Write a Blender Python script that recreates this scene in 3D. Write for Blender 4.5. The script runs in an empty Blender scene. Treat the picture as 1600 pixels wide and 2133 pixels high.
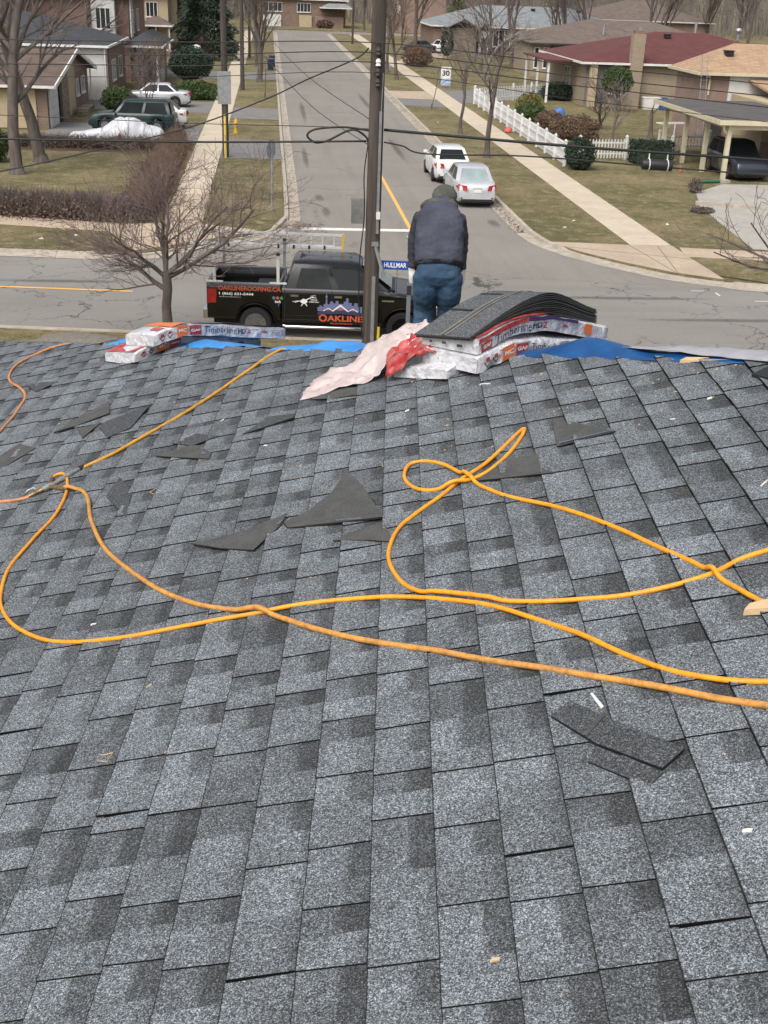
import bpy, bmesh, math, random
from mathutils import Vector, Matrix, noise

R = math.radians
scene = bpy.context.scene
col = scene.collection

# ---------------------------------------------------------------- camera
cam_data = bpy.data.cameras.new("camera")
cam_data.sensor_fit = 'HORIZONTAL'
cam_data.sensor_width = 36.0
cam_data.lens = 55.1
cam_data.clip_start = 0.05
cam_data.clip_end = 3000.0
cam = bpy.data.objects.new("camera", cam_data)
col.objects.link(cam)
_r = Vector((0.99554, -0.08826, 0.03346))
_f = Vector((0.09419, 0.90581, -0.41308))
_u = _r.cross(_f).normalized()
CAM = Vector((0.0, 0.0, 8.3))
cam.matrix_world = Matrix(((_r.x, _u.x, -_f.x, CAM.x), (_r.y, _u.y, -_f.y, CAM.y), (_r.z, _u.z, -_f.z, CAM.z), (0, 0, 0, 1)))
scene.camera = cam

# ---------------------------------------------------------------- sky, sun, exposure
SUN_EL, SUN_ROT = R(52), R(215)
world = bpy.data.worlds.new("World")
scene.world = world
world.use_nodes = True
wn = world.node_tree.nodes
wl = world.node_tree.links
bg = wn["Background"]
sky = wn.new("ShaderNodeTexSky")
sky.sky_type = 'NISHITA'
sky.sun_disc = False
sky.sun_elevation = SUN_EL
sky.sun_rotation = SUN_ROT
sky.air_density = 1.0
sky.dust_density = 6.0
sky.ozone_density = 1.0
hs = wn.new("ShaderNodeHueSaturation")           # an overcast, nearly colourless sky
hs.inputs["Saturation"].default_value = 0.34
wl.new(sky.outputs[0], hs.inputs["Color"])
wl.new(hs.outputs[0], bg.inputs["Color"])
bg.inputs["Strength"].default_value = 0.13
sun_data = bpy.data.lights.new("sun", 'SUN')
sun_data.energy = 0.85
sun_data.angle = R(45)
sun_data.color = (1.0, 0.985, 0.955)
sun = bpy.data.objects.new("sun", sun_data)
col.objects.link(sun)
_sd = Vector((math.sin(SUN_ROT) * math.cos(SUN_EL), math.cos(SUN_ROT) * math.cos(SUN_EL), math.sin(SUN_EL)))
sun.rotation_euler = _sd.to_track_quat('Z', 'Y').to_euler()
sun.location = (0, 0, 40)
scene.view_settings.view_transform = 'Standard'
scene.view_settings.look = 'None'
scene.view_settings.gamma = 1.0
scene.view_settings.use_curve_mapping = False
scene.view_settings.exposure = 0.56
scene.render.engine = 'CYCLES'
scene.cycles.max_bounces = 6
scene.cycles.transparent_max_bounces = 8
scene.cycles.use_denoising = True

# ---------------------------------------------------------------- helpers
class MB:
    """collects vertices and faces; build() links them as one mesh object"""
    def __init__(s):
        s.v, s.f, s.t = [], [], []

    def add(s, vs, fs):
        n = len(s.v)
        s.v.extend([tuple(p) for p in vs])
        s.f.extend([tuple(i + n for i in f) for f in fs])
        return s

    def box(s, c, d, rz=0.0, m=None):
        x, y, z = d[0] / 2, d[1] / 2, d[2] / 2
        ps = [Vector((a * x, b * y, e * z)) for a in (-1, 1) for b in (-1, 1) for e in (-1, 1)]
        if rz:
            q = Matrix.Rotation(rz, 3, 'Z')
            ps = [q @ p for p in ps]
        if m is not None:
            ps = [m @ p for p in ps]
        c = Vector(c)
        return s.add([p + c for p in ps], [(0, 1, 3, 2), (4, 6, 7, 5), (0, 4, 5, 1), (2, 3, 7, 6), (0, 2, 6, 4), (1, 5, 7, 3)])

    def bb(s, x0, x1, y0, y1, z0, z1):
        return s.box(((x0 + x1) / 2, (y0 + y1) / 2, (z0 + z1) / 2), (x1 - x0, y1 - y0, z1 - z0))

    def bar(s, a, b, w, h=None, up=(0, 0, 1)):
        a, b = Vector(a), Vector(b)
        d = (b - a)
        L = d.length
        d.normalize()
        u = Vector(up)
        x = d.cross(u)
        if x.length < 1e-4:
            x = d.cross(Vector((1, 0, 0)))
        x.normalize()
        u = x.cross(d)
        m = Matrix((d, x, u)).transposed()
        return s.box((a + b) / 2, (L, w, h or w), m=m)

    def tube(s, pts, rad, n=6, cap=True, closed=False):
        pts = [Vector(p) for p in pts]
        k = len(pts)
        if not hasattr(rad, '__len__'):
            rad = [rad] * k
        vs, fs = [], []
        t0 = (pts[1] - pts[0]).normalized()
        x = t0.orthogonal().normalized()
        for i, p in enumerate(pts):
            t = (pts[min(i + 1, k - 1)] - pts[max(i - 1, 0)])
            if t.length < 1e-9:
                t = t0
            t = t.normalized()
            x = (x - t * x.dot(t))
            if x.length < 1e-6:
                x = t.orthogonal()
            x.normalize()
            y = t.cross(x)
            for j in range(n):
                a = 2 * math.pi * j / n
                vs.append(p + (x * math.cos(a) + y * math.sin(a)) * rad[i])
        for i in range(k - 1):
            for j in range(n):
                fs.append((i * n + j, i * n + (j + 1) % n, (i + 1) * n + (j + 1) % n, (i + 1) * n + j))
        if cap:
            fs.append(tuple(range(n - 1, -1, -1)))
            fs.append(tuple((k - 1) * n + j for j in range(n)))
        return s.add(vs, fs)

    def prism(s, poly, z0, z1):
        n = len(poly)
        vs = [(p[0], p[1], z0) for p in poly] + [(p[0], p[1], z1) for p in poly]
        fs = [tuple(range(n - 1, -1, -1)), tuple(range(n, 2 * n))]
        fs += [(i, (i + 1) % n, n + (i + 1) % n, n + i) for i in range(n)]
        return s.add(vs, fs)

    def prism_y(s, poly, y0, y1):
        n = len(poly)
        vs = [(p[0], y0, p[1]) for p in poly] + [(p[0], y1, p[1]) for p in poly]
        fs = [tuple(range(n)), tuple(range(2 * n - 1, n - 1, -1))]
        fs += [(i, n + i, n + (i + 1) % n, (i + 1) % n) for i in range(n)]
        return s.add(vs, fs)

    def loft(s, rings, cap=True):
        n = len(rings[0])
        vs = [p for r in rings for p in r]
        fs = []
        for i in range(len(rings) - 1):
            for j in range(n):
                fs.append((i * n + j, i * n + (j + 1) % n, (i + 1) * n + (j + 1) % n, (i + 1) * n + j))
        if cap:
            fs.append(tuple(range(n - 1, -1, -1)))
            fs.append(tuple((len(rings) - 1) * n + j for j in range(n)))
        return s.add(vs, fs)

    def lathe(s, prof, c=(0, 0, 0), n=16, axis='Z'):
        c = Vector(c)
        rings = []
        for r, z in prof:
            ring = []
            for j in range(n):
                a = 2 * math.pi * j / n
                if axis == 'Z':
                    ring.append(c + Vector((r * math.cos(a), r * math.sin(a), z)))
                elif axis == 'Y':
                    ring.append(c + Vector((r * math.cos(a), z, r * math.sin(a))))
                else:
                    ring.append(c + Vector((z, r * math.cos(a), r * math.sin(a))))
            rings.append(ring)
        return s.loft(rings)

    def mesh(s, name, smooth=None, fix=True):
        me = bpy.data.meshes.new(name)
        me.from_pydata(s.v, [], s.f)
        if fix:
            b = bmesh.new()
            b.from_mesh(me)
            bmesh.ops.recalc_face_normals(b, faces=b.faces)
            b.to_mesh(me)
            b.free()
        if smooth:
            me.polygons.foreach_set("use_smooth", [True] * len(me.polygons))
            if smooth < 179:
                me.set_sharp_from_angle(angle=R(smooth))
        return me

    def build(s, name, mat, parent=None, smooth=None, fix=True):
        return link(name, s.mesh(name, smooth, fix), mat, parent)


def link(name, me, mat, parent=None):
    o = bpy.data.objects.new(name, me)
    col.objects.link(o)
    if mat is not None and not me.materials:
        me.materials.append(mat)
    if parent is not None:
        o.parent = parent
    return o


def tag(o, label=None, cat=None, group=None, kind=None):
    if label: o["label"] = label
    if cat: o["category"] = cat
    if group: o["group"] = group
    if kind: o["kind"] = kind
    return o


def thing(name, label, cat, loc=(0, 0, 0), rz=0.0, group=None):
    o = bpy.data.objects.new(name, None)
    col.objects.link(o)
    o.empty_display_size = 0.2
    o.location = loc
    o.rotation_euler = (0, 0, rz)
    return tag(o, label, cat, group)


def kids(o):
    return [c for c in bpy.data.objects if c.parent == o]


def copy_tree(o, parent=None):
    c = o.copy()
    col.objects.link(c)
    c.parent = parent
    for ch in kids(o):
        copy_tree(ch, c)
    return c


def spline(pts, sub=6):
    """Catmull-Rom through the points"""
    pts = [Vector(p) for p in pts]
    out = []
    for i in range(len(pts) - 1):
        p0, p1, p2, p3 = pts[max(i - 1, 0)], pts[i], pts[i + 1], pts[min(i + 2, len(pts) - 1)]
        for k in range(sub):
            t = k / sub
            out.append(0.5 * ((2 * p1) + (p2 - p0) * t + (2 * p0 - 5 * p1 + 4 * p2 - p3) * t * t + (3 * p1 - p0 - 3 * p2 + p3) * t ** 3))
    out.append(pts[-1])
    return out

# ---------------------------------------------------------------- materials
def new_mat(name):
    m = bpy.data.materials.new(name)
    m.use_nodes = True
    return m, m.node_tree.nodes, m.node_tree.links, m.node_tree.nodes["Principled BSDF"]


def rgb(c):
    return (c[0], c[1], c[2], 1.0)


def srgb(r, g, b, k=1.0):
    f = lambda x: (x / 255 / 12.92 if x <= 10 else ((x / 255 + 0.055) / 1.055) ** 2.4) * k
    return (f(r), f(g), f(b))


def pm(name, c1, c2=None, scale=4.0, detail=5.0, rough=0.75, metal=0.0, bump=0.0, bscale=None, world=False, lo=0.35, hi=0.65, c3=None, s3=30.0, k3=0.5, spec=0.5, coat=0.0, stretch=None, alpha=None):
    m, n, l, b = new_mat(name)
    b.inputs["Roughness"].default_value = rough
    b.inputs["Metallic"].default_value = metal
    b.inputs["Specular IOR Level"].default_value = spec
    b.inputs["Coat Weight"].default_value = coat
    b.inputs["Base Color"].default_value = rgb(c1)
    if c2 is None and not bump:
        return m
    tc = n.new("ShaderNodeNewGeometry" if world else "ShaderNodeTexCoord")
    vec = tc.outputs["Position"] if world else tc.outputs["Object"]
    if stretch:
        mp = n.new("ShaderNodeMapping")
        mp.inputs["Scale"].default_value = stretch
        l.new(vec, mp.inputs["Vector"])
        vec = mp.outputs[0]
    if c2 is not None:
        nz = n.new("ShaderNodeTexNoise")
        nz.inputs["Scale"].default_value = scale
        nz.inputs["Detail"].default_value = detail
        nz.inputs["Roughness"].default_value = 0.6
        l.new(vec, nz.inputs["Vector"])
        rp = n.new("ShaderNodeValToRGB")
        rp.color_ramp.elements[0].position = lo
        rp.color_ramp.elements[1].position = hi
        rp.color_ramp.elements[0].color = rgb(c1)
        rp.color_ramp.elements[1].color = rgb(c2)
        l.new(nz.outputs["Fac"], rp.inputs["Fac"])
        out = rp.outputs["Color"]
        if c3 is not None:
            n3 = n.new("ShaderNodeTexNoise")
            n3.inputs["Scale"].default_value = s3
            n3.inputs["Detail"].default_value = 6.0
            n3.inputs["Roughness"].default_value = 0.7
            l.new(vec, n3.inputs["Vector"])
            r3 = n.new("ShaderNodeMapRange")
            r3.inputs["From Min"].default_value = 0.45
            r3.inputs["From Max"].default_value = 0.7
            r3.inputs["To Max"].default_value = k3
            l.new(n3.outputs["Fac"], r3.inputs["Value"])
            mx = n.new("ShaderNodeMix")
            mx.data_type = 'RGBA'
            l.new(r3.outputs[0], mx.inputs["Factor"])
            l.new(out, mx.inputs["A"])
            mx.inputs["B"].default_value = rgb(c3)
            out = mx.outputs["Result"]
        l.new(out, b.inputs["Base Color"])
    if bump:
        nb = n.new("ShaderNodeTexNoise")
        nb.inputs["Scale"].default_value = bscale or scale * 4
        nb.inputs["Detail"].default_value = 6.0
        l.new(vec, nb.inputs["Vector"])
        bp = n.new("ShaderNodeBump")
        bp.inputs["Strength"].default_value = bump
        bp.inputs["Distance"].default_value = 0.02
        l.new(nb.outputs["Fac"], bp.inputs["Height"])
        l.new(bp.outputs[0], b.inputs["Normal"])
    return m


def brick_mat(name, c1, c2, mortar, bw=0.22, bh=0.075, msize=0.012, rough=0.9, vary=0.35):
    m, n, l, b = new_mat(name)
    g = n.new("ShaderNodeNewGeometry")
    sx = n.new("ShaderNodeSeparateXYZ")
    l.new(g.outputs["Position"], sx.inputs[0])
    ad = n.new("ShaderNodeMath")
    l.new(sx.outputs[0], ad.inputs[0])
    l.new(sx.outputs[1], ad.inputs[1])
    cb = n.new("ShaderNodeCombineXYZ")
    l.new(ad.outputs[0], cb.inputs[0])
    l.new(sx.outputs[2], cb.inputs[1])
    t = n.new("ShaderNodeTexBrick")
    t.inputs["Scale"].default_value = 1.0
    t.inputs["Brick Width"].default_value = bw
    t.inputs["Row Height"].default_value = bh
    t.inputs["Mortar Size"].default_value = msize
    t.inputs["Color1"].default_value = rgb(c1)
    t.inputs["Color2"].default_value = rgb(c2)
    t.inputs["Mortar"].default_value = rgb(mortar)
    l.new(cb.outputs[0], t.inputs["Vector"])
    nz = n.new("ShaderNodeTexNoise")
    nz.inputs["Scale"].default_value = 1.2
    nz.inputs["Detail"].default_value = 8
    l.new(g.outputs["Position"], nz.inputs["Vector"])
    mr = n.new("ShaderNodeMapRange")
    mr.inputs["To Min"].default_value = 1 - vary
    mr.inputs["To Max"].default_value = 1 + vary
    l.new(nz.outputs["Fac"], mr.inputs["Value"])
    mx = n.new("ShaderNodeVectorMath")
    mx.operation = 'SCALE'
    l.new(t.outputs["Color"], mx.inputs[0])
    l.new(mr.outputs[0], mx.inputs["Scale"])
    l.new(mx.outputs[0], b.inputs["Base Color"])
    b.inputs["Roughness"].default_value = rough
    return m


M = {}
M['asphalt'] = None
M['walk'] = pm('sidewalk_concrete', (0.48, 0.40, 0.30), (0.56, 0.48, 0.37), 0.9, 8, 0.9, world=True, c3=(0.33, 0.27, 0.2), s3=6, k3=0.35, bump=0.15, bscale=60)
M['walk_old'] = pm('old_concrete', (0.40, 0.31, 0.23), (0.47, 0.38, 0.28), 0.8, 8, 0.9, world=True, c3=(0.26, 0.2, 0.15), s3=5, k3=0.4, bump=0.15, bscale=60)
M['kerb'] = pm('kerb_concrete', (0.36, 0.31, 0.25), (0.46, 0.41, 0.34), 1.5, 8, 0.92, world=True, c3=(0.2, 0.17, 0.13), s3=4, k3=0.6, bump=0.3, bscale=40)
M['drive'] = pm('driveway_asphalt', (0.16, 0.155, 0.15), (0.21, 0.2, 0.19), 1.3, 8, 0.9, world=True, c3=(0.12, 0.115, 0.11), s3=9, k3=0.4)
M['grass'] = None
M['soil'] = pm('mulch_soil', (0.06, 0.036, 0.024), (0.11, 0.07, 0.045), 3, 8, 0.95, world=True, bump=0.6, bscale=18)
M['drive_concrete'] = pm('driveway_concrete', (0.33, 0.31, 0.275), (0.41, 0.385, 0.345), 0.8, 8, 0.9, world=True, c3=(0.22, 0.2, 0.17), s3=5, k3=0.4)
M['white_paint'] = pm('white_road_paint', (0.72, 0.7, 0.65), (0.5, 0.48, 0.44), 3, 8, 0.8, world=True, lo=0.5, hi=0.75)
M['yellow_paint'] = pm('yellow_road_paint', (0.78, 0.42, 0.09), (0.6, 0.38, 0.16), 2, 8, 0.8, world=True, lo=0.5, hi=0.8)
M['bark'] = pm('bark', (0.075, 0.06, 0.052), (0.15, 0.125, 0.11), 5, 8, 0.95, bump=0.8, bscale=30, stretch=(1, 1, 0.25))
M['bark_pale'] = pm('pale_bark', (0.13, 0.115, 0.1), (0.22, 0.2, 0.175), 6, 8, 0.95, bump=0.6, bscale=25)
M['twig'] = pm('twigs', (0.09, 0.07, 0.062), (0.165, 0.13, 0.117), 3, 4, 0.95)
M['twig_pale'] = pm('pale_twigs', (0.16, 0.14, 0.125), (0.24, 0.215, 0.19), 2, 4, 0.95)
M['twig_red'] = pm('reddish_twigs', (0.115, 0.075, 0.052), (0.2, 0.135, 0.095), 2, 4, 0.95)
M['leaf_dark'] = pm('evergreen_dark', (0.012, 0.026, 0.017), (0.032, 0.055, 0.028), 4, 6, 0.8)
M['leaf_mid'] = pm('evergreen_mid', (0.035, 0.06, 0.018), (0.075, 0.11, 0.03), 4, 6, 0.8)
M['leaf_gold'] = pm('evergreen_gold', (0.1, 0.1, 0.02), (0.17, 0.15, 0.03), 4, 6, 0.8)
M['leaf_brown'] = pm('dead_leaves', (0.1, 0.06, 0.04), (0.17, 0.105, 0.07), 3, 6, 0.9)
M['glass'] = pm('window_glass', (0.03, 0.035, 0.04), rough=0.12, spec=0.8)
M['glass_light'] = pm('curtained_glass', (0.2, 0.21, 0.22), (0.42, 0.42, 0.42), 2, 3, 0.25)
M['trim_white'] = pm('white_trim', (0.72, 0.71, 0.68), (0.6, 0.59, 0.56), 2, 6, 0.6)
M['trim_cream'] = pm('cream_trim', (0.6, 0.54, 0.38), (0.5, 0.45, 0.32), 3, 6, 0.6)
M['dark_trim'] = pm('dark_trim', (0.035, 0.033, 0.032), rough=0.5)
M['vinyl'] = pm('white_vinyl', (0.68, 0.68, 0.68), (0.58, 0.58, 0.57), 3, 5, 0.5)
M['metal'] = pm('galvanised_metal', (0.42, 0.44, 0.46), (0.3, 0.32, 0.34), 6, 6, 0.45, metal=0.7)
M['alu'] = pm('aluminium', (0.72, 0.73, 0.74), (0.62, 0.63, 0.64), 6, 6, 0.4, metal=0.3)
M['pole_wood'] = pm('pole_wood', (0.042, 0.034, 0.028), (0.1, 0.083, 0.07), 6, 8, 0.95, bump=0.8, bscale=40, stretch=(1, 1, 0.06))
M['cable'] = pm('cable_black', (0.012, 0.012, 0.013), rough=0.55)
M['rubber'] = pm('tyre_rubber', (0.014, 0.014, 0.015), rough=0.85)
M['rim'] = pm('wheel_rim', (0.5, 0.5, 0.5), (0.36, 0.36, 0.37), 20, 4, 0.35, metal=0.8)
M['lamp_red'] = pm('red_lamp', (0.42, 0.022, 0.015), (0.28, 0.012, 0.01), 8, 3, 0.25, coat=0.5)
M['lamp_clear'] = pm('clear_lamp', (0.6, 0.58, 0.55), rough=0.15, coat=0.5)
M['plastic_black'] = pm('black_plastic', (0.018, 0.018, 0.019), rough=0.5)
M['chrome'] = pm('chrome', (0.65, 0.66, 0.68), rough=0.16, metal=1.0)

# ---------------------------------------------------------------- asphalt with cracks and patches
def asphalt_mat(name, base, light, crack_scale, crack_k, tint):
    m, n, l, b = new_mat(name)
    b.inputs["Roughness"].default_value = 0.9
    g = n.new("ShaderNodeNewGeometry")
    pos = g.outputs["Position"]
    def noise_(scale, detail=8, rough=0.6, vec=pos):
        t = n.new("ShaderNodeTexNoise")
        t.inputs["Scale"].default_value = scale
        t.inputs["Detail"].default_value = detail
        t.inputs["Roughness"].default_value = rough
        l.new(vec, t.inputs["Vector"])
        return t
    def mix(fac, a, bcol):
        x = n.new("ShaderNodeMix")
        x.data_type = 'RGBA'
        if isinstance(fac, float): x.inputs["Factor"].default_value = fac
        else: l.new(fac, x.inputs["Factor"])
        for s, v in (("A", a), ("B", bcol)):
            if isinstance(v, tuple): x.inputs[s].default_value = rgb(v)
            else: l.new(v, x.inputs[s])
        return x.outputs["Result"]
    def rng(v, a, bb_, c=0.0, d=1.0):
        r = n.new("ShaderNodeMapRange")
        for k, q in zip(("From Min", "From Max", "To Min", "To Max"), (a, bb_, c, d)):
            r.inputs[k].default_value = q
        l.new(v, r.inputs["Value"])
        return r.outputs[0]
    c = mix(rng(noise_(0.22).outputs["Fac"], 0.35, 0.65), base, light)
    st = n.new("ShaderNodeMapping")
    st.inputs["Scale"].default_value = tint
    l.new(pos, st.inputs["Vector"])
    c = mix(rng(noise_(1.0, 6, 0.6, st.outputs[0]).outputs["Fac"], 0.5, 0.75, 0, 0.45), c, tuple(x * 0.62 for x in base))
    c = mix(rng(noise_(38, 4, 0.8).outputs["Fac"], 0.42, 0.72, 0, 0.55), c, tuple(x * 1.7 for x in light))
    c = mix(rng(noise_(26, 4, 0.8).outputs["Fac"], 0.5, 0.75, 0, 0.5), c, tuple(x * 0.45 for x in base))
    # cracks
    nd = noise_(1.3, 5)
    va = n.new("ShaderNodeVectorMath")
    va.operation = 'MULTIPLY_ADD'
    l.new(nd.outputs["Color"], va.inputs[0])
    va.inputs[1].default_value = (1.6, 1.6, 0)
    l.new(pos, va.inputs[2])
    vo = n.new("ShaderNodeTexVoronoi")
    vo.feature = 'DISTANCE_TO_EDGE'
    vo.inputs["Scale"].default_value = crack_scale
    l.new(va.outputs[0], vo.inputs["Vector"])
    ck = rng(vo.outputs["Distance"], 0.003, 0.011, 1.0, 0.0)
    mk = rng(noise_(0.16, 3).outputs["Fac"], 0.44, 0.54, 0, crack_k)
    mm = n.new("ShaderNodeMath")
    mm.operation = 'MULTIPLY'
    l.new(ck, mm.inputs[0]); l.new(mk, mm.inputs[1])
    c = mix(mm.outputs[0], c, tuple(x * 0.3 for x in base))
    l.new(c, b.inputs["Base Color"])
    return m

def grass_mat():
    m, n, l, b = new_mat('winter_grass')
    b.inputs["Roughness"].default_value = 0.95
    b.inputs["Specular IOR Level"].default_value = 0.2
    pos = n.new("ShaderNodeNewGeometry").outputs["Position"]
    def nz(s, d=6, r=.65):
        t = n.new("ShaderNodeTexNoise"); t.inputs["Scale"].default_value = s; t.inputs["Detail"].default_value = d; t.inputs["Roughness"].default_value = r
        l.new(pos, t.inputs["Vector"]); return t.outputs["Fac"]
    def rmp(v, lo, hi, k=1.0):
        q = n.new("ShaderNodeMapRange"); q.inputs["From Min"].default_value = lo; q.inputs["From Max"].default_value = hi; q.inputs["To Max"].default_value = k
        l.new(v, q.inputs["Value"]); return q.outputs[0]
    def mix(f, x, y):
        q = n.new("ShaderNodeMix"); q.data_type = 'RGBA'; l.new(f, q.inputs["Factor"])
        for s, v in (("A", x), ("B", y)):
            if isinstance(v, tuple): q.inputs[s].default_value = rgb(v)
            else: l.new(v, q.inputs[s])
        return q.outputs["Result"]
    c = mix(rmp(nz(.33, 8), .42, .62), (0.108, 0.1, 0.042), (0.24, 0.192, 0.1))
    c = mix(rmp(nz(1.6, 8, .75), .5, .62, .85), c, (0.31, 0.25, 0.145))
    c = mix(rmp(nz(4.2, 6, .75), .5, .64, .85), c, (0.065, 0.066, 0.027))
    c = mix(rmp(nz(14, 5, .8), .48, .66, .75), c, (0.06, 0.048, 0.026))
    c = mix(rmp(nz(21, 5, .8), .5, .7, .7), c, (0.36, 0.3, 0.19))
    l.new(c, b.inputs["Base Color"])
    bp = n.new("ShaderNodeBump"); bp.inputs["Strength"].default_value = .8; bp.inputs["Distance"].default_value = .05
    l.new(nz(12, 6, .8), bp.inputs["Height"]); l.new(bp.outputs[0], b.inputs["Normal"])
    return m
M['grass'] = grass_mat()
M['road'] = asphalt_mat('street_asphalt', (0.186, 0.169, 0.146), (0.228, 0.208, 0.182), 0.16, 0.35, (1.2, 0.05, 1))
M['cross'] = asphalt_mat('cross_street_asphalt', (0.185, 0.175, 0.155), (0.225, 0.212, 0.19), 0.42, 0.95, (0.07, 0.9, 1))

# ---------------------------------------------------------------- the ground, streets, kerbs, walks
ROADZ = -0.10

def offset_path(path, d):
    out = []
    for i, p in enumerate(path):
        a = Vector(path[max(i - 1, 0)][:2]); b = Vector(path[i][:2]); c = Vector(path[min(i + 1, len(path) - 1)][:2])
        n1 = (b - a) if i else (c - b)
        n2 = (c - b) if i < len(path) - 1 else (b - a)
        t = (n1.normalized() + n2.normalized()).normalized()
        nn = Vector((-t.y, t.x))
        k = max(0.5, nn.dot(Vector((-n1.normalized().y, n1.normalized().x))))
        out.append((b.x + nn.x * d / k, b.y + nn.y * d / k))
    return out

def smooth2(path, sub=5):
    return [(p.x, p.y) for p in spline([Vector((a[0], a[1], 0)) for a in path], sub)]

KL = [(-90, 46.5), (-20, 39.7), (-8.6, 38.55), (-4.4, 38.3), (-2.7, 39.7), (-1.2, 41.0), (0.0, 42.5), (0.55, 44.6), (0.71, 47.5), (0.71, 70), (0.71, 120), (0.71, 203)]
KR = [(9.42, 203), (9.42, 120), (9.42, 70), (9.42, 46), (9.5, 42.6), (9.75, 40.9), (10.4, 39.4), (11.4, 37.9), (12.8, 36.3), (14.3, 35.4), (15.6, 34.9), (24, 33.8), (90, 27)]
KS = [(-90, 38.2), (-20, 31.0), (-6.75, 29.65), (2.5, 28.6), (20, 26.8), (90, 19.6)]
KLs, KRs = smooth2(KL), smooth2(KR)

def sheet(name, poly, z, mat, kind='structure', parent=None):
    me = bpy.data.meshes.new(name)
    me.from_pydata([(p[0], p[1], z) for p in poly], [], [tuple(range(len(poly)))])
    b = bmesh.new(); b.from_mesh(me)
    bmesh.ops.recalc_face_normals(b, faces=b.faces)
    for f in b.faces:
        if f.normal.z < 0: f.normal_flip()
    bmesh.ops.triangulate(b, faces=b.faces)
    b.to_mesh(me); b.free()
    o = link(name, me, mat, parent)
    if parent is None: o["kind"] = kind
    return o

sheet('ground', [(-900, -300), (900, -300), (900, 2500), (-900, 2500)], -0.35, M['grass'])
sheet('cross_street', [(-90, 20), (90, 10), (90, 34), (15.6, 37), (12, 38.5), (0, 42), (-4, 41), (-90, 50)], ROADZ - 0.004, M['cross'])
st_poly = [p for p in KLs if p[0] > -4.5] + [p for p in KRs if p[0] < 15.7] + [(15.4, 34.6), (12, 35.25), (9, 35.75), (4.5, 36.3), (0, 36.9), (-2.5, 37.5)]
sheet('street', st_poly, ROADZ, M['road'])
sheet('far_street', [(-120, 202.5), (120, 202.5), (120, 213), (-120, 213)], ROADZ + 0.004, M['road'])

def lawn(name, poly):
    mb = MB(); mb.prism(poly, -0.3, 0.0)
    o = mb.build(name, M['grass']); o["kind"] = 'structure'
    return o
bl = offset_path(KLs, 0.19); br = offset_path(KRs, 0.19); bs = offset_path(KS, -0.19)
lawn('lawn_left', bl + [(-90, 203)])
lawn('lawn_right', br + [(90, 203)])
lawn('lawn_near', bs + [(90, -60), (-90, -60)])
lawn('lawn_far', [(-300, 213.2), (300, 213.2), (300, 420), (-300, 420)])

def kerb(name, path, side, zs=None):
    """kerb stone strip and its gutter pan; side +1 when the lawn is left of the path"""
    a = path
    top0 = offset_path(path, 0.03 * side); top1 = offset_path(path, 0.185 * side); pan = offset_path(path, -0.42 * side)
    mb = MB(); pn = MB()
    k = len(path)
    vs = []
    for i in range(k):
        z = 0.02 if zs is None else zs(path[i])
        vs += [(a[i][0], a[i][1], ROADZ - 0.05), (top0[i][0], top0[i][1], z), (top1[i][0], top1[i][1], z + 0.003), (top1[i][0], top1[i][1], -0.2)]
    fs = []
    for i in range(k - 1):
        for j in range(3):
            fs.append((i * 4 + j, (i + 1) * 4 + j, (i + 1) * 4 + j + 1, i * 4 + j + 1))
    mb.add(vs, fs)
    o = mb.build(name, M['kerb'], smooth=40); o["kind"] = 'structure'
    vs = [(q[0], q[1], ROADZ + 0.016) for q in a] + [(q[0], q[1], ROADZ + 0.007) for q in pan]
    pn.add(vs, [(i, i + 1, k + i + 1, k + i) for i in range(k - 1)])
    g = pn.build('gutter_pan', M['kerb'], o, fix=True)
    return o
ramp_l = lambda p: -0.04 if (-4.6 < p[0] < 0.2 and p[1] < 43) else 0.02
ramp_r = lambda p: -0.05 if (10.0 < p[0] < 14.4) else 0.02
kerb('kerb_left', KLs, 1, ramp_l)
kerb('kerb_right', KRs, 1, ramp_r)
kerb('kerb_near', KS, -1)

rnd = random.Random(7)
def slab_mesh(w, l_, name='slab'):
    mb = MB()
    g, c = 0.008, 0.014
    x, y = w / 2 - g, l_ / 2 - g
    mb.loft([[(-x, -y, -0.04), (x, -y, -0.04), (x, y, -0.04), (-x, y, -0.04)], [(-x, -y, 0.010), (x, -y, 0.010), (x, y, 0.010), (-x, y, 0.010)],
             [(-x + c, -y + c, 0.017), (x - c, -y + c, 0.017), (x - c, y - c, 0.017), (-x + c, y - c, 0.017)]])
    me = mb.mesh(name)
    return me
def walk(name, a, b, width, pitch, mat, n_max=400):
    a, b = Vector((a[0], a[1], 0)), Vector((b[0], b[1], 0))
    L = (b - a).length
    n = max(1, round(L / pitch)); step = L / n
    d = (b - a).normalized(); ang = math.atan2(d.y, d.x) - math.pi / 2
    base = MB(); side = Vector((-d.y, d.x, 0)) * (width / 2 + 0.0)
    base.add([a - side, a + side, b + side, b - side], [(0, 1, 2, 3)])
    root = base.build(name, M['kerb']); root.location.z = 0.006; root["kind"] = 'structure'
    me = slab_mesh(width, step); me.materials.append(mat)
    for i in range(n):
        o = bpy.data.objects.new('slab', me); col.objects.link(o); o.parent = root
        p = a + d * (step * (i + 0.5))
        o.location = (p.x, p.y, rnd.uniform(-0.003, 0.003)); o.rotation_euler = (rnd.uniform(-.002, .002), rnd.uniform(-.002, .002), ang)
    return root
walk('sidewalk_right', (13.4, 40.85), (13.4, 118.0), 1.5, 1.52, M['walk'])
walk('sidewalk_left', (-3.2, 49.6), (-3.2, 118.0), 1.42, 1.52, M['walk'])
walk('sidewalk_left_old', (-3.2, 43.4), (-3.2, 49.5), 1.42, 1.52, M['walk_old'])
sheet('sidewalk_right_far', [(12.65, 118), (14.15, 118), (14.15, 202), (12.65, 202)], 0.016, M['walk'])
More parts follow.
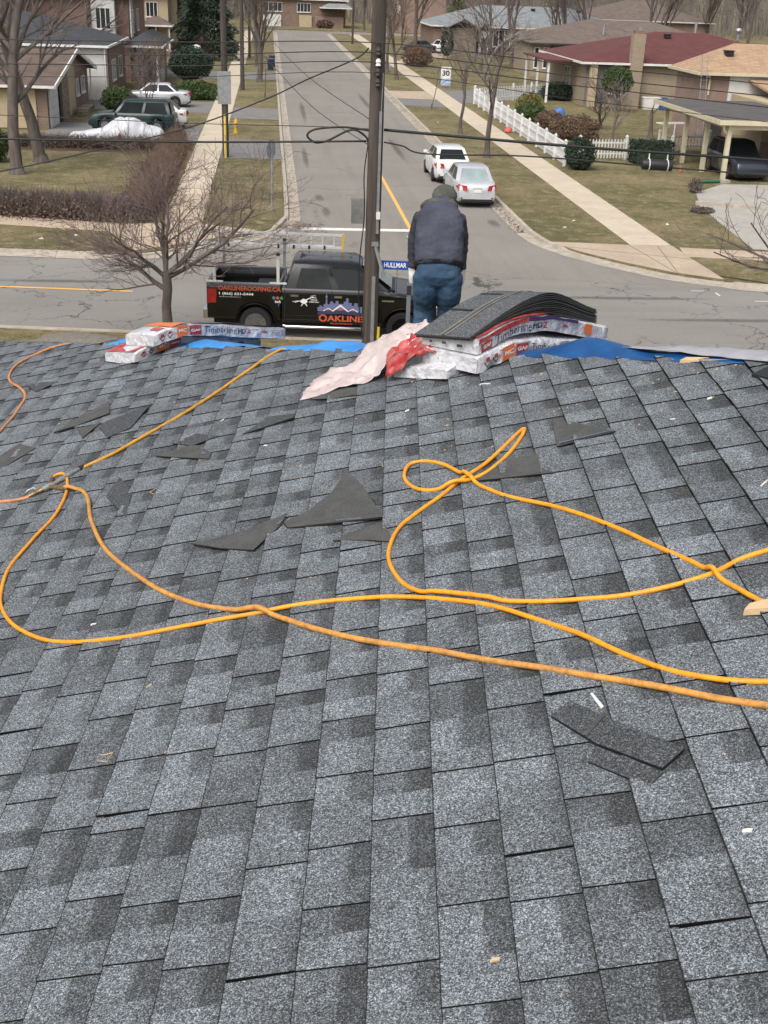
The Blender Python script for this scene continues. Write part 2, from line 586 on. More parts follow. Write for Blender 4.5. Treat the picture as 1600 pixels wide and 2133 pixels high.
sheet('sidewalk_left_far', [(-3.91, 118), (-2.49, 118), (-2.49, 202), (-3.91, 202)], 0.016, M['walk'])
walk('sidewalk_corner_left', (-24, 47.1), (-5.4, 42.45), 1.45, 1.5, M['walk_old'])
walk('sidewalk_corner_right', (14.2, 39.75), (40, 35.2), 1.5, 1.5, M['walk_old'])
sheet('corner_pad_left', [(-5.6, 41.75), (-5.2, 43.2), (-3.92, 43.4), (-2.48, 43.4), (-0.45, 42.4), (-1.45, 41.25), (-2.95, 40.0), (-4.4, 38.65), (-4.9, 40.2)], 0.012, M['walk_old'])
pad = [(9.78, 41.2), (12.62, 40.85), (14.17, 40.8), (14.17, 39.4), (14.25, 35.72), (12.95, 36.55), (11.6, 38.05), (10.6, 39.5)]
sheet('corner_pad_right', pad, 0.010, M['walk_old'])
crk = MB()
for a_, b_ in (((12.6, 40.8), (12.95, 36.6)), ((10.1, 40.4), (14.2, 38.6)), ((13.6, 40.7), (13.0, 36.5))):
    crk.bar((a_[0], a_[1], 0.0105), (b_[0], b_[1], 0.0105), 0.02, 0.008)
M['joint'] = pm('joint_dirt', (0.1, 0.08, 0.06), rough=0.95)
crk.build('pad_joints', M['joint'], bpy.data.objects['corner_pad_right'])

# driveways
for nm, poly, mt in (
    ('driveway_garage', [(-2.47, 60.3), (0.52, 60.2), (0.52, 67.4), (-2.47, 67.6)], 'drive'),
    ('driveway_garage_apron', [(-12.3, 66.6), (-3.93, 65.6), (-3.93, 73.2), (-12.3, 73.6)], 'drive'),
    ('driveway_sedan', [(-2.47, 77.6), (0.52, 77.4), (0.52, 84.3), (-2.47, 84.6)], 'drive'),
    ('driveway_sedan_apron', [(-12.5, 81.2), (-3.93, 80.4), (-3.93, 87.6), (-12.5, 87.8)], 'drive'),
    ('driveway_far_left', [(-12, 108.0), (0.52, 108.0), (0.52, 116.4), (-12, 116.4)], 'drive'),
    ('driveway_shared', [(9.62, 89.0), (12.62, 88.0), (12.62, 93.7), (9.62, 94.2)], 'drive'),
    ('driveway_shared_pale', [(9.62, 94.4), (12.62, 93.9), (12.62, 101.0), (9.62, 100.8)], 'walk_old'),
    ('driveway_right_house', [(14.18, 91.5), (15.6, 92.3), (24.5, 103.5), (34, 120), (30, 122), (22.5, 106), (14.18, 102)], 'drive'),
    ('driveway_right_far', [(9.62, 128), (12.62, 128), (12.62, 134), (9.62, 134)], 'drive'),
    ('driveway_white_car', [(14.18, 134), (22.6, 152), (22.6, 160), (19, 160), (14.18, 139)], 'walk_old'),
    ('driveway_carport', [(17.0, 40.4), (17.5, 45), (18.0, 49.0), (19.0, 52.5), (21.2, 55.2), (30, 55.2), (33, 40), (33, 36.8)], 'drive_concrete')):
    sheet(nm, poly, 0.014 if mt == 'drive' else 0.011, M[mt])
mb = MB(); mb.prism([(17.9, 49.3), (20.4, 48.4), (20.5, 48.7), (18.0, 49.65)], 0.0, 0.14)
tag(mb.build('stone_edging', M['kerb']), 'low concrete edging strip beside the carport driveway', 'edging')

# road paint
def paint(name, pts, w, mat, label):
    mb = MB()
    a, b = Vector((*pts[0], 0)), Vector((*pts[1], 0))
    d = (b - a).normalized(); s = Vector((-d.y, d.x, 0)) * w / 2
    z = Vector((0, 0, ROADZ + 0.006))
    mb.add([a - s + z, b - s + z, b + s + z, a + s + z], [(0, 1, 2, 3)])
    o = mb.build(name, mat); o["kind"] = 'structure'
paint('stop_line', ((1.1, 43.35), (5.3, 43.3)), 0.45, M['white_paint'], '')
paint('centre_line', ((5.13, 43.6), (5.13, 58.0)), 0.14, M['yellow_paint'], '')
paint('cross_centre_line', ((-40, 37.6), (-3.95, 33.75)), 0.13, M['yellow_paint'], '')
for i, (x, y, w_, h_) in enumerate(((5.1, 42.2, .5, .1), (5.2, 41.5, .5, .1), (10.1, 39.9, .3, .06), (10.35, 40.1, .07, .3), (9.9, 40.05, .07, .25), (13.0, 34.6, .4, .05), (13.5, 34.2, .06, .4), (14.6, 33.4, .5, .06))):
    paint('utility_mark', ((x - w_ / 2, y), (x + w_ / 2, y)), h_, M['white_paint'], '')

# ---------------------------------------------------------------- the roof we stand on
TH = R(17.107); TAN, COS, SIN = math.tan(TH), math.cos(TH), math.sin(TH)
EX = Vector((0.99493, -0.10059, 0)); EY = Vector((0.10059, 0.99493, 0)); ZU = Vector((0, 0, 1))
RB = 8.3 - 1.653 / COS
V0 = 5.756
UP = EX * COS + ZU * SIN
NM = ZU * COS - EX * SIN
def roofz(p, v): return RB + min(p, V0 - v) * TAN
def RP(p, v, w=0.0):
    """point on the roof: p metres across the slope (plan), v metres along the courses, w above"""
    return EX * p + EY * v + ZU * (roofz(p, v) + w)
def HP(s, t, w=0.0, soft=0.0):
    """point by the hip: s metres across it (street side positive), t metres along it, w above"""
    p = (s - t) / 2 ** .5 + V0 / 2; v = (s + t) / 2 ** .5 + V0 / 2
    z = RB + (V0 / 2 - t / 2 ** .5) * TAN - (math.sqrt(s * s + soft * soft) - 0.35 * soft) * TAN / 2 ** .5
    return EX * p + EY * v + ZU * (z + w)

def shingle_mat(name, gain=1.0, flat=False):
    m, n, l, b = new_mat(name)
    b.inputs["Roughness"].default_value = 0.85
    b.inputs["Specular IOR Level"].default_value = 0.08
    g = n.new("ShaderNodeNewGeometry"); pos = g.outputs["Position"]
    at = n.new("ShaderNodeAttribute"); at.attribute_name = "tone"
    sp = n.new("ShaderNodeSeparateColor"); l.new(at.outputs["Color"], sp.inputs[0])
    oi = n.new("ShaderNodeObjectInfo")
    def M2_(op, a, b_, c=None):
        x = n.new("ShaderNodeMath"); x.operation = op
        for i, q in enumerate((a, b_, c)):
            if q is None: continue
            if isinstance(q, (int, float)): x.inputs[i].default_value = q
            else: l.new(q, x.inputs[i])
        return x.outputs[0]
    def vor(scale):
        v = n.new("ShaderNodeTexVoronoi"); v.inputs["Scale"].default_value = scale
        l.new(pos, v.inputs["Vector"])
        s2 = n.new("ShaderNodeSeparateColor"); l.new(v.outputs["Color"], s2.inputs[0])
        return s2.outputs[0]
    def nz(scale, d=3, r=0.6):
        v = n.new("ShaderNodeTexNoise"); v.inputs["Scale"].default_value = scale; v.inputs["Detail"].default_value = d; v.inputs["Roughness"].default_value = r
        l.new(pos, v.inputs["Vector"]); return v.outputs["Fac"]
    grain = M2_('ADD', M2_('MULTIPLY', vor(470), 0.47), M2_('MULTIPLY', vor(300), 0.22))
    grain = M2_('ADD', grain, M2_('ADD', M2_('MULTIPLY', nz(120, 2), 0.22), 0.07))
    if flat:
        val = M2_('ADD', grain, -0.16)
    else:
        tone = M2_('MULTIPLY', M2_('SUBTRACT', sp.outputs[0], 0.5), 0.22)
        edge_n = M2_('MULTIPLY', M2_('SUBTRACT', nz(60, 3), 0.5), 0.9)
        bsm = n.new("ShaderNodeMapRange"); bsm.interpolation_type = 'SMOOTHSTEP'
        bsm.inputs["From Min"].default_value = 0.15; bsm.inputs["From Max"].default_value = 0.75
        l.new(M2_('ADD', sp.outputs[1], M2_('MULTIPLY', edge_n, sp.outputs[1])), bsm.inputs["Value"])
        val = M2_('ADD', grain, tone)
        val = M2_('SUBTRACT', val, M2_('MULTIPLY', bsm.outputs[0], 0.14))
        val = M2_('ADD', val, M2_('MULTIPLY', M2_('SUBTRACT', nz(9, 4), 0.5), 0.22))
        val = M2_('ADD', val, M2_('MULTIPLY', M2_('SUBTRACT', nz(1.3, 3), 0.5), 0.10))
        val = M2_('ADD', val, M2_('MULTIPLY', M2_('SUBTRACT', oi.outputs["Random"], 0.5), 0.05))
    rp = n.new("ShaderNodeValToRGB"); e = rp.color_ramp.elements
    e[0].position = 0.12; e[0].color = rgb((0.019 * gain, 0.0195 * gain, 0.0198 * gain))
    e[1].position = 1.0; e[1].color = rgb((0.5 * gain, 0.55 * gain, 0.59 * gain))
    for q, c in ((0.36, (0.0355, 0.037, 0.0385)), (0.54, (0.075, 0.079, 0.083)), (0.72, (0.158, 0.175, 0.19)), (0.87, (0.305, 0.343, 0.375))):
        x = e.new(q); x.color = rgb(tuple(k * gain for k in c))
    l.new(val, rp.inputs["Fac"])
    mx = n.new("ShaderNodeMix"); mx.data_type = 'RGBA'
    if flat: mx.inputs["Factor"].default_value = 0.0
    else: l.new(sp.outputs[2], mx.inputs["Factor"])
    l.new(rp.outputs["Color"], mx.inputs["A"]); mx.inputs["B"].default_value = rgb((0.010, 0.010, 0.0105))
    l.new(mx.outputs["Result"], b.inputs["Base Color"])
    bp = n.new("ShaderNodeBump"); bp.inputs["Strength"].default_value = 0.35; bp.inputs["Distance"].default_value = 0.002
    l.new(grain, bp.inputs["Height"]); l.new(bp.outputs[0], b.inputs["Normal"])
    return m
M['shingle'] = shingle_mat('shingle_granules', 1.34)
M['shingle_back'] = pm('shingle_backing', (0.04, 0.04, 0.039), (0.066, 0.066, 0.063), 14, 8, 0.8, world=True, c3=(0.12, 0.12, 0.115), s3=150, k3=0.7)
M['felt'] = pm('dark_underlayment', (0.04, 0.04, 0.042), (0.06, 0.06, 0.06), 2, 6, 0.8, world=True)
M['own_brick'] = brick_mat('tan_brick', (0.24, 0.17, 0.12), (0.3, 0.21, 0.15), (0.35, 0.33, 0.3))

house = thing('house', 'house in the foreground with a grey architectural shingle hip roof', 'house', EX * 3.0 + EY * 1.0)
hinv = Matrix.Translation(-house.location)
mb = MB()
RDG = 3.3                         # the ridge, to the right of the frame
VB = -9.0
def deck(p, v, w): return EX * p + EY * v + ZU * (RB + min(p, V0 - v, 2 * RDG - p) * TAN + w) - house.location
EV = -5.0
vh = V0 - EV
w_ = -0.014
mb.add([deck(EV, VB, w_), deck(EV, vh, w_), deck(RDG, V0 - RDG, w_), deck(RDG, VB, w_)], [(0, 3, 2, 1)])
mb.add([deck(EV, vh, w_), deck(2 * RDG - EV, vh, w_), deck(RDG, V0 - RDG, w_)], [(0, 2, 1)])
mb.add([deck(2 * RDG - EV, vh, w_), deck(2 * RDG - EV, VB, w_), deck(RDG, VB, w_), deck(RDG, V0 - RDG, w_)], [(0, 3, 2, 1)])
roof_o = mb.build('roof', M['felt'], house, fix=False)
mb = MB()
zw = RB + (EV + 0.45) * TAN - 0.05
cs = [(EV + 0.45, VB + .4), (EV + 0.45, vh - 0.45), (2 * RDG - EV - .45, vh - 0.45), (2 * RDG - EV - .45, VB + .4)]
pl = [EX * a + EY * b - house.location for a, b in cs]
mb.prism([(q.x, q.y) for q in pl], 0.0, zw)
mb.build('wall', M['own_brick'], house)
mb = MB()
for (a, b) in (((EV, VB), (EV, vh)), ((EV, vh), (2 * RDG - EV, vh)), ((2 * RDG - EV, vh), (2 * RDG - EV, VB))):
    mb.bar(deck(*a, -0.11), deck(*b, -0.11), 0.1, 0.14)
mb.build('gutter', M['trim_white'], house)

EXPO, LEN = 0.1433, 1.0
def make_shingle(seed):
    r = random.Random(seed)
    vs, fs, cl = [], [], []
    def face(ps, tone, bands, edge=0.0):
        n = len(vs); vs.extend(ps); fs.append(tuple(range(n, n + len(ps))))
        cl.extend([(tone, bk, edge, 1.0) for bk in bands])
    zb = lambda x: 0.0125 - 0.0108 * x / 0.16
    y, tooth = 0.0, r.random() < 0.5
    G = 0.003
    L = LEN - 2 * G
    while y < L - 1e-6:
        w = r.choice((0.1, 0.125, 0.15, 0.18)) if tooth else r.choice((0.09, 0.115, 0.14, 0.17))
        w *= r.uniform(0.76, 0.95)
        if L - (y + w) < 0.06: w = L - y
        y0, y1 = G + y, G + y + w
        h = 0.0042 if tooth else 0.0
        tone = r.choice((0.42, 0.5, 0.55, 0.62)) if tooth else r.choice((0.25, 0.4, 0.55, 0.68, 0.8))
        if tooth:
            k = r.uniform(0.0, 0.006)
            a0, a1 = (0, y0 + k, zb(0) + h), (0, y1 - k, zb(0) + h)
            b0, b1 = (0.158, y0, zb(.158) + h), (0.158, y1, zb(.158) + h)
            xm_ = 0.098; m0, m1 = (xm_, y0 + k * .4, zb(xm_) + h), (xm_, y1 - k * .4, zb(xm_) + h)
            gb = r.choice((0.25, 0.42, 0.6))
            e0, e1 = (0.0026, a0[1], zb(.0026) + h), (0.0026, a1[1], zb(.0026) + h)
            face([a0, e0, e1, a1], 0, (0,) * 4, 0.72); a0, a1 = e0, e1  # dark strip painted along the butt: joint shadow line plus bare asphalt edge
            face([a0, m0, m1, a1], tone + .12, (0, 0, 0, 0)); face([m0, b0, b1, m1], tone + .02, (0, gb, gb, 0))
            a0, a1 = (0, y0 + k, zb(0) + h), (0, y1 - k, zb(0) + h)
            face([(0, y0 + k, zb(0) - .001), b0[:2] + (zb(.158) - .001,), b0, a0], 0, (0,) * 4, 1.0)
            face([(0, y1 - k, zb(0) - .001), a1, b1, b1[:2] + (zb(.158) - .001,)], 0, (0,) * 4, 1.0)
            face([(0, y0 + k, -0.003), a0, a1, (0, y1 - k, -0.003)], 0, (0,) * 4, 1.0)
        else:
            bx = r.uniform(0.082, 0.104)
            xs = (0.0, bx - 0.03, bx + 0.018, 0.158)
            bd = (0.0, 0.0, 1.0, 1.0)
            if r.random() < 0.15: bd = (0, 0, 0.35, 0.5)
            face([(0, y0 - .008, zb(0)), (.0024, y0 - .008, zb(.0024)), (.0024, y1 + .008, zb(.0024)), (0, y1 + .008, zb(0))], 0, (0,) * 4, .72)  # same painted butt strip between teeth, joint shadow and bare asphalt in one
            xs = (.0024,) + xs[1:]
            for i in range(3):
                x0, x1 = xs[i], xs[i + 1]
                face([(x0, y0 - .008, zb(x0)), (x1, y0 - .008, zb(x1)), (x1, y1 + .008, zb(x1)), (x0, y1 + .008, zb(x0))], tone, (bd[i], bd[i + 1], bd[i + 1], bd[i]))
            face([(0, y0 - .006, -0.003), (0, y0 - .006, zb(0)), (0, y1 + .006, zb(0)), (0, y1 + .006, -0.003)], 0, (0,) * 4, 1.0)
        y += w; tooth = not tooth
    return vs, fs, cl
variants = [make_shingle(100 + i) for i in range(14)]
def shingle_mesh(data, name='shingle'):
    me = bpy.data.meshes.new(name)
    me.from_pydata(data[0], [], data[1])
    ca = me.color_attributes.new("tone", 'FLOAT_COLOR', 'CORNER')
    flat_ = [x for c in data[2] for x in c]
    ca.data.foreach_set("color", flat_)
    me.materials.append(M['shingle'])
    return me
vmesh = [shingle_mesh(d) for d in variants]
def inside(p, v, poly):
    c = False; j = len(poly) - 1
    for i in range(len(poly)):
        (xi, yi), (xj, yj) = poly[i], poly[j]
        if (yi > v) != (yj > v) and p < (xj - xi) * (v - yi) / (yj - yi) + xi: c = not c
        j = i
    return c
VIEW = [(-0.95, 1.1), (0.85, 0.8), (1.05, 1.9), (1.35, 2.9), (1.75, 4.0), (1.75, 4.6), (-3.4, 9.6), (-3.4, 8.3), (-2.0, 4.4), (-1.3, 2.5)]
rr = random.Random(5)
rest = ([], [], [])
n_ind = 0
mroof = Matrix((UP, EY, NM)).transposed().to_4x4()
k = math.floor((EV / COS - 0.51 - 0.072) / EXPO)
while True:
    u = 0.072 + EXPO * k + rr.uniform(-0.002, 0.002)
    k += 1
    p0 = u * COS + 1.653 * SIN
    if p0 > RDG - 0.1: break
    vend = V0 - p0
    v = -1.4 - rr.random()
    while v < vend:
        vi = rr.randrange(len(variants))
        loc = RP(p0, 0, 0) + EY * v
        tilt = Matrix.Rotation(rr.uniform(-0.002, 0.002), 4, 'Z')
        mw = Matrix.Translation(loc + NM * rr.uniform(-.0004, .0012)) @ mroof @ tilt
        cut = (v + LEN) > vend - 0.16
        vis = any(inside(p0 + .07, v + q, VIEW) for q in (0.02, 0.35, 0.7, 0.98)) and v < vend - 0.02
        if vis and n_ind < 300:
            n_ind += 1
            if cut:
                me = shingle_mesh(variants[vi])
                b = bmesh.new(); b.from_mesh(me)
                ov = rr.uniform(-0.012, 0.02)
                inv = mw.inverted()
                pco = inv @ HP(ov, 0.0); pno = (inv.to_3x3() @ ((EX + EY) / 2 ** .5)).normalized()
                bmesh.ops.bisect_plane(b, geom=b.verts[:] + b.edges[:] + b.faces[:], plane_co=pco, plane_no=pno, clear_outer=True)
                b.to_mesh(me); b.free()
                if len(me.polygons) == 0:
                    v += LEN; continue
            else:
                me = vmesh[vi]
            o = bpy.data.objects.new('shingle', me); col.objects.link(o)
            o.parent = roof_o
            o.matrix_local = Matrix.Translation(-house.location) @ mw
        elif v < vend:
            me_v, me_f, me_c = variants[vi]
            n0 = len(rest[0])
            if not cut:
                rest[0].extend([tuple(mw @ Vector(q) - house.location) for q in me_v]); rest[1].extend([tuple(i + n0 for i in f) for f in me_f]); rest[2].extend(me_c)
            else:
                ln = vend - v - 0.16
                if ln > 0.1:
                    rest[0].extend([tuple(mw @ Vector((q[0], min(q[1], ln), q[2])) - house.location) for q in me_v]); rest[1].extend([tuple(i + n0 for i in f) for f in me_f]); rest[2].extend(me_c)
        v += LEN
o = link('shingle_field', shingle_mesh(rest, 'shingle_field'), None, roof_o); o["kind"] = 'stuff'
print('shingles', n_ind)

# ---------------------------------------------------------------- air hoses on the roof
M['hose'] = pm('orange_hose', (0.9, 0.36, 0.012), (0.8, 0.3, 0.012), 9, 4, 0.42, world=True, c3=(0.3, 0.14, 0.03), s3=55, k3=0.55)
M['hose_dirty'] = pm('dirty_yellow_hose', (0.66, 0.31, 0.055), (0.52, 0.24, 0.06), 7, 6, 0.55, world=True, c3=(0.16, 0.09, 0.035), s3=45, k3=0.75)
M['hose_peach'] = pm('faded_orange_hose', (0.62, 0.26, 0.1), (0.5, 0.21, 0.08), 7, 6, 0.55, world=True, c3=(0.16, 0.08, 0.04), s3=45, k3=0.6)
M['hose_yellow'] = pm('yellow_hose', (0.68, 0.34, 0.03), (0.56, 0.27, 0.03), 7, 6, 0.5, world=True, c3=(0.18, 0.1, 0.03), s3=45, k3=0.6)
laid = []
def text_print(body, size):
    pass
def lay_hose(name, pv, r, mat, label, extra=None, lift0=0.0):
    pts = spline([Vector((a, b, 0)) for a, b in pv], 8)
    w = [0.0] * len(pts)
    for i, q in enumerate(pts):
        base = 0.0
        for (x, y, h) in laid:
            d = math.hypot(q.x - x, q.y - y)
            if d < 0.026: base = max(base, h + 0.019 * math.sqrt(max(0, 1 - (d / 0.026) ** 2)))
        for j in range(0, i - 14):
            d = math.hypot(q.x - pts[j].x, q.y - pts[j].y)
            if d < 0.026: base = max(base, w[j] + 0.019 * math.sqrt(max(0, 1 - (d / 0.026) ** 2)))
        w[i] = base
    for _ in range(4):
        w = [max(w[i], 0.25 * w[max(i - 1, 0)] + 0.5 * w[i] + 0.25 * w[min(i + 1, len(w) - 1)]) for i in range(len(w))]
    P = [RP(q.x, q.y, r + 0.009 + w[i] + 0.003 * noise.noise(Vector((q.x * 6, q.y * 6, r * 90)))) for i, q in enumerate(pts)]
    laid.extend([(q.x, q.y, w[i]) for i, q in enumerate(pts)])
    if extra: P += [p for p in extra]
    mb = MB(); mb.tube(P, r, 10)
    o = mb.build(name, mat, smooth=179)
    return tag(o, label, 'hose', 'air hoses on the roof')
lay_hose('air_hose', [(-1.534, 4.987), (-1.547, 5.093), (-1.51, 5.11), (-1.464, 5.022), (-1.413, 4.813), (-1.398, 4.572), (-1.433, 4.333), (-1.455, 4.108), (-1.419, 3.892), (-1.367, 3.737), (-1.268, 3.564), (-1.142, 3.425), (-1.02, 3.343), (-0.829, 3.281), (-0.59, 3.257), (-0.387, 3.233), (-0.28, 3.225), (-0.129, 3.196), (0.019, 3.142), (0.161, 3.064), (0.294, 2.965), (0.416, 2.833), (0.526, 2.693), (0.623, 2.543), (0.715, 2.426), (0.808, 2.351), (0.902, 2.303), (1.05, 2.246), (1.5, 2.2), (2.2, 2.3), (3.0, 2.1)],
         0.0072, M['hose'], 'bright orange air hose sweeping in a wide bend from the brass splitter to the right')
lay_hose('air_hose', [(-1.431, 4.86), (-1.355, 4.82), (-1.281, 4.68), (-1.2, 4.409), (-1.075, 4.093), (-0.964, 3.891), (-0.783, 3.613), (-0.615, 3.411), (-0.437, 3.272), (-0.338, 3.201), (-0.209, 3.068), (-0.033, 2.905), (0.154, 2.771), (0.335, 2.627), (0.501, 2.505), (0.653, 2.389), (0.772, 2.29), (0.877, 2.21), (1.002, 2.098), (1.5, 1.8), (2.2, 1.5), (3.0, 1.35)],
         0.0086, M['hose_dirty'], 'thick dirty yellow air hose running from the splitter to the lower right, nearest the viewer')
lay_hose('air_hose', [(2.6, 2.9), (2.1, 3.05), (1.6, 2.98), (1.274, 2.934), (1.142, 2.911), (1.063, 2.895), (0.983, 2.879), (0.9, 2.842), (0.796, 2.825), (0.672, 2.832), (0.549, 2.865), (0.424, 2.911), (0.295, 2.985), (0.202, 3.055), (0.133, 3.115), (0.077, 3.2), (0.039, 3.332), (0.031, 3.456), (0.062, 3.604), (0.127, 3.702), (0.212, 3.795), (0.283, 3.889), (0.373, 3.985), (0.451, 4.1), (0.513, 4.205), (0.536, 4.228), (0.525, 4.171), (0.468, 4.035), (0.39, 3.92), (0.333, 3.875), (0.231, 3.847), (0.147, 3.878), (0.096, 3.975), (0.083, 4.075), (0.106, 4.155), (0.16, 4.148), (0.221, 4.079), (0.278, 3.963), (0.315, 3.859), (0.374, 3.746), (0.431, 3.649), (0.556, 3.496), (0.679, 3.307), (0.784, 3.098), (0.869, 2.93), (0.9, 2.842), (0.937, 2.742), (0.966, 2.668), (0.991, 2.63), (1.129, 2.488), (1.5, 2.42), (2.2, 2.6), (2.7, 2.5)],
         0.0072, M['hose'], 'bright orange air hose twisted into a looped bow on the right of the roof')
lay_hose('air_hose', [(-1.43, 5.105), (-1.28, 5.218), (-1.112, 5.437), (-0.934, 5.68), (-0.775, 5.981), (-0.647, 6.232), (-0.587, 6.31)],
         0.0085, M['hose_yellow'], 'straight yellow air hose going from the splitter up over the hip', [HP(0.06, 4.83, 0.012), HP(0.2, 4.75, 0.01), HP(0.7, 4.6, 0.008)])
lay_hose('air_hose', [(-2.23, 5.466), (-2.16, 5.78), (-2.139, 6.126), (-2.142, 6.404), (-2.166, 6.677), (-2.211, 6.846), (-2.308, 7.045), (-2.431, 7.262), (-2.504, 7.475), (-2.525, 7.706), (-2.454, 7.866), (-2.354, 7.96)],
         0.0085, M['hose_peach'], 'faded peach hose curling up to the hip at the far left', [HP(0.05, 7.2, 0.02), HP(0.25, 7.0, 0.01), HP(0.6, 6.8, 0.008)])
lay_hose('air_hose', [(-2.6, 5.2), (-2.172, 5.051), (-1.911, 4.979), (-1.755, 4.923), (-1.653, 4.889), (-1.6, 4.892)],
         0.0082, M['hose_peach'], 'short orange supply hose entering the splitter from the left edge')
# brass splitter
M['brass'] = pm('worn_brass', (0.34, 0.24, 0.11), (0.12, 0.08, 0.05), 60, 5, 0.45, metal=0.7, world=True)
M['steel'] = pm('steel_fitting', (0.55, 0.55, 0.54), (0.3, 0.29, 0.28), 60, 5, 0.4, metal=0.8, world=True)
sp = thing('hose_splitter', 'brass and steel Y splitter joining the hoses at the left', 'hose fitting', RP(-1.53, 4.945, 0.0))
def spt(p, v, w=0.024): return RP(p, v, w) - sp.location
def fitting(name, a, b, rs, mat):
    mb = MB(); n = len(rs)
    mb.tube([Vector(a).lerp(Vector(b), i / (n - 1)) for i in range(n)], rs, 10)
    return mb.build(name, mat, sp, smooth=40)
fitting('inlet', spt(-1.61, 4.89, .02), spt(-1.545, 4.93), (0.009, 0.012, 0.0125, 0.012, 0.0105, 0.0105, 0.013, 0.013), M['brass'])
fitting('body', spt(-1.55, 4.925), spt(-1.515, 4.96), (0.0145, 0.0155, 0.0155, 0.0145), M['steel'])
fitting('outlet', spt(-1.52, 4.955), spt(-1.425, 5.11, .02), (0.011, 0.011, 0.0135, 0.0135, 0.011, 0.011), M['steel'])
fitting('outlet', spt(-1.53, 4.95), spt(-1.537, 5.04, .03), (0.011, 0.0125, 0.0125, 0.0095, 0.0095), M['brass'])
fitting('outlet', spt(-1.525, 4.945), spt(-1.41, 4.848, .02), (0.0105, 0.0105, 0.013, 0.013, 0.0105, 0.0105), M['brass'])
fitting('collar', spt(-1.445, 5.09, .02), spt(-1.41, 5.125, .02), (0.0115, 0.0125, 0.0125, 0.0115), M['plastic_black'])
mb = MB(); mb.tube([spt(-1.65, 4.94, .012), spt(-1.63, 4.955, .03), spt(-1.605, 4.965, .032), spt(-1.59, 4.955, .02)], 0.0035, 6)
mb.build('lever', M['steel'], sp, smooth=179)

# ---------------------------------------------------------------- shingle offcuts and other scraps
M['sealant'] = pm('bluish_sealant', (0.05, 0.07, 0.1), (0.12, 0.14, 0.17), 60, 5, .4, world=True)
SCR = [
 ([(-0.694, 3.866), (-0.521, 3.9), (-0.346, 3.942), (-0.363, 3.876), (-0.445, 3.716), (-0.572, 3.796)], 0.006, 'shingle_back', 'long dark pointed shingle offcut left of the big triangular one', (0.0, 0.045)),
 ([(-0.139, 4.232), (-0.062, 4.007), (0.007, 3.713), (-0.157, 3.775), (-0.333, 3.835), (-0.355, 3.888), (-0.271, 3.936), (-0.19, 4.062)], 0.011, 'shingle_back', 'big dark triangular shingle offcut with a white smear, middle of the roof', (0.0, 0.02)),
 ([(-0.164, 3.635), (-0.078, 3.683), (0.012, 3.686), (0.043, 3.514), (-0.051, 3.58)], 0.004, 'shingle_back', 'dark shingle offcut just below the big triangular one', (0, 0)),
 ([(0.641, 4.238), (0.713, 4.175), (0.834, 3.982), (0.629, 3.985)], 0.006, 'shingle_back', 'dark triangular offcut with a blue edge, right of the hose bow', (0, 0.01)),
 ([(0.339, 3.844), (0.417, 3.992), (0.558, 3.949), (0.552, 3.817), (0.596, 3.754)], 0.005, 'shingle_back', 'dark offcut lying under the crossing of the hose bow', (0, 0.01)),
 ([(0.478, 2.152), (0.502, 2.2), (0.622, 2.062), (0.588, 2.028)], 0.006, 'shingle_flat', 'narrow granulated offcut, lower of the pair at bottom right', (0, 0)),
 ([(0.42, 2.343), (0.47, 2.394), (0.556, 2.273), (0.679, 2.125), (0.622, 2.074), (0.504, 2.209)], 0.012, 'shingle_flat', 'long granulated offcut, upper of the pair at bottom right', (0, 0.008)),
 ([(-1.039, 4.995), (-0.892, 5.044), (-0.851, 4.998), (-0.765, 4.869), (-0.766, 4.801)], 0.008, 'shingle_back', 'dark winged offcut lying right below the straight yellow hose', (0, 0.03)),
 ([(-0.643, 5.011), (-0.538, 5.17), (-0.411, 5.121), (-0.413, 5.057)], 0.012, 'shingle_flat', 'granulated strip of shingle with a lifted edge, below the left bundles', (0, 0.0)),
 ([(-1.743, 5.807), (-1.646, 6.017), (-1.518, 6.131), (-1.468, 5.914), (-1.629, 5.848)], 0.012, 'shingle_back', 'largest offcut of the cluster at upper left, with a curled corner', (0, 0.02)),
 ([(-1.483, 5.727), (-1.448, 5.796), (-1.243, 5.857), (-1.277, 5.557), (-1.378, 5.493)], 0.009, 'shingle_flat', 'granulated V shaped offcut, rightmost of the upper left cluster', (0, 0.0)),
 ([(-1.607, 5.781), (-1.482, 5.799), (-1.537, 5.604)], 0.006, 'shingle_back', 'small triangular offcut between the two larger ones at upper left', (0, 0.0)),
 ([(-2.022, 5.6), (-1.928, 5.795), (-1.794, 5.647), (-1.916, 5.427)], 0.006, 'shingle_back', 'dark offcut at the left edge below the peach hose', (0, 0.0)),
 ([(-0.356, 5.28), (-0.235, 5.346), (-0.096, 5.256), (-0.1, 5.169), (-0.227, 5.194)], 0.005, 'shingle_back', 'flat dark offcut under the torn plastic wrapper', (0, 0.0)),
 ([(1.358, 4.203), (1.426, 4.233), (1.461, 4.117), (1.394, 4.116)], 0.02, 'cable', 'black plastic scrap at the right edge near the lath', (0, 0.0)),
 ([(-2.261, 7.045), (-2.161, 7.02), (-2.02, 6.924), (-2.13, 6.809)], 0.006, 'shingle_flat', 'granulated offcut beside the bend of the peach hose', (0, 0.0)),
 ([(-1.196, 4.654), (-1.177, 4.856), (-1.074, 4.631), (-1.042, 4.355)], 0.005, 'shingle_flat', 'granulated offcut between the two hoses below the splitter', (0, 0.0)),
 ([(-0.987, 5.141), (-0.882, 5.193), (-0.762, 5.077), (-0.879, 5.036)], 0.005, 'shingle_flat', 'granulated offcut just above the dark winged one', (0, 0.0)),
]
M['shingle_flat'] = shingle_mat('offcut_granules', 1.5, True)
M['shingle_new'] = shingle_mat('fresh_granules', 2.1, True)
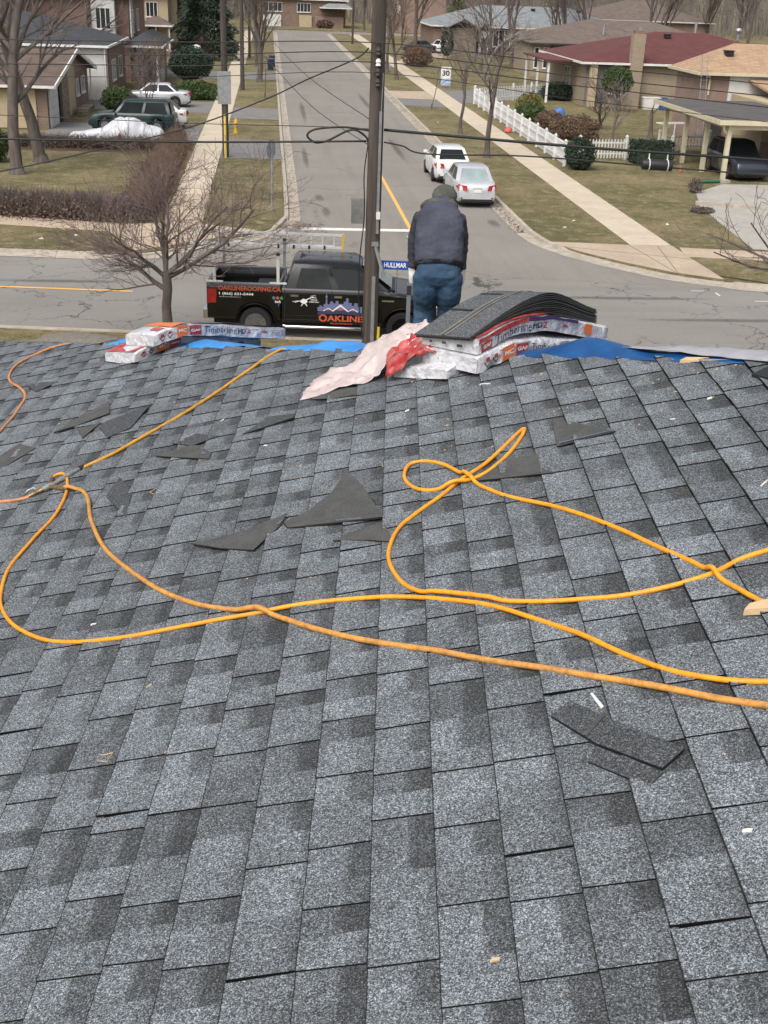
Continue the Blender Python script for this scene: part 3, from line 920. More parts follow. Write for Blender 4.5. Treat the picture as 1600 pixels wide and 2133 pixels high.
for i, (poly, th_, mt, lab, lift) in enumerate(SCR):
    c = [sum(q[j] for q in poly) / len(poly) for j in (0, 1)]
    rs = random.Random(i)
    # rings: base outline, top outline; corners lifted unevenly
    n = len(poly)
    mb = MB()
    h = [0.0125 + rs.uniform(0, 0.004) + (lift[1] * .45 if j in (0, 2) else 0.0) * rs.uniform(.5, 1) for j in range(n)]
    bot = [RP(q[0], q[1], h[j] - 0.002) for j, q in enumerate(poly)]
    tp = [RP(q[0], q[1], h[j] + 0.0022 + (th_ - .006) * .5) for j, q in enumerate(poly)]
    cb, ct = RP(c[0], c[1], 0.012), RP(c[0], c[1], 0.012 + 0.005 + (th_ - .006) * .5)
    loc = RP(c[0], c[1], 0.0)
    vs = bot + tp + [cb, ct]
    fs = [(j, (j + 1) % n, n + (j + 1) % n, n + j) for j in range(n)] + [(n + j, n + (j + 1) % n, 2 * n + 1) for j in range(n)] + [((j + 1) % n, j, 2 * n) for j in range(n)]
    mb.add([q - loc for q in vs], fs)
    o = mb.build('shingle_offcut', M[mt]); o.location = loc
    o.data.materials.append(M['cable'])
    for pi_, pg in enumerate(o.data.polygons):
        if pi_ < n: pg.material_index = 1
    tag(o, lab, 'shingle offcut', 'shingle offcuts on the roof')
    if mt == 'shingle_back' and n >= 4 and i in (0, 1, 3, 7):
        b = MB()                                         # the adhesive strip printed along one edge of the backing
        e0, e1 = poly[2 if n > 4 else 3], poly[3 if n > 4 else 2]
        e2 = [c[0] * .3 + e0[0] * .7, c[1] * .3 + e0[1] * .7]; e3 = [c[0] * .3 + e1[0] * .7, c[1] * .3 + e1[1] * .7]
        f0 = [e0[k_] * .9 + e2[k_] * .1 for k_ in (0, 1)]; f1 = [e1[k_] * .9 + e3[k_] * .1 for k_ in (0, 1)]; g0 = [e0[k_] * .6 + e2[k_] * .4 for k_ in (0, 1)]; g1 = [e1[k_] * .6 + e3[k_] * .4 for k_ in (0, 1)]
        b.add([RP(q[0], q[1], 0.024 if i == 0 else 0.023) - loc for q in (f0, f1, g1, g0)], [(0, 1, 2, 3)]); b.build('sealant_strip', M['sealant'], o, fix=False)
t_ = MB(); t_.add([RP(*q, 0.0235) for q in ((0.532, 2.312), (0.54, 2.303), (0.487, 2.236), (0.478, 2.246))], [(0, 1, 2, 3)])
t2_ = t_.build('release_tape', M['shingle_back'], None, fix=False); po_ = [q for q in bpy.data.objects if q.get('label', '').startswith('long granulated offcut')][0]; t2_.data.transform(Matrix.Translation(-po_.location)); t2_.parent = po_
M['wood'] = pm('fresh_wood', (0.62, 0.45, 0.26), (0.52, 0.36, 0.2), 12, 5, 0.75, world=True)
M['chip_white'] = pm('pale_chip', (0.75, 0.72, 0.66), rough=0.8)
def flat_prism(name, poly, w0, w1, mat, label, cat, group=None):
    c = [sum(q[j] for q in poly) / len(poly) for j in (0, 1)]
    loc = RP(c[0], c[1], 0); n = len(poly)
    mb = MB()
    mb.add([RP(q[0], q[1], w0) - loc for q in poly] + [RP(q[0], q[1], w1) - loc for q in poly], [tuple(range(n)), tuple(range(n, 2 * n))] + [(j, (j + 1) % n, n + (j + 1) % n, n + j) for j in range(n)])
    o = mb.build(name, mat); o.location = loc
    return tag(o, label, cat, group)
flat_prism('wood_shim', [(0.925, 2.612), (0.945, 2.636), (0.995, 2.636), (1.06, 2.62), (0.985, 2.59)], 0.008, 0.026, M['wood'], 'pale pointed wood shim at the right edge under the hose', 'wood scrap')
flat_prism('wood_lath', [(1.171, 4.536), (1.2, 4.55), (1.49, 4.385), (1.47, 4.345)], 0.01, 0.024, M['wood'], 'long yellowish lath lying along the tarp at the right', 'wood scrap')
flat_prism('wood_sliver', [(0.522, 2.414), (0.526, 2.415), (0.543, 2.35), (0.537, 2.345)], 0.008, 0.013, M['chip_white'], 'pale wood sliver above the pair of offcuts at bottom right', 'wood scrap')
for pts_, lab in (([(-0.758, 2.605), (-0.752, 2.631), (-0.727, 2.622), (-0.703, 2.626), (-0.712, 2.588), (-0.74, 2.6), (-0.758, 2.605)], 'thin tan strap loop lying at the lower left'), ([(-0.986, 4.576), (-0.964, 4.604), (-0.939, 4.558), (-0.963, 4.542), (-0.986, 4.576)], 'small tan strap loop right of the splitter')):
    mb = MB(); loc = RP(*pts_[0], 0)
    mb.tube([RP(a, b_, 0.011) - loc for a, b_ in pts_], 0.0013, 5)
    o = mb.build('strap_loop', M['wood']); o.location = loc
    tag(o, lab, 'strap')
BITS = [(1.184, 4.093, 'white chip near the right edge'), (-0.953, 3.435, 'white chip inside the left hose bend'), (-0.666, 2.935, 'tan chip below the hose crossing'), (-0.528, 2.577, 'thin tan splinter low on the left'),
        (-0.777, 5.314, 'pale chip beside the straight yellow hose'), (-0.515, 4.796, 'white plastic cap in the middle of the roof'), (1.161, 3.307, 'pale stick at the right edge'), (0.431, 4.875, 'curved pale shaving below the right bundles'),
        (0.097, 4.788, 'pale shaving below the opened bundle'), (1.03, 3.978, 'tiny pale chip beside the blue edged offcut'), (0.737, 1.843, 'small white chip at the lower right'), (0.24, 1.639, 'rusty fleck near the bottom of the picture')]
for i, (a, b_, lab) in enumerate(BITS):
    rs = random.Random(i + 50)
    L_, W_ = (0.02, 0.007) if i not in (3, 6, 7) else (0.05, 0.0045)
    ang = rs.uniform(-0.6, 0.9)
    d1 = (math.cos(ang) * L_ / 2, math.sin(ang) * L_ / 2); d2 = (-math.sin(ang) * W_ / 2, math.cos(ang) * W_ / 2)
    poly = [(a - d1[0] - d2[0] * .6, b_ - d1[1] - d2[1] * .6), (a + d1[0] * .8 - d2[0], b_ + d1[1] * .8 - d2[1]), (a + d1[0], b_ + d1[1] + d2[1] * .3), (a + d1[0] * .3 + d2[0], b_ + d1[1] * .3 + d2[1]), (a - d1[0] * .8 + d2[0] * .8, b_ - d1[1] * .8 + d2[1] * .8)]
    flat_prism('wood_chip', poly, 0.008, 0.014, M['chip_white'] if i not in (2, 3, 11) else M['wood'], lab, 'wood chip', 'chips on the roof')
# uncountable crumbs of wood and granules
mb = MB(); rs = random.Random(77)
for i in range(150):
    if rs.random() < 0.6: t, s = rs.uniform(1.9, 3.6), -abs(rs.gauss(0.25, 0.35))
    else: t, s = rs.uniform(2.0, 7.5), -abs(rs.gauss(0.4, 1.2))
    p = (s - t) / 2 ** .5 + V0 / 2; v = (s + t) / 2 ** .5 + V0 / 2
    if s > -0.03: continue
    L_ = rs.choice((0.003, 0.004, 0.007)); an = rs.uniform(0, 6.3); q = RP(p, v, 0.011)
    dx, dy = UP * math.cos(an) * L_ + EY * math.sin(an) * L_, UP * -math.sin(an) * .0015 + EY * math.cos(an) * .0015
    mb.add([q - dx - dy, q + dx - dy, q + dx + dy, q - dx + dy, q + NM * .004], [(0, 1, 4), (1, 2, 4), (2, 3, 4), (3, 0, 4)])
tag(mb.build('wood_crumbs', M['wood']), 'tiny pale wood crumbs scattered over the shingles', 'debris', kind='stuff')

# ---------------------------------------------------------------- tarp along the hip
M['tarp'] = pm('blue_tarp', (0.003, 0.045, 0.15), (0.006, 0.075, 0.23), 5, 5, 0.4, world=True, bump=0.25, bscale=14)
M['tarp_light'] = pm('bright_blue_tarp', (0.03, 0.19, 0.5), (0.05, 0.26, 0.6), 9, 5, 0.45, world=True, bump=0.3, bscale=20)
M['tarp_grey'] = pm('grey_tarp', (0.27, 0.27, 0.29), (0.36, 0.36, 0.38), 8, 5, 0.45, world=True, bump=0.3, bscale=20)
def lerp_tab(tab, x):
    if x <= tab[0][0]: return tab[0][1]
    for (a, b_), (c, d) in zip(tab, tab[1:]):
        if x <= c: return b_ + (d - b_) * (x - a) / (c - a)
    return tab[-1][1]
def tarp_sheet(t0, t1, tab, n, mat, name, parent=None, prof=None, seed=0, wob=0.012):
    rows = []
    for i in range(n + 1):
        t = t0 + (t1 - t0) * i / n
        h = lerp_tab(tab, t)
        row = []
        for j, (s, k) in enumerate(prof):
            ww = h * k + 0.012 + wob * noise.noise(Vector((t * 5 + seed, s * 7, 3.1 + j * .35))) * (0.3 if k == 0 else 1.0)
            ds = 0.02 * noise.noise(Vector((t * 3.3 + seed, j * .6, 9)))
            row.append(HP(s + ds, t, max(ww, 0.012), 0.03))
        rows.append(row)
    m_ = len(prof)
    mb = MB(); mb.add([q for r_ in rows for q in r_], [(i * m_ + j, i * m_ + j + 1, (i + 1) * m_ + j + 1, (i + 1) * m_ + j) for i in range(n) for j in range(m_ - 1)])
    o = mb.build(name, mat, parent, smooth=179, fix=False)
    so = o.modifiers.new('thick', 'SOLIDIFY'); so.thickness = 0.0015
    return o
PROF = [(-0.02, 0.0), (0.02, 0.25), (0.06, 0.75), (0.1, 1.0), (0.16, 0.9), (0.24, 0.55), (0.36, 0.3), (0.55, 0.1), (0.9, 0.0)]
tr = thing('tarp', 'blue tarp with a grey underside bunched along the hip right of the bundles', 'tarp', HP(0.1, 2.2, 0))
tr_inv = tr.location.copy()
o = tarp_sheet(1.0, 3.3, [(1.0, .03), (1.9, .012), (2.2, .02), (2.45, .03), (2.62, .032), (2.75, .05), (2.86, .085), (2.94, .088), (3.03, .06), (3.15, .03), (3.3, .02)], 60, M['tarp'], 'blue_face', tr, PROF, 1)
o.location = -tr_inv
def fold(t0, t1, n):
    mb = MB(); rows = []
    for i in range(n + 1):
        t = t0 + (t1 - t0) * i / n
        f = min(1, max(0, (2.75 - t) / 0.75))                      # grows towards the right
        h = lerp_tab([(1.0, .045), (1.9, .03), (2.1, .038), (2.45, .055), (2.62, .048), (2.75, .052)], t)
        s_low = 0.085 - 0.12 * f; w_low = h * (0.93 - 0.75 * f)
        q = []
        for a in range(6):
            k_ = a / 5
            s = 0.17 * (1 - k_) + s_low * k_; w = h * 1.08 * (1 - k_) + w_low * k_ + 0.018 * math.sin(k_ * math.pi) * f + 0.006 * noise.noise(Vector((t * 9, a * .7, 2)))
            q.append(HP(s, t, max(w, .016) + 0.01, 0.03))
        rows.append(q)
    mb.add([x - tr_inv for r_ in rows for x in r_], [(i * 6 + j, i * 6 + j + 1, (i + 1) * 6 + j + 1, (i + 1) * 6 + j) for i in range(n) for j in range(5)])
    o = mb.build('grey_fold', M['tarp_grey'], tr, smooth=179, fix=False)
    so = o.modifiers.new('thick', 'SOLIDIFY'); so.thickness = 0.002
fold(1.0, 2.75, 46)
for t in (1.9, 2.08, 2.3, 2.5):
    mb = MB(); mb.lathe([(0.004, 0), (0.009, 0.001), (0.009, 0.004), (0.004, 0.005)], HP(0.1, t, lerp_tab([(1, .06), (2.5, .075)], t)) - tr_inv, 10)
    mb.build('eyelet', M['chrome'], tr)
for (a, b_, tab, lab) in ((4.28, 5.0, [(4.28, .02), (4.4, .05), (4.62, .055), (4.7, .025), (5.0, .012)], 'bright blue tarp sliver over the hip between the bundle stacks'), (5.35, 6.75, [(5.35, .012), (5.5, .03), (5.75, .05), (6.0, .02), (6.45, .03), (6.6, .05), (6.75, .02)], 'bright blue tarp crumpled under the left bundles')):
    o = tarp_sheet(a, b_, tab, 44, M['tarp_light'], 'tarp', None, PROF, b_, 0.016)
    tag(o, lab, 'tarp')
# the loose flap of old shingle at the far left of the hip
mb = MB(); n = 22; rows = []
for i in range(n + 1):
    t = 6.85 + 1.0 * i / n
    h = lerp_tab([(6.85, .03), (7.0, .06), (7.55, .085), (7.75, .07), (7.85, .02)], t)
    rows.append([HP(s, t, 0.014 + h * k_ + .004 * noise.noise(Vector((t * 12, s * 9, 0))), 0.02) for s, k_ in ((0.0, .05), (0.05, .4), (0.12, .85), (0.2, 1.0), (0.3, .8))])
mb.add([x for r_ in rows for x in r_], [(i * 5 + j, i * 5 + j + 1, (i + 1) * 5 + j + 1, (i + 1) * 5 + j) for i in range(n) for j in range(4)])
o = mb.build('shingle_flap', M['kerb'], smooth=60, fix=False); o.modifiers.new('thick', 'SOLIDIFY').thickness = 0.006
M['old_shingle'] = pm('old_brown_shingle', (0.13, 0.115, 0.095), (0.2, 0.18, 0.15), 40, 6, 0.95, world=True, bump=0.4, bscale=150)
o.data.materials[0] = M['old_shingle']
tag(o, 'weathered brown flap of old roofing lifted along the hip at far left', 'roofing flap')

# ---------------------------------------------------------------- text helper
_tc = {}
def text_mesh(body, size=1.0, bold=0.0, align='LEFT', res=3):
    cu = bpy.data.curves.new('text', 'FONT')
    cu.body = body; cu.size = size; cu.offset = bold; cu.align_x = align; cu.resolution_u = res
    o = bpy.data.objects.new('text', cu); col.objects.link(o)
    dg = bpy.context.evaluated_depsgraph_get()
    me = bpy.data.meshes.new_from_object(o.evaluated_get(dg))
    bpy.data.objects.remove(o); bpy.data.curves.remove(cu)
    vs = [v.co.copy() for v in me.vertices]; fs = [tuple(p.vertices) for p in me.polygons]
    bpy.data.meshes.remove(me)
    return vs, fs
def text_fit(body, width, bold=0.0, squash=None):
    """text scaled to the width; returns verts with x 0..width"""
    vs, fs = text_mesh(body, 1.0, bold)
    x0, x1 = min(v.x for v in vs), max(v.x for v in vs)
    y0, y1 = min(v.y for v in vs), max(v.y for v in vs)
    k = width / (x1 - x0)
    ky = k if squash is None else squash / (y1 - y0)
    return [Vector(((v.x - x0) * k, (v.y - y0) * ky, 0)) for v in vs], fs
def colour(name, c, rough=0.5):
    return pm(name, c, rough=rough)
M['ink_red'] = pm('red_print', (0.4, 0.02, 0.018), (0.3, 0.015, 0.015), 14, 5, .45, world=True, c3=(0.6, 0.45, 0.43), s3=16, k3=.35); M['ink_dark'] = colour('dark_print', (0.04, 0.035, 0.06)); M['ink_orange'] = colour('orange_print', (0.72, 0.17, 0.04))
M['ink_purple'] = colour('purple_print', (0.06, 0.035, 0.11)); M['ink_white'] = colour('white_print', (0.78, 0.78, 0.78)); M['ink_grey'] = colour('grey_print', (0.3, 0.3, 0.36))
M['wrap'] = pm('white_wrapper', (0.68, 0.68, 0.7), (0.54, 0.54, 0.57), 16, 6, 0.35, world=True, bump=1.0, bscale=26, coat=0.2, c3=(0.3, 0.3, 0.34), s3=22, k3=0.5)
M['wrap_pink'] = pm('pinkish_film', (0.5, 0.42, 0.405), (0.41, 0.33, 0.32), 7, 6, 0.4, world=True, bump=0.3, bscale=30)

# ---------------------------------------------------------------- shingle bundles over the hip
BW, BL_ = 0.335, 1.0
class Bundle:
    def __init__(s, label, s0, t0, w0, thick, tilt=0.0, yaw=0.0, seed=0, soft=0.16, arch=0.0):
        s.s0, s.t0, s.w0, s.th, s.tilt, s.yaw, s.seed, s.soft, s.arch = s0, t0, w0, thick, tilt, yaw, seed, soft, arch
        s.root = thing('shingle_bundle', label, 'shingle bundle', HP(s0 + .5, t0 + .17, w0), group='wrapped shingle bundles')
        s.org = s.root.location.copy()
    def pt(s, a, c, h):
        """a 0..1 along, c 0..1 across (0 faces the viewer), h 0..1 up"""
        la, tc_ = (a - 0.3) * BL_, (c - .5) * BW
        ss = s.s0 + .3 * BL_ + la * math.cos(s.yaw) - tc_ * math.sin(s.yaw)
        tt = s.t0 + .5 * BW + tc_ * math.cos(s.yaw) + la * math.sin(s.yaw)
        nb = noise.noise(Vector((a * 9, c * 5 + s.seed, h * 3))) * 0.009
        return HP(ss, tt, s.w0 + s.tilt * c + h * s.th + nb + s.arch * math.exp(-((a - .5) / .3) ** 2), s.soft) - s.org
    def shell(s):
        prof = [(0.0, 0.06), (0.0, 0.5), (0.0, 0.9), (0.04, 1.0), (0.5, 1.04), (0.96, 1.0), (1.0, 0.9), (1.0, 0.5), (1.0, 0.06), (0.5, 0.0)]
        rings = []
        N = 60
        for i in range(N + 1):
            a = i / N
            pinch = 0.0
            if i in (0, N): pinch = 0.10
            ring = []
            for (c, h) in prof:
                wr = 0.03 * noise.noise(Vector((a * 14 + s.seed * 3, h * 2.2, c * 3))) + 0.025 * noise.noise(Vector((a * 31 + s.seed, h * 4, c * 3)))
                cc = c + wr * (1 if c in (0.0, 1.0) else 0)
                ring.append(s.pt(a, 0.5 + (cc - .5) * (1 - pinch * .25), 0.5 + (h - .5) * (1 - pinch)))
            rings.append(ring)
        mb = MB(); mb.loft(rings)
        return mb.build('wrapper', M['wrap'], s.root, smooth=50)
    def patch(s, name, a0, a1, h0, h1, mat, n=6, off=-0.034, parent=None):
        vs, fs = [], []
        for i in range(n + 1):
            a = a0 + (a1 - a0) * i / n
            vs += [s.pt(a, off, h0), s.pt(a, off, h1)]
        fs = [(i * 2, i * 2 + 2, i * 2 + 3, i * 2 + 1) for i in range(n)]
        mb = MB(); mb.add(vs, fs); return mb.build(name, mat, parent or s.root)
    def top(s, name, a0, a1, c0, c1, mat, n=8, off=1.07):
        vs, fs = [], []
        for i in range(n + 1):
            a = a0 + (a1 - a0) * i / n
            vs += [s.pt(a, c0 + (c1 - c0) * k / 3, off) for k in range(4)]
        fs = [(i * 4 + k, i * 4 + k + 1, i * 4 + k + 5, i * 4 + k + 4) for i in range(n) for k in range(3)]
        mb = MB(); mb.add(vs, fs); return mb.build(name, mat, s.root)
    def text(s, body, a0, a1, h0, h1, mat, bold=0.0, off=-0.042, name='lettering', parent=None):
        vs, fs = text_fit(body, 1.0, bold, 1.0)
        mb = MB(); mb.add([s.pt(a0 + (a1 - a0) * v.x, off, h0 + (h1 - h0) * v.y) for v in vs], fs)
        return mb.build(name, mat, parent or s.root, fix=False)
    def end_patch(s, name, c0, c1, h0, h1, mat, a=-0.012):
        vs = [s.pt(a, c0, h0), s.pt(a, c1, h0), s.pt(a, c1, h1), s.pt(a, c0, h1)]
        mb = MB(); mb.add(vs, [(0, 1, 2, 3)]); return mb.build(name, mat, s.root)
    def marks(s, full=True):
        o = s.patch('orange_label', 0.16, 0.235, 0.1, 0.95, M['ink_orange']); s.text('MC', 0.17, 0.228, 0.42, 0.7, M['ink_white'], 0.02, parent=o)
        o = s.patch('red_label', 0.25, 0.335, 0.15, 0.85, M['ink_red']); s.text('GAF', 0.258, 0.327, 0.38, 0.62, M['ink_white'], 0.03, parent=o)
        if full:
            s.text('Timberline', 0.355, 0.6, 0.3, 0.8, M['ink_dark'], 0.0)
            s.text('HD', 0.61, 0.67, 0.35, 0.72, M['ink_dark'], 0.045); s.text('Z', 0.675, 0.71, 0.35, 0.72, M['ink_red'], 0.045)
        # maple leaf mark
        lf = [(0, -.5), (.06, -.2), (.4, -.25), (.33, -.1), (.55, .1), (.4, .15), (.42, .35), (.22, .25), (.12, .15), (.18, .5), (.08, .45), (0, .65), (-.08, .45), (-.18, .5), (-.12, .15), (-.22, .25), (-.42, .35), (-.4, .15), (-.55, .1), (-.33, -.1), (-.4, -.25), (-.06, -.2)]
        mb = MB(); mb.add([s.pt(0.82 + x * .05, -0.042, 0.5 + y * .35) for x, y in lf], [tuple(range(len(lf)))]); mb.build('leaf_mark', M['ink_red'], s.root, fix=False)
        for a_, h_, w2, h2 in ((0.72, .7, .05, .1), (0.88, .62, .05, .08), (0.88, .45, .06, .06), (0.9, .3, .05, .06), (0.955, .35, .03, .4), (0.76, .25, .03, .12)):
            s.patch('small_print', a_, a_ + w2, h_, h_ + h2, M['ink_grey'], 3)
        # chevron mark by the near end
        for x0, x1 in ((0.03, 0.075), (0.085, 0.13)):
            xm = (x0 + x1) / 2
            for (xa, ha), (xb, hb) in (((x0, .6), (xm, .25)), ((xm, .25), (x1, .6))):
                mb = MB(); mb.add([s.pt(xa, -.042, ha), s.pt(xb, -.042, hb), s.pt(xb, -.042, hb + .1), s.pt(xa, -.042, ha + .1)], [(0, 1, 2, 3)]); mb.build('chevron_mark', M['ink_dark'], s.root, fix=False)
            mb = MB(); mb.add([s.pt(xm + .012 * x, -.042, .68 + .12 * y) for x, y in ((-1, -1), (1, -1), (1, 1), (-1, 1))], [(0, 1, 2, 3)]); mb.build('dot_mark', M['ink_red'], s.root, fix=False)

# left pair
b = Bundle('wrapped shingle bundle, lower of the left pair, on the roof hip', -0.29, 5.95, 0.010, 0.068, seed=2, yaw=0.03, soft=0.08)
b.shell(); b.marks(False); b.top('red_band', 0.0, 0.2, 0.05, 0.95, M['ink_red'])
b = Bundle('wrapped shingle bundle lying on top of the left pair', -0.2, 5.84, 0.078, 0.082, seed=5, yaw=-0.04, soft=0.08)
b.shell(); b.marks(True)
b.top('orange_band', 0.13, 0.25, 0.0, 0.98, M['ink_orange']); b.top('purple_band', 0.27, 1.0, 0.0, 0.35, M['ink_purple'], 14)
b.top('red_print', 0.07, 0.105, 0.12, 0.42, M['ink_red']); b.top('red_print', 0.045, 0.065, 0.1, 0.38, M['ink_red'])
# right stack
b = Bundle('crumpled white shingle bundle at the bottom of the right stack', -0.31, 3.38, 0.010, 0.05, seed=8, yaw=0.02, soft=.1)
b.shell()
b = Bundle('shingle bundle in the middle of the right stack, leaning on the lowest', -0.25, 3.25, 0.014, 0.08, tilt=0.05, seed=11, soft=.12)
b.shell(); b.marks(True)
b3 = Bundle('torn open shingle bundle on top of the right stack', -0.24, 3.27, 0.096, 0.078, tilt=0.045, seed=15, arch=0.03, soft=.12)
b3.shell()
o = b3.patch('red_label', 0.02, 0.09, 0.12, 0.62, M['ink_red']); b3.text('GAF', 0.03, 0.08, 0.25, 0.5, M['ink_white'], 0.03, parent=o)
b3.text('Timberline', 0.11, 0.36, 0.2, 0.72, M['ink_dark']); b3.text('HD', 0.37, 0.44, 0.28, 0.66, M['ink_dark'], 0.045); b3.text('Z', 0.445, 0.48, 0.28, 0.66, M['ink_red'], 0.045)
b3.patch('red_band', 0.0, 0.34, 0.72, 1.0, M['ink_red'], 14, off=-0.036); b3.patch('purple_band', 0.34, 0.72, 0.78, 1.0, M['ink_purple'], 14, off=-0.036)
b3.top('red_top', 0.0, 0.6, 0.0, 0.3, M['ink_red'], 14)
b3.patch('orange_label', 0.78, 0.84, 0.3, 0.95, M['ink_orange']); b3.patch('leaf_mark', 0.6, 0.64, 0.4, 0.62, M['ink_red'])
# end print of the torn bundle
for c0, c1 in ((0.2, 0.3), (0.5, 0.57), (0.75, 0.8)):
    b3.end_patch('dark_print', c0, c1, 0.45, 0.6, M['ink_dark'], -0.02)

# the loose shingles lying on the opened bundle
def loose_w(a, i, n): return 0.176 + i * 0.0054 * (0.3 + 0.7 * min(1, a * 1.7)) + 0.07 * math.exp(-((a - .6) / .3) ** 2) * (0.5 + 0.6 * i / n)
def loose(i, n, mat_top):
    mb = MB(); rows = []; N = 26
    rs = random.Random(i)
    ds = rs.uniform(-0.008, 0.008) + (i / n) * -0.02; dt = rs.uniform(-.005, .005)
    for k in range(N + 1):
        a = k / N
        s = -0.26 + a * 0.98 + ds
        w = loose_w(a, i, n)
        rows.append((s, w))
    prof_ = lambda k: [(0.0, 0.0), (0.0, 0.0017 + 0.0025 * min(1, k / N * 1.7)), (0.33, 0.0017 + 0.0025 * min(1, k / N * 1.7)), (0.33, 0.0)]
    rings = [[HP(s, 3.285 + dt + c + 0.03 * (k / N), w + h + 0.045 * c, 0.14) for (c, h) in prof_(k)] for k, (s, w) in enumerate(rows)]
    mb.loft(rings)
    me = mb.mesh('shingle')
    return me
ls = thing('loose_shingles', 'arched stack of loose grey shingles on the torn right bundle', 'shingle stack', HP(0.3, 3.45, 0.22))
NS = 13
for i in range(NS):
    me = loose(i, NS, None)
    me.transform(Matrix.Translation(-ls.location))
    me.materials.append(M['shingle_new'] if i == NS - 1 else M['shingle_back'])
    link('shingle', me, None, ls)
# printed lines and tab cuts on the top shingle
def on_top(a, c, w=0.0075):
    s = -0.26 - 0.02 + a * 0.98
    return HP(s, 3.285 + c + 0.03 * a, loose_w(a, NS - 1, NS) + w + 0.045 * c, 0.14) - ls.location
for c0, c1, mt in ((0.138, 0.142, 'kerb'), (0.144, 0.166, 'shingle_back'), (0.169, 0.1715, 'kerb')):
    mb = MB(); vs = []
    for k in range(27): vs += [on_top(k / 26, c0), on_top(k / 26, c1)]
    mb.add(vs, [(k * 2, k * 2 + 2, k * 2 + 3, k * 2 + 1) for k in range(26)]); mb.build('nail_line', M[mt], ls, fix=False)
for a in (0.24, 0.46, 0.66, 0.82):
    mb = MB(); mb.add([on_top(a, .19, .008), on_top(a + .014, .19, .008), on_top(a + .014, .33, .008), on_top(a, .33, .008)], [(0, 1, 2, 3)]); mb.build('tab_cut', M['cable'], ls, fix=False)

# torn wrapper film hanging off the left end of the stack
wr = thing('torn_wrapper', 'torn pinkish plastic wrapper trailing left from the opened bundle', 'plastic wrapper', RP(-0.15, 5.4, 0))
def film(name, spine, widths, mat, seed, amp=0.02, n=44, m_=19):
    sp_ = spline(spine, n // (len(spine) - 1) + 1); N = len(sp_)
    vs = []
    for i, q in enumerate(sp_):
        a = i / (N - 1)
        wv = widths[0].lerp(widths[1], a * 2) if a < .5 else widths[1].lerp(widths[2], a * 2 - 1)
        for j in range(m_):
            b_ = j / (m_ - 1) - .5
            wz = amp * (noise.noise(Vector((a * 5 + seed, b_ * 6, 1))) + 1.5 * (.3 - abs(noise.noise(Vector((a * 8 + b_ * 6, b_ * 5 + seed, 4))))) + .4 * (.25 - abs(noise.noise(Vector((a * 13 - b_ * 6, b_ * 12 + seed, 7))))) + .3 * math.sin(b_ * 16 + a * 5))
            x = q + wv * b_ + ZU * wz + EX * .02 * noise.noise(Vector((a * 7, b_ * 4, seed)))
            if j in (0, m_ - 1): x += EX * .01 * noise.noise(Vector((a * 25, seed, 2)))
            pz = EX.dot(x), EY.dot(x)
            x.z = max(x.z, roofz(*pz) + 0.014)
            vs.append(x - wr.location)
    mb = MB(); mb.add(vs, [(i * m_ + j, i * m_ + j + 1, (i + 1) * m_ + j + 1, (i + 1) * m_ + j) for i in range(N - 1) for j in range(m_ - 1)])
    o = mb.build(name, mat, wr, smooth=50, fix=False)
    o.modifiers.new('thick', 'SOLIDIFY').thickness = 0.0012
    return o
film('film', [RP(-0.38, 5.40, 0.025), RP(-0.25, 5.41, 0.04), RP(-0.12, 5.42, 0.05), RP(-0.03, 5.45, 0.10), RP(0.07, 5.44, 0.15), RP(0.2, 5.42, 0.16)],
     [EY * 0.2 + EX * .05 + ZU * 0.02, EY * 0.22 + EX * -.07 + ZU * 0.07, EY * 0.14 + EX * -.03 + ZU * 0.05], M['wrap_pink'], 3, 0.025)
film('printed_film', [RP(0.0, 5.30, 0.07), RP(0.08, 5.29, 0.12), RP(0.16, 5.27, 0.14), RP(0.25, 5.24, 0.13)],
     [EY * 0.16 + ZU * 0.06, EY * 0.2 + ZU * 0.05, EY * 0.14 + ZU * 0.03], M['ink_red'], 8, 0.03, 18)
film('crumpled_film', [RP(0.1, 5.34, 0.13), RP(0.17, 5.32, 0.15), RP(0.25, 5.29, 0.15)],
     [EY * 0.1 + ZU * 0.05, EY * 0.13 + ZU * 0.05, EY * 0.08 + ZU * 0.03], M['wrap'], 14, 0.025, 14)

# ---------------------------------------------------------------- vehicles
def paint_mat(name, c, rough=0.28, metal=0.0, coat=0.6):
    m = pm(name, c, tuple(x * 0.85 for x in c), 1.5, 3, rough, metal=metal, coat=coat)
    return m
M['p_silver'] = paint_mat('silver_paint', (0.62, 0.63, 0.66), 0.32, 0.35)
M['p_white'] = paint_mat('white_car_paint', (0.74, 0.74, 0.73), 0.3)
M['p_black'] = paint_mat('black_paint', (0.004, 0.004, 0.0045), 0.25, 0.0, 0.3)
M['p_green'] = paint_mat('dark_green_paint', (0.006, 0.025, 0.026), 0.35, 0.0, 0.15)
M['p_navy'] = paint_mat('dark_navy_paint', (0.02, 0.024, 0.034), 0.3)
M['p_grey'] = paint_mat('dark_grey_paint', (0.06, 0.062, 0.07), 0.3, 0.3)
M['p_red'] = paint_mat('red_paint', (0.25, 0.02, 0.02), 0.3)
M['car_glass'] = pm('car_glass', (0.012, 0.015, 0.016), rough=0.12, spec=0.35)
M['car_glass_pale'] = pm('car_glass_pale', (0.2, 0.26, 0.26), (0.3, 0.36, 0.355), 2, 3, 0.12, spec=0.9, coat=0.5)  # sky reflection put into the base colour of the glass
SIDE = [(0.86, 0.0), (0.95, 0.08), (0.995, 0.3), (1.0, 0.55), (0.985, 0.78), (0.955, 0.92), (0.90, 0.985), (0.62, 1.0), (0.3, 1.008)]
def tabf(tab):
    return lambda x: lerp_tab(tab, x)
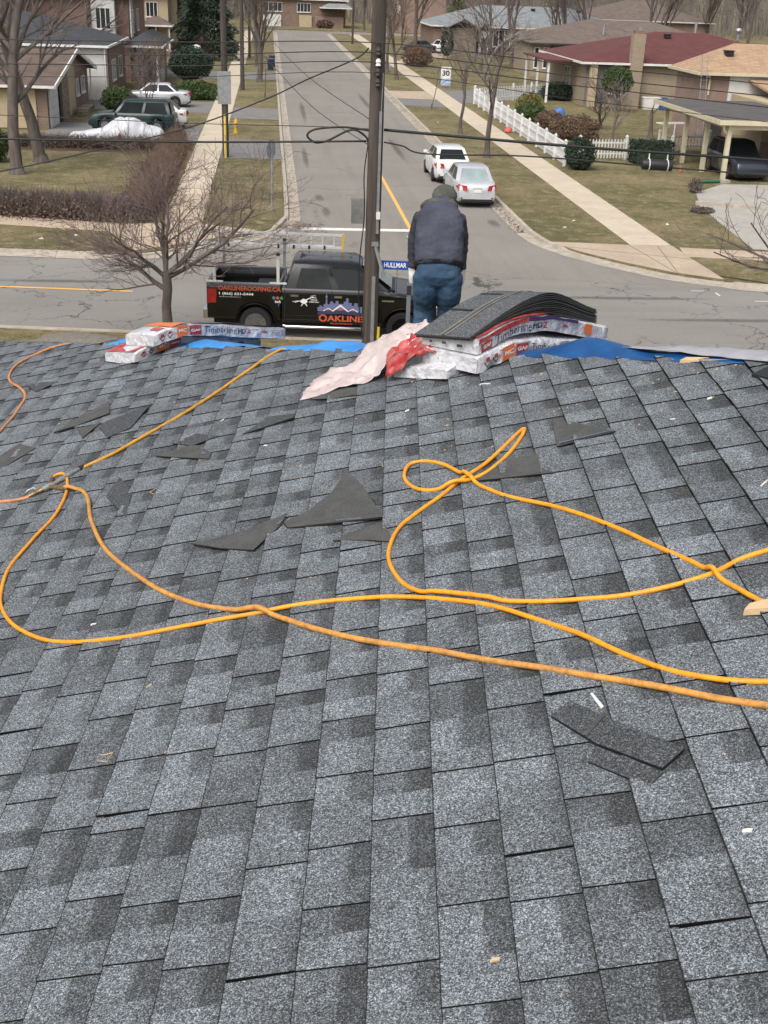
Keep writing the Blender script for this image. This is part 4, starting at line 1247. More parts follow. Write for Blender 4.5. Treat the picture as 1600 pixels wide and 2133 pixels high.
def body_loft(xs, bottom, top, half, side=SIDE):
    rings = []
    for x in xs:
        b, t, hw = bottom(x), top(x), half(x)
        right = [(x, -hw * k, b + (t - b) * z) for k, z in side]
        left = [(x, hw * k, b + (t - b) * z) for k, z in reversed(side)]
        rings.append(right + [(x, 0, b + (t - b) * 1.012)] + left)
    mb = MB(); mb.loft(rings); return mb
def wheels(root, xs, y, r, w, rim_mat, spokes=5):
    first = None
    for x in xs:
        for s in (-1, 1):
            if first is None:
                mb = MB(); mb.lathe([(r * .62, -w / 2), (r * .93, -w / 2), (r, -w * .36), (r, w * .36), (r * .93, w / 2), (r * .62, w / 2)], n=24, axis='Y')
                wh = mb.build('wheel', M['rubber'], root, smooth=40)
                mb = MB(); mb.lathe([(r * .66, -w * .5), (r * .66, -w * .42), (r * .6, -w * .36), (r * .6, -w * .1)], n=24, axis='Y')
                for k in range(spokes):
                    a = 2 * math.pi * k / spokes
                    mb.bar((r * .1 * math.cos(a), -w * .4, r * .1 * math.sin(a)), (r * .62 * math.cos(a), -w * .42, r * .62 * math.sin(a)), r * .17, w * .12, up=(0, 1, 0))
                mb.lathe([(0.001, -w * .46), (r * .15, -w * .46), (r * .17, -w * .3)], n=12, axis='Y')
                rim = mb.build('rim', rim_mat, wh, smooth=40)
                first = wh
                o = wh
            else:
                o = copy_tree(first, root)
            o.location = (x, s * y, r)
            o.rotation_euler = (0, 0.3, 0) if s < 0 else (0, 0.3, math.pi)
    return first
def pane(root, name, pts, mat, off=0.004, inset=0.0):
    pts = [Vector(p) for p in pts]
    c = sum(pts, Vector()) / len(pts)
    n = (pts[1] - pts[0]).cross(pts[2] - pts[0]).normalized()
    if n.dot(c - Vector((c.x * .6, 0, c.z - .4))) < 0: n = -n
    q = [p + (c - p) * inset + n * off for p in pts]
    q2 = [p - n * 0.004 for p in q]
    k = len(q)
    mb = MB(); mb.add(q + q2, [tuple(range(k))] + [(i, (i + 1) % k, k + (i + 1) % k, k + i) for i in range(k)])
    return mb.build(name, mat, root)

def make_car(name, label, loc, rz, L, W, H, paint, wb=2.6, front=0.9, style='sedan', group=None, glass='car_glass', rear_glass=None, roof_rails=False, belt=0.93, wr=0.31, plate=True):
    """front of the car on +x, rear axle at x 0, wheels on z 0"""
    root = thing(name, label, 'car', loc, rz, group)
    rear = -(L - wb - front); fr = wb + front
    if style == 'sedan':
        tops = [(rear, .72), (rear + .05, .9), (rear + .2, .985), (rear + .62, 1.0), (rear + 1.0, .98), (wb - .55, .96), (wb - .2, .93), (wb + .35, .85), (fr - .25, .72), (fr - .06, .58), (fr, .5)]
        gh = dict(rb=rear + .68, rt=rear + 1.35, wt=wb - .95, wbse=wb - .15)
    elif style == 'hatch':
        tops = [(rear, .78), (rear + .04, .98), (rear + .18, 1.06), (rear + .8, 1.02), (wb - .4, .97), (wb - .1, .94), (wb + .45, .82), (fr - .2, .68), (fr - .05, .55), (fr, .48)]
        gh = dict(rb=rear + .22, rt=rear + .95, wt=wb - 1.0, wbse=wb + .05)
    else:                                                              # suv
        tops = [(rear, .85), (rear + .04, 1.0), (rear + .15, 1.05), (wb - .4, 1.05), (wb - .15, 1.04), (wb + .5, .98), (fr - .15, .86), (fr - .04, .72), (fr, .6)]
        gh = dict(rb=rear + .1, rt=rear + .3, wt=wb - 1.0, wbse=wb - .3)
    arch = wr * 1.2
    def bottom(x):
        base = 0.2 + (0.12 if x < rear + .12 or x > fr - .15 else 0)
        for ax in (0, wb):
            d = abs(x - ax)
            if d < arch: base = max(base, wr + math.sqrt(arch * arch - d * d))
        return base
    xs = sorted(set([rear, rear + .04, rear + .1, rear + .2, rear + .4, fr - .2, fr - .1, fr - .04, fr] + [ax + arch * math.cos(math.pi * k / 10) for ax in (0, wb) for k in range(11)] + [rear + (fr - rear) * k / 14 for k in range(1, 14)] + [ax + s * (arch + .003) for ax in (0, wb) for s in (-1, 1)]))
    mid, hl = (rear + fr) / 2, (fr - rear) / 2
    half = lambda x: W / 2 * (1 - 0.17 * abs((x - mid) / hl) ** 5)
    topf = tabf(tops)
    mb = body_loft(xs, bottom, lambda x: max(topf(x), bottom(x) + .05), half)
    body = mb.build('body', paint, root, smooth=38)
    # cabin
    bw, tw = W / 2 * .9, W / 2 * .7
    zb, zt = belt - .02, H
    def ringz(k):
        z = zb + (zt - zb) * k; w = bw + (tw - bw) * k
        xr = gh['rb'] + (gh['rt'] - gh['rb']) * k; xf = gh['wbse'] + (gh['wt'] - gh['wbse']) * k
        return [(xr + .08, -w, z), (xf - .1, -w, z), (xf + .02, -w * .55, z), (xf + .02, w * .55, z), (xf - .1, w, z), (xr + .08, w, z), (xr, w * .55, z), (xr, -w * .55, z)]
    rings = [ringz(0), ringz(.93)]
    top_ring = [((p[0] - (gh['rt'] + gh['wt']) / 2) * .88 + (gh['rt'] + gh['wt']) / 2, p[1] * .85, zt) for p in ringz(1.0)]
    mb = MB(); mb.loft(rings + [top_ring]); cab = mb.build('cabin', paint, root, smooth=50)
    def P(k, f, s, e=0.0):                                              # point on the cabin side: k up, f 0 rear .. 1 front
        z = zb + (zt - zb) * k; w = bw + (tw - bw) * k
        xr = gh['rb'] + (gh['rt'] - gh['rb']) * k + .08; xf = gh['wbse'] + (gh['wt'] - gh['wbse']) * k - .1
        return (xr + (xf - xr) * f, s * w, z)
    gm, gr = M[glass], M[rear_glass or glass]
    for s in (-1, 1):
        pane(root, 'side_window', [P(.1, .05, s), P(.1, .47, s), P(.86, .48, s), P(.86, .08, s)], gm)
        pane(root, 'side_window', [P(.1, .52, s), P(.1, .94, s), P(.86, .95, s), P(.86, .53, s)], gm)
    def E(k, y, front_):
        z = zb + (zt - zb) * k; w = (bw + (tw - bw) * k) * .55
        x = (gh['wbse'] + (gh['wt'] - gh['wbse']) * k + .02) if front_ else (gh['rb'] + (gh['rt'] - gh['rb']) * k)
        return (x, y * w * 1.45, z)
    pane(root, 'windscreen', [E(.08, -1, 1), E(.08, 1, 1), E(.88, 1, 1), E(.88, -1, 1)], gm, .012)
    pane(root, 'rear_window', [E(.12, -1, 0), E(.12, 1, 0), E(.86, .95, 0), E(.86, -.95, 0)], gr, .012)
    # lamps, plate, mirrors, bumper line
    for s in (-1, 1):
        zt_ = topf(rear + .1)
        y0, y1 = s * half(rear + .05) * .62, s * half(rear + .2) * .985
        if style == 'suv':
            pane(root, 'tail_lamp', [(rear + .03, s * half(rear + .05) * .8, .7), (rear + .05, s * half(rear + .1) * .96, .7), (rear + .05, s * half(rear + .1) * .95, 1.05), (rear + .03, s * half(rear + .05) * .8, 1.05)], M['lamp_red'], .03)
        else:
            pane(root, 'tail_lamp', [(rear - .03, y0 * .84, .70), (rear + .12, y1, .68), (rear + .16, y1 * .985, .93), (rear + .0, y0 * .92, .88)], M['lamp_red'], .05)
            pane(root, 'tail_lamp', [(rear + .14, y1, .735), (rear + .36, s * half(rear + .36) * 1.003, .8), (rear + .38, s * half(rear + .38) * 1.0, .86), (rear + .18, y1 * .99, .868)], M['lamp_red'], .008)
        pane(root, 'headlamp', [(fr - .02, s * half(fr) * .45, .56), (fr - .2, s * half(fr - .2) * .99, .58), (fr - .3, s * half(fr - .3) * .97, .7), (fr - .1, s * half(fr) * .5, .66)], M['lamp_clear'], .012)
        mb = MB(); mb.box((gh['wbse'] - .3, s * (bw + .1), zb + .08), (.1, .18, .12)); mb.build('mirror', paint, root)
        mb = MB()
        for f in (.02, .49, .97):
            q = P(0, f, s); mb.bar((q[0], s * half(q[0]) * 1.0, .35), (q[0], s * half(q[0]) * .985, belt - .07), .012, .006, up=(0, s, 0))
        mb.build('door_seam', M['plastic_black'], root)
        mb = MB()
        for f in (.1, .56):
            q = P(0, f, s); mb.box((q[0] + .1, s * half(q[0]) * .995, belt - .16), (.18, .03, .035))
        mb.build('door_handle', paint, root)
    if plate:
        pane(root, 'number_plate', [(rear - .01, -.16, .62), (rear - .01, .16, .62), (rear + .0, .16, .76), (rear + .0, -.16, .76)], M['trim_white'], .01)
        mb = MB(); mb.box((rear + .01, 0, .69), (.012, .36, .18)); mb.build('plate_frame', M['plastic_black'], root)
    mb = MB(); mb.box((rear + .03, 0, .31), (.1, W * .74, .1)); mb.build('rear_bumper_trim', M['plastic_black'], root)
    for s in (-1, 1):
        mb = MB(); mb.box((rear + .03, s * W * .36, .4), (.06, .09, .05)); mb.build('reflector', M['lamp_red'], root)
    if roof_rails:
        for s in (-1, 1):
            mb = MB(); mb.tube([(gh['rt'] + .1, s * tw * .8, zt + .01), (gh['rt'] + .2, s * tw * .82, zt + .05), (gh['wt'] - .2, s * tw * .82, zt + .05), (gh['wt'] - .1, s * tw * .8, zt + .01)], .018, 6); mb.build('roof_rail', M['plastic_black'], root)
    mb = MB(); mb.bb(rear + .15, fr - .2, -W * .4, W * .4, .17, .5); mb.build('underbody', M['plastic_black'], root)
    wheels(root, (0, wb), W / 2 - .11, wr, .2, M['rim'])
    return root

NORTH = math.pi / 2
make_car('parked_car', 'silver sedan parked at the right kerb, nearer of the two', (8.33, 49.2, ROADZ), NORTH, 4.54, 1.76, 1.47, M['p_silver'], 2.6, .92, 'sedan', 'cars parked at the right kerb', 'car_glass', 'car_glass_pale')
make_car('parked_car', 'white hatchback parked at the right kerb ahead of the silver sedan', (8.2, 55.0, ROADZ), NORTH, 4.46, 1.75, 1.49, M['p_white'], 2.7, .95, 'hatch', 'cars parked at the right kerb', 'car_glass', 'car_glass', belt=.97)
make_car('parked_car', 'silver sedan on the left driveway behind the dark green wagon', (-6.3, 84.2, 0.02), math.pi, 4.6, 1.78, 1.45, M['p_silver'], 2.7, .95, 'sedan', 'cars on the left driveways')
make_car('parked_car', 'dark green wagon on the driveway beside the white sheeted heap', (-6.2, 69.9, 0.02), math.pi - .06, 4.75, 1.84, 1.72, M['p_green'], 2.85, .95, 'suv', 'cars on the left driveways', wr=.35, roof_rails=True)
make_car('parked_car', 'pale hatchback half hidden behind the dark green wagon', (-5.6, 72.2, 0.02), math.pi, 4.3, 1.75, 1.5, M['p_white'], 2.6, .9, 'hatch', 'cars on the left driveways')
make_car('parked_car', 'dark navy car under the cream carport', (22.9, 59.6, 0.02), -NORTH, 4.6, 1.85, 1.68, M['p_navy'], 2.7, .95, 'suv', wr=.35)
make_car('parked_car', 'white hatchback in front of the blue grey roofed house', (22.0, 155.5, 0.02), NORTH + .5, 4.4, 1.8, 1.6, M['p_white'], 2.65, .9, 'suv', 'far cars on the right')
make_car('parked_car', 'dark grey sedan under the reddish trees on the right', (17.5, 156.5, 0.02), .15, 4.6, 1.8, 1.45, M['p_grey'], 2.7, .9, 'sedan', 'far cars on the right')
make_car('parked_car', 'red car below the porch of the cream house at far left', (-8.2, 146, 0.02), math.pi, 4.4, 1.8, 1.6, M['p_red'], 2.65, .9, 'suv')

# ---------------------------------------------------------------- the black pickup truck
TRX = math.atan2(-0.10059, 0.99493)
trk = thing('pickup_truck', 'black roofing company pickup truck parked on the cross street', 'truck', (-0.30, 29.95, ROADZ), TRX)
HWT = 0.985
tr_wr = .405; arch = .5
def t_bottom(lo):
    def f(x):
        b = lo
        for ax in (0, 3.68):
            d = abs(x - ax)
            if d < arch: b = max(b, tr_wr + math.sqrt(arch * arch - d * d) * .98)
        return b
    return f
TS = [(0.93, 0.0), (0.985, 0.06), (1.0, 0.14), (1.0, 0.5), (1.0, 0.82), (0.985, 0.93), (0.955, 0.985), (0.7, 1.0), (0.35, 1.01)]
xs = sorted(set([.66, .7, 2.2, 2.6, 2.95, 3.15, 3.35, 3.45, 4.2, 4.35, 4.5, 4.58, 4.62] + [3.68 + arch * math.cos(math.pi * k / 12) for k in range(13)] + [3.68 + s * (arch + .004) for s in (-1, 1)]))
topt = tabf([(.66, 1.33), (3.15, 1.33), (3.35, 1.3), (3.45, 1.27), (4.2, 1.19), (4.45, 1.1), (4.58, .98), (4.62, .85)])
mb = body_loft(xs, t_bottom(.46), topt, tabf([(.66, HWT), (3.9, HWT), (4.4, HWT * .96), (4.62, HWT * .88)]), TS)
mb.build('body', M['p_black'], trk, smooth=35)
# bed
xs = sorted(set([-1.2, -1.17, -1.0, -.7, .58, .62] + [arch * math.cos(math.pi * k / 12) for k in range(13)] + [s * (arch + .004) for s in (-1, 1)]))
bt = t_bottom(.5)
rings = []
for x in xs:
    b = bt(x); t = 1.42; hw = HWT
    o_ = [(x, -hw * .94, b), (x, -hw, b + .1), (x, -hw, 1.2), (x, -hw * .99, t - .04), (x, -hw * .965, t), (x, -hw * .87, t), (x, -hw * .85, t - .04), (x, -hw * .84, 1.0), (x, -hw * .8, .98)]
    rings.append(o_ + [(q[0], -q[1], q[2]) for q in reversed(o_)])
mb = MB(); mb.loft(rings); mb.build('bed', M['p_black'], trk, smooth=35)
mb = MB(); mb.bb(-1.23, -1.15, -.85, .85, .72, 1.4); mb.build('tailgate', M['p_black'], trk)
mb = MB(); mb.bb(.56, .61, -.83, .83, .99, 1.4); mb.build('bed_front', M['p_black'], trk)
mb = MB()
mb.bb(-.9, .5, -.78, .78, .975, .986); mb.build('bed_liner', M['plastic_black'], trk)
for nm, pts_ in (('bed_toolbox', [(-.2, .5), (.1, .4)]),):
    mb = MB(); mb.box((.2, .1, 1.1), (.5, .9, .2)); mb.build('bed_cargo', M['plastic_black'], trk)
# cab
def tring(k):
    z = 1.30 + .6 * k; w = .92 + (.76 - .92) * k
    xr = .68 + .2 * k; xf = 3.36 - .82 * k
    return [(xr + .06, -w, z), (xf - .1, -w, z), (xf + .04, -w * .6, z), (xf + .04, w * .6, z), (xf - .1, w, z), (xr + .06, w, z), (xr, w * .6, z), (xr, -w * .6, z)]
r1 = tring(1.0)
mb = MB(); mb.loft([tring(0), tring(.95), [(q[0] * .97 + .05, q[1] * .93, 1.925) for q in r1], [(q[0] * .6 + .7, q[1] * .55, 1.96) for q in r1]])
mb.build('cab', M['p_black'], trk, smooth=40)
for yy in (-.42, -.28, -.14, 0, .14, .28, .42):
    for x0, x1 in ((1.05, 1.65), (1.75, 2.35)):
        mb = MB(); mb.bar((x0, yy, 1.958 - abs(yy) * .05), (x1, yy, 1.953 - abs(yy) * .05), .03, .016); mb.build('roof_rib', M['p_black'], trk)
def TP(k, f, s):
    z = 1.30 + .6 * k; w = .92 + (.76 - .92) * k
    xr = .74 + .2 * k; xf = 3.26 - .82 * k
    return (xr + (xf - xr) * f, s * w, z)
M['tinted'] = pm('tinted_glass', (0.008, 0.011, 0.01), (0.016, 0.022, 0.02), 3, 3, 0.1, spec=0.35)
for s in (-1, 1):
    w1 = pane(trk, 'side_window', [TP(.06, .1, s), TP(.06, .47, s), TP(.84, .5, s), TP(.84, .13, s)], M['tinted'])
    w2 = pane(trk, 'side_window', [TP(.06, .54, s), TP(.06, .93, s), TP(.84, .93, s), TP(.84, .57, s)], M['car_glass'])
    mb = MB()
    for x, z0, z1 in ((.73, .5, 1.3), (1.9, .5, 1.3), (3.05, .55, 1.3)):
        mb.bar((x, s * (HWT + .001), z0), (x, s * (HWT + .001), z1), .014, .006, up=(0, s, 0))
    mb.bar((.73, s * (HWT + .001), .66), (3.05, s * (HWT + .001), .66), .014, .006, up=(0, s, 0))
    mb.build('door_seam', M['rubber'], trk)
    for x in (.98, 2.06):
        mb = MB(); mb.box((x, s * (HWT + .02), 1.16), (.19, .035, .045)); mb.build('door_handle', M['chrome'], trk)
    mb = MB(); mb.box((2.9, s * (HWT + .14), 1.36), (.13, .24, .22)); mb.build('mirror', M['p_black'], trk)
    mb = MB(); mb.tube([(.7, s * (HWT + .05), .4), (.78, s * (HWT + .09), .39), (2.85, s * (HWT + .09), .39), (2.93, s * (HWT + .05), .4)], .042, 10); mb.build('step_bar', M['chrome'], trk, smooth=60)
    pane(trk, 'tail_lamp', [(-1.19, s * (HWT + .001), .9), (-.98, s * (HWT + .001), .92), (-.96, s * (HWT + .001), 1.26), (-1.19, s * (HWT + .001), 1.26)], M['lamp_red'], .008)
    mb = MB(); mb.box((3.3, s * (HWT + .004), 1.1), (.3, .016, .035)); mb.build('fender_badge', M['chrome'], trk)
    mb = MB(); mb.box((4.52, s * .72, .88), (.12, .36, .22)); mb.build('headlamp', M['lamp_clear'], trk)
for s in (-1, 1):
    for ax in (0, 3.68):
        mb = MB()
        pts_ = [(ax + .52 * math.cos(R(a)), s * (HWT - .004), tr_wr + .505 * math.sin(R(a))) for a in range(8, 175, 8)]
        mb.tube(pts_, .022, 6); mb.build('arch_trim', M['p_black'], trk, smooth=60)
pane(trk, 'windscreen', [(3.37, -.64, 1.33), (3.37, .64, 1.33), (2.62, .54, 1.86), (2.62, -.54, 1.86)], M['car_glass_pale'], .03)
pane(trk, 'rear_window', [(.70, -.55, 1.36), (.70, .55, 1.36), (.88, .5, 1.82), (.88, -.5, 1.82)], M['car_glass'], .02)
mb = MB(); mb.box((3.4, 0, 1.3), (.14, 1.4, .03)); mb.build('cowl', M['plastic_black'], trk)
mb = MB(); mb.box((-1.25, 0, .6), (.14, 1.86, .22)); mb.build('rear_bumper', M['chrome'], trk)
mb = MB(); mb.box((4.62, 0, .58), (.16, 1.84, .26)); mb.build('front_bumper', M['chrome'], trk)
mb = MB(); mb.box((4.58, 0, .9), (.1, 1.1, .34)); mb.build('grille', M['chrome'], trk)
mb = MB(); mb.bb(-1.1, 4.4, -.6, .6, .3, .6); mb.build('chassis', M['rubber'], trk)
mb = MB(); mb.tube([(3.5, -.8, 1.26), (3.5, -.8, 2.0)], .006, 5); mb.build('antenna', M['plastic_black'], trk)
mb = MB(); mb.bar((3.33, -.5, 1.37), (3.4, .3, 1.33), .02); mb.build('wiper', M['plastic_black'], trk)
wheels(trk, (0, 3.68), HWT - .12, tr_wr, .27, M['rim'], 6)
# rack posts
for x, s in ((-1.02, -1), (.56, -1), (-1.02, 1), (.56, 1)):
    mb = MB(); mb.bb(x - .035, x + .035, s * .9 - .03, s * .9 + .03, 1.42, 2.12); mb.box((x, s * .9, 1.43), (.42, .09, .03))
    pst = mb.build('rack_post', M['trim_white'] if s < 0 else M['metal'], trk)
    mb = MB(); mb.box((x, s * .9, 2.15), (.09, .1, .06)); mb.build('post_cap', M['plastic_black'], pst)
mb = MB(); mb.bar((-1.02, -.9, 2.11), (-1.02, .9, 2.11), .06); mb.build('rack_crossbar', M['metal'], trk)
# lettering and pictures on the near side (they are stuck to the panels)
ys = -HWT - 0.0055
def side_text(body, x0, x1, z0, h, mat, bold=.02, name='lettering'):
    vs, fs = text_fit(body, x1 - x0, bold, h)
    mb = MB(); mb.add([(x0 + v.x, ys, z0 + v.y) for v in vs], fs); return mb.build(name, mat, trk, fix=False)
def side_poly(name, pts_, mat, dy=0.0):
    mb = MB(); mb.add([(x, ys - dy, z) for x, z in pts_], [tuple(range(len(pts_)))]); return mb.build(name, mat, trk, fix=False)
M['truck_red'] = colour('truck_orange_red', (0.52, 0.09, 0.04)); M['truck_blue'] = colour('truck_blue_grey', (0.035, 0.042, 0.09)); M['truck_lilac'] = colour('truck_lilac', (0.14, 0.16, 0.3)); M['truck_green'] = colour('truck_green', (0.05, 0.28, 0.06)); M['truck_fb'] = colour('truck_fb_blue', (0.04, 0.09, 0.35))
side_text('OAKLINEROOFING.CA', -.92, .64, 1.235, .115, M['truck_red'], .03)
side_text('1 (866) 621-5444', -.9, -.05, 1.1, .085, M['ink_white'], .03)
side_text('INFO@OAKLINEROOFING.CA', -.9, -.36, 1.055, .024, M['ink_white'], .0)
for i, (x, mt) in enumerate(((.46, 'truck_lilac'), (.555, 'truck_red'), (.65, 'truck_green'))):
    side_poly('round_icon', [(x + .04 * math.cos(a * .5236), 1.08 + .04 * math.sin(a * .5236)) for a in range(12)], M[mt])
side_text('bark', .49, .64, .955, .07, M['ink_white'], .03); side_text('f', .56, .6, .87, .075, M['truck_fb'], .06)
side_text('FREE', 1.4, 1.52, 1.105, .03, M['ink_white'], .02); side_text('DRONE', 1.38, 1.54, 1.05, .03, M['ink_white'], .02); side_text('INSPECTION', 1.34, 1.58, .995, .03, M['ink_white'], .02)
side_poly('drone_picture', [(1.12, 1.04), (1.2, 1.09), (1.28, 1.06), (1.3, 1.01), (1.24, .96), (1.18, .96), (1.12, 1.0)], M['ink_white'])
for pts_ in ([(.98, .98), (1.14, 1.03), (1.14, 1.05), (.98, 1.0)], [(1.26, 1.05), (1.44, 1.13), (1.44, 1.15), (1.26, 1.075)], [(.92, 1.0), (1.06, 1.03), (1.06, 1.04), (.92, 1.01)], [(1.37, 1.15), (1.5, 1.17), (1.5, 1.18), (1.37, 1.16)], [(1.17, .96), (1.13, .9), (1.15, .9), (1.19, .96)], [(1.24, .96), (1.28, .9), (1.3, .9), (1.26, .97)]):
    side_poly('drone_arm', pts_, M['ink_white'])
sky_pts = [(1.55, .79), (1.55, .89), (1.6, .89), (1.6, .93), (1.66, .93), (1.66, .9), (1.7, .9), (1.7, .97), (1.745, .97), (1.76, 1.12), (1.74, 1.16), (1.765, 1.2), (1.772, 1.36), (1.78, 1.2), (1.805, 1.16), (1.785, 1.12), (1.8, .97), (1.86, .97), (1.86, 1.04), (1.94, 1.04), (1.94, 1.0), (2.0, 1.0), (2.0, 1.06), (2.07, 1.06), (2.07, .99), (2.2, .99), (2.2, 1.05), (2.26, 1.05), (2.26, 1.12), (2.29, 1.15), (2.32, 1.12), (2.32, 1.02), (2.4, 1.02), (2.4, .95), (2.46, .95), (2.46, 1.02), (2.55, 1.02), (2.55, .93), (2.66, .93), (2.66, .77)]
side_poly('skyline_picture', sky_pts, M['truck_lilac'])
side_poly('skyline_base', [(1.55, .75), (1.8, .86), (2.1, .82), (2.4, .86), (2.7, .75), (2.7, .7), (2.1, .735), (1.55, .7)], M['truck_blue'], .002)
for (xc, zc, w, h) in ((1.82, .8, .14, .08), (2.12, .8, .22, .17), (2.43, .8, .14, .08)):
    side_poly('gable_picture', [(xc - w, zc), (xc, zc + h), (xc + w, zc), (xc + w * .85, zc - .01), (xc, zc + h * .72), (xc - w * .85, zc - .01)], M['ink_white'], .003)
    side_poly('gable_window', [(xc - .03, zc + h * .1), (xc + .03, zc + h * .1), (xc + .03, zc + h * .5), (xc - .03, zc + h * .5)], M['truck_red'], .003)
side_text('O', 1.58, 1.79, .52, .19, M['truck_red'], .03); side_text('AKLINE', 1.79, 2.68, .54, .15, M['truck_red'], .03)
side_text('ROOFING', 1.88, 2.42, .465, .035, M['truck_red'], .01)
# ladder on the rack, a thing of its own
ld = thing('ladder', 'aluminium extension ladder carried on the pickup rack', 'ladder', (-0.30, 29.95, ROADZ), TRX)
for z in (1.98, 2.3):
    mb = MB(); mb.bb(-1.9, 2.05, .9, .94, z - .03, z + .03); mb.build('rail', M['alu'], ld)
for z in (2.0, 2.28):
    mb = MB(); mb.bb(-1.75, 1.85, .96, .995, z - .025, z + .025); mb.build('rail', M['alu'], ld)
rungm = None
for i in range(13):
    x = -1.75 + i * .3
    mb = MB(); mb.tube([(x, .92, 1.98), (x, .92, 2.3)], .016, 8)
    mb.build('rung', M['alu'], ld, smooth=60)
mb = MB(); mb.bb(2.05, 2.11, .88, .97, 1.94, 2.34); mb.build('end_cap', pm('ladder_yellow', (0.62, 0.38, 0.05), rough=.6), ld)
for x in (-.9, .4, .8, 1.2, 1.6):
    mb = MB(); mb.box((x, .9, 1.97), (.05, .06, .09)); mb.build('rung_lock', M['plastic_black'], ld)

# sheeted heap on the driveway
M['sheet'] = pm('white_sheet', (0.66, 0.66, 0.68), (0.52, 0.53, 0.56), 2.2, 6, 0.5, world=True, bump=0.5, bscale=4)
cv = thing('covered_heap', 'long heap under a white plastic sheet in front of the dark green wagon', 'covered heap', (-7.9, 65.6, 0))
mb = MB(); NX, NA = 60, 18; rings = []
for i in range(NX + 1):
    a = i / NX; x = -2.75 + 5.3 * a
    h = lerp_tab([(0, .1), (.06, .42), (.3, .62), (.36, .68), (.42, .95), (.55, 1.22), (.68, 1.2), (.8, .85), (.93, .7), (1, .15)], a)
    w = lerp_tab([(0, .5), (.1, .85), (.5, 1.0), (.9, .85), (1, .45)], a)
    ring = []
    for j in range(NA):
        an = math.pi * j / (NA - 1)
        k_ = 1 + .12 * noise.noise(Vector((x * 1.8, math.cos(an) * 2, math.sin(an) * 2))) + .05 * noise.noise(Vector((x * 6, an * 4, 5)))
        ring.append((x, -w * math.copysign(abs(math.cos(an)) ** .7, math.cos(an)) * k_, max(0, h * math.sin(an) ** .75 * k_)))
    rings.append(ring)
mb.loft(rings); mb.build('sheet', M['sheet'], cv, smooth=40)
for x in (-.85, .55, 1.35):
    a = (x + 2.75) / 5.3
    h = lerp_tab([(0, .1), (.06, .42), (.3, .62), (.36, .68), (.42, .95), (.55, 1.22), (.68, 1.2), (.8, .85), (.93, .7), (1, .15)], a); w = 1.0
    mb = MB(); mb.tube([(x, -w * 1.08 * math.copysign(abs(math.cos(an)) ** .7, math.cos(an)), .02 + h * 1.06 * math.sin(an) ** .75) for an in [math.pi * j / 16 for j in range(17)]], .012, 5); mb.build('rope', pm('green_rope', (0.25, 0.42, 0.33), rough=.8) if x == -.85 else M['metal'], cv)
mb = MB(); mb.add([(-.25, -1.12, .02), (.45, -1.14, .02), (.1, -1.02, .55), (.1, -.7, .4)], [(0, 1, 2), (1, 3, 2), (3, 0, 2)]); mb.build('red_flap', pm('rust_red', (0.18, 0.035, 0.025), rough=.8), cv)

# ---------------------------------------------------------------- houses
M['br_brown'] = brick_mat('brown_brick', (0.17, 0.105, 0.075), (0.22, 0.14, 0.1), (0.2, 0.17, 0.14))
M['br_pink'] = brick_mat('pinkish_brick', (0.24, 0.15, 0.115), (0.29, 0.185, 0.145), (0.27, 0.22, 0.19))
M['br_tan'] = brick_mat('tan_brick_wall', (0.27, 0.21, 0.14), (0.32, 0.25, 0.17), (0.29, 0.25, 0.2), vary=.15)
M['br_red'] = brick_mat('red_brick', (0.175, 0.1, 0.075), (0.22, 0.13, 0.1), (0.22, 0.16, 0.14))
M['stone'] = brick_mat('rough_stone', (0.19, 0.155, 0.12), (0.3, 0.25, 0.2), (0.13, 0.11, 0.09), .45, .16, .02, vary=.5)
M['stucco'] = pm('cream_stucco', (0.4, 0.325, 0.21), (0.46, 0.375, 0.25), 1.5, 6, 0.9, world=True)
M['siding_white'] = pm('white_siding', (0.55, 0.55, 0.52), (0.62, 0.62, 0.6), 1.2, 5, 0.7, world=True)
M['siding_dark'] = pm('dark_siding', (0.12, 0.115, 0.11), (0.15, 0.145, 0.14), 1.2, 5, 0.8, world=True)
M['painted_brick'] = brick_mat('white_painted_brick', (0.56, 0.55, 0.52), (0.62, 0.61, 0.58), (0.42, 0.41, 0.39), .22, .08, .012, vary=.2)
def roof_mat(name, c1, c2): return brick_mat(name, c1, c2, tuple(x * .55 for x in c1), .3, .07, .006, .95, .3)
M['rf_brown'] = roof_mat('brown_roof_shingles', (0.105, 0.075, 0.06), (0.15, 0.11, 0.088))
M['rf_dark'] = roof_mat('charcoal_roof_shingles', (0.04, 0.043, 0.05), (0.06, 0.064, 0.072))
M['rf_tan'] = roof_mat('tan_roof_shingles', (0.34, 0.22, 0.14), (0.43, 0.29, 0.185))
M['rf_red'] = roof_mat('maroon_roof_shingles', (0.105, 0.032, 0.03), (0.13, 0.042, 0.04))
M['rf_taupe'] = roof_mat('taupe_roof_shingles', (0.13, 0.1, 0.082), (0.17, 0.13, 0.11))
M['rf_blue'] = roof_mat('blue_grey_roof_shingles', (0.2, 0.215, 0.225), (0.26, 0.275, 0.285))
M['rf_flat'] = pm('flat_roof_felt', (0.07, 0.065, 0.062), (0.1, 0.095, 0.09), 1.0, 6, 0.9, world=True)

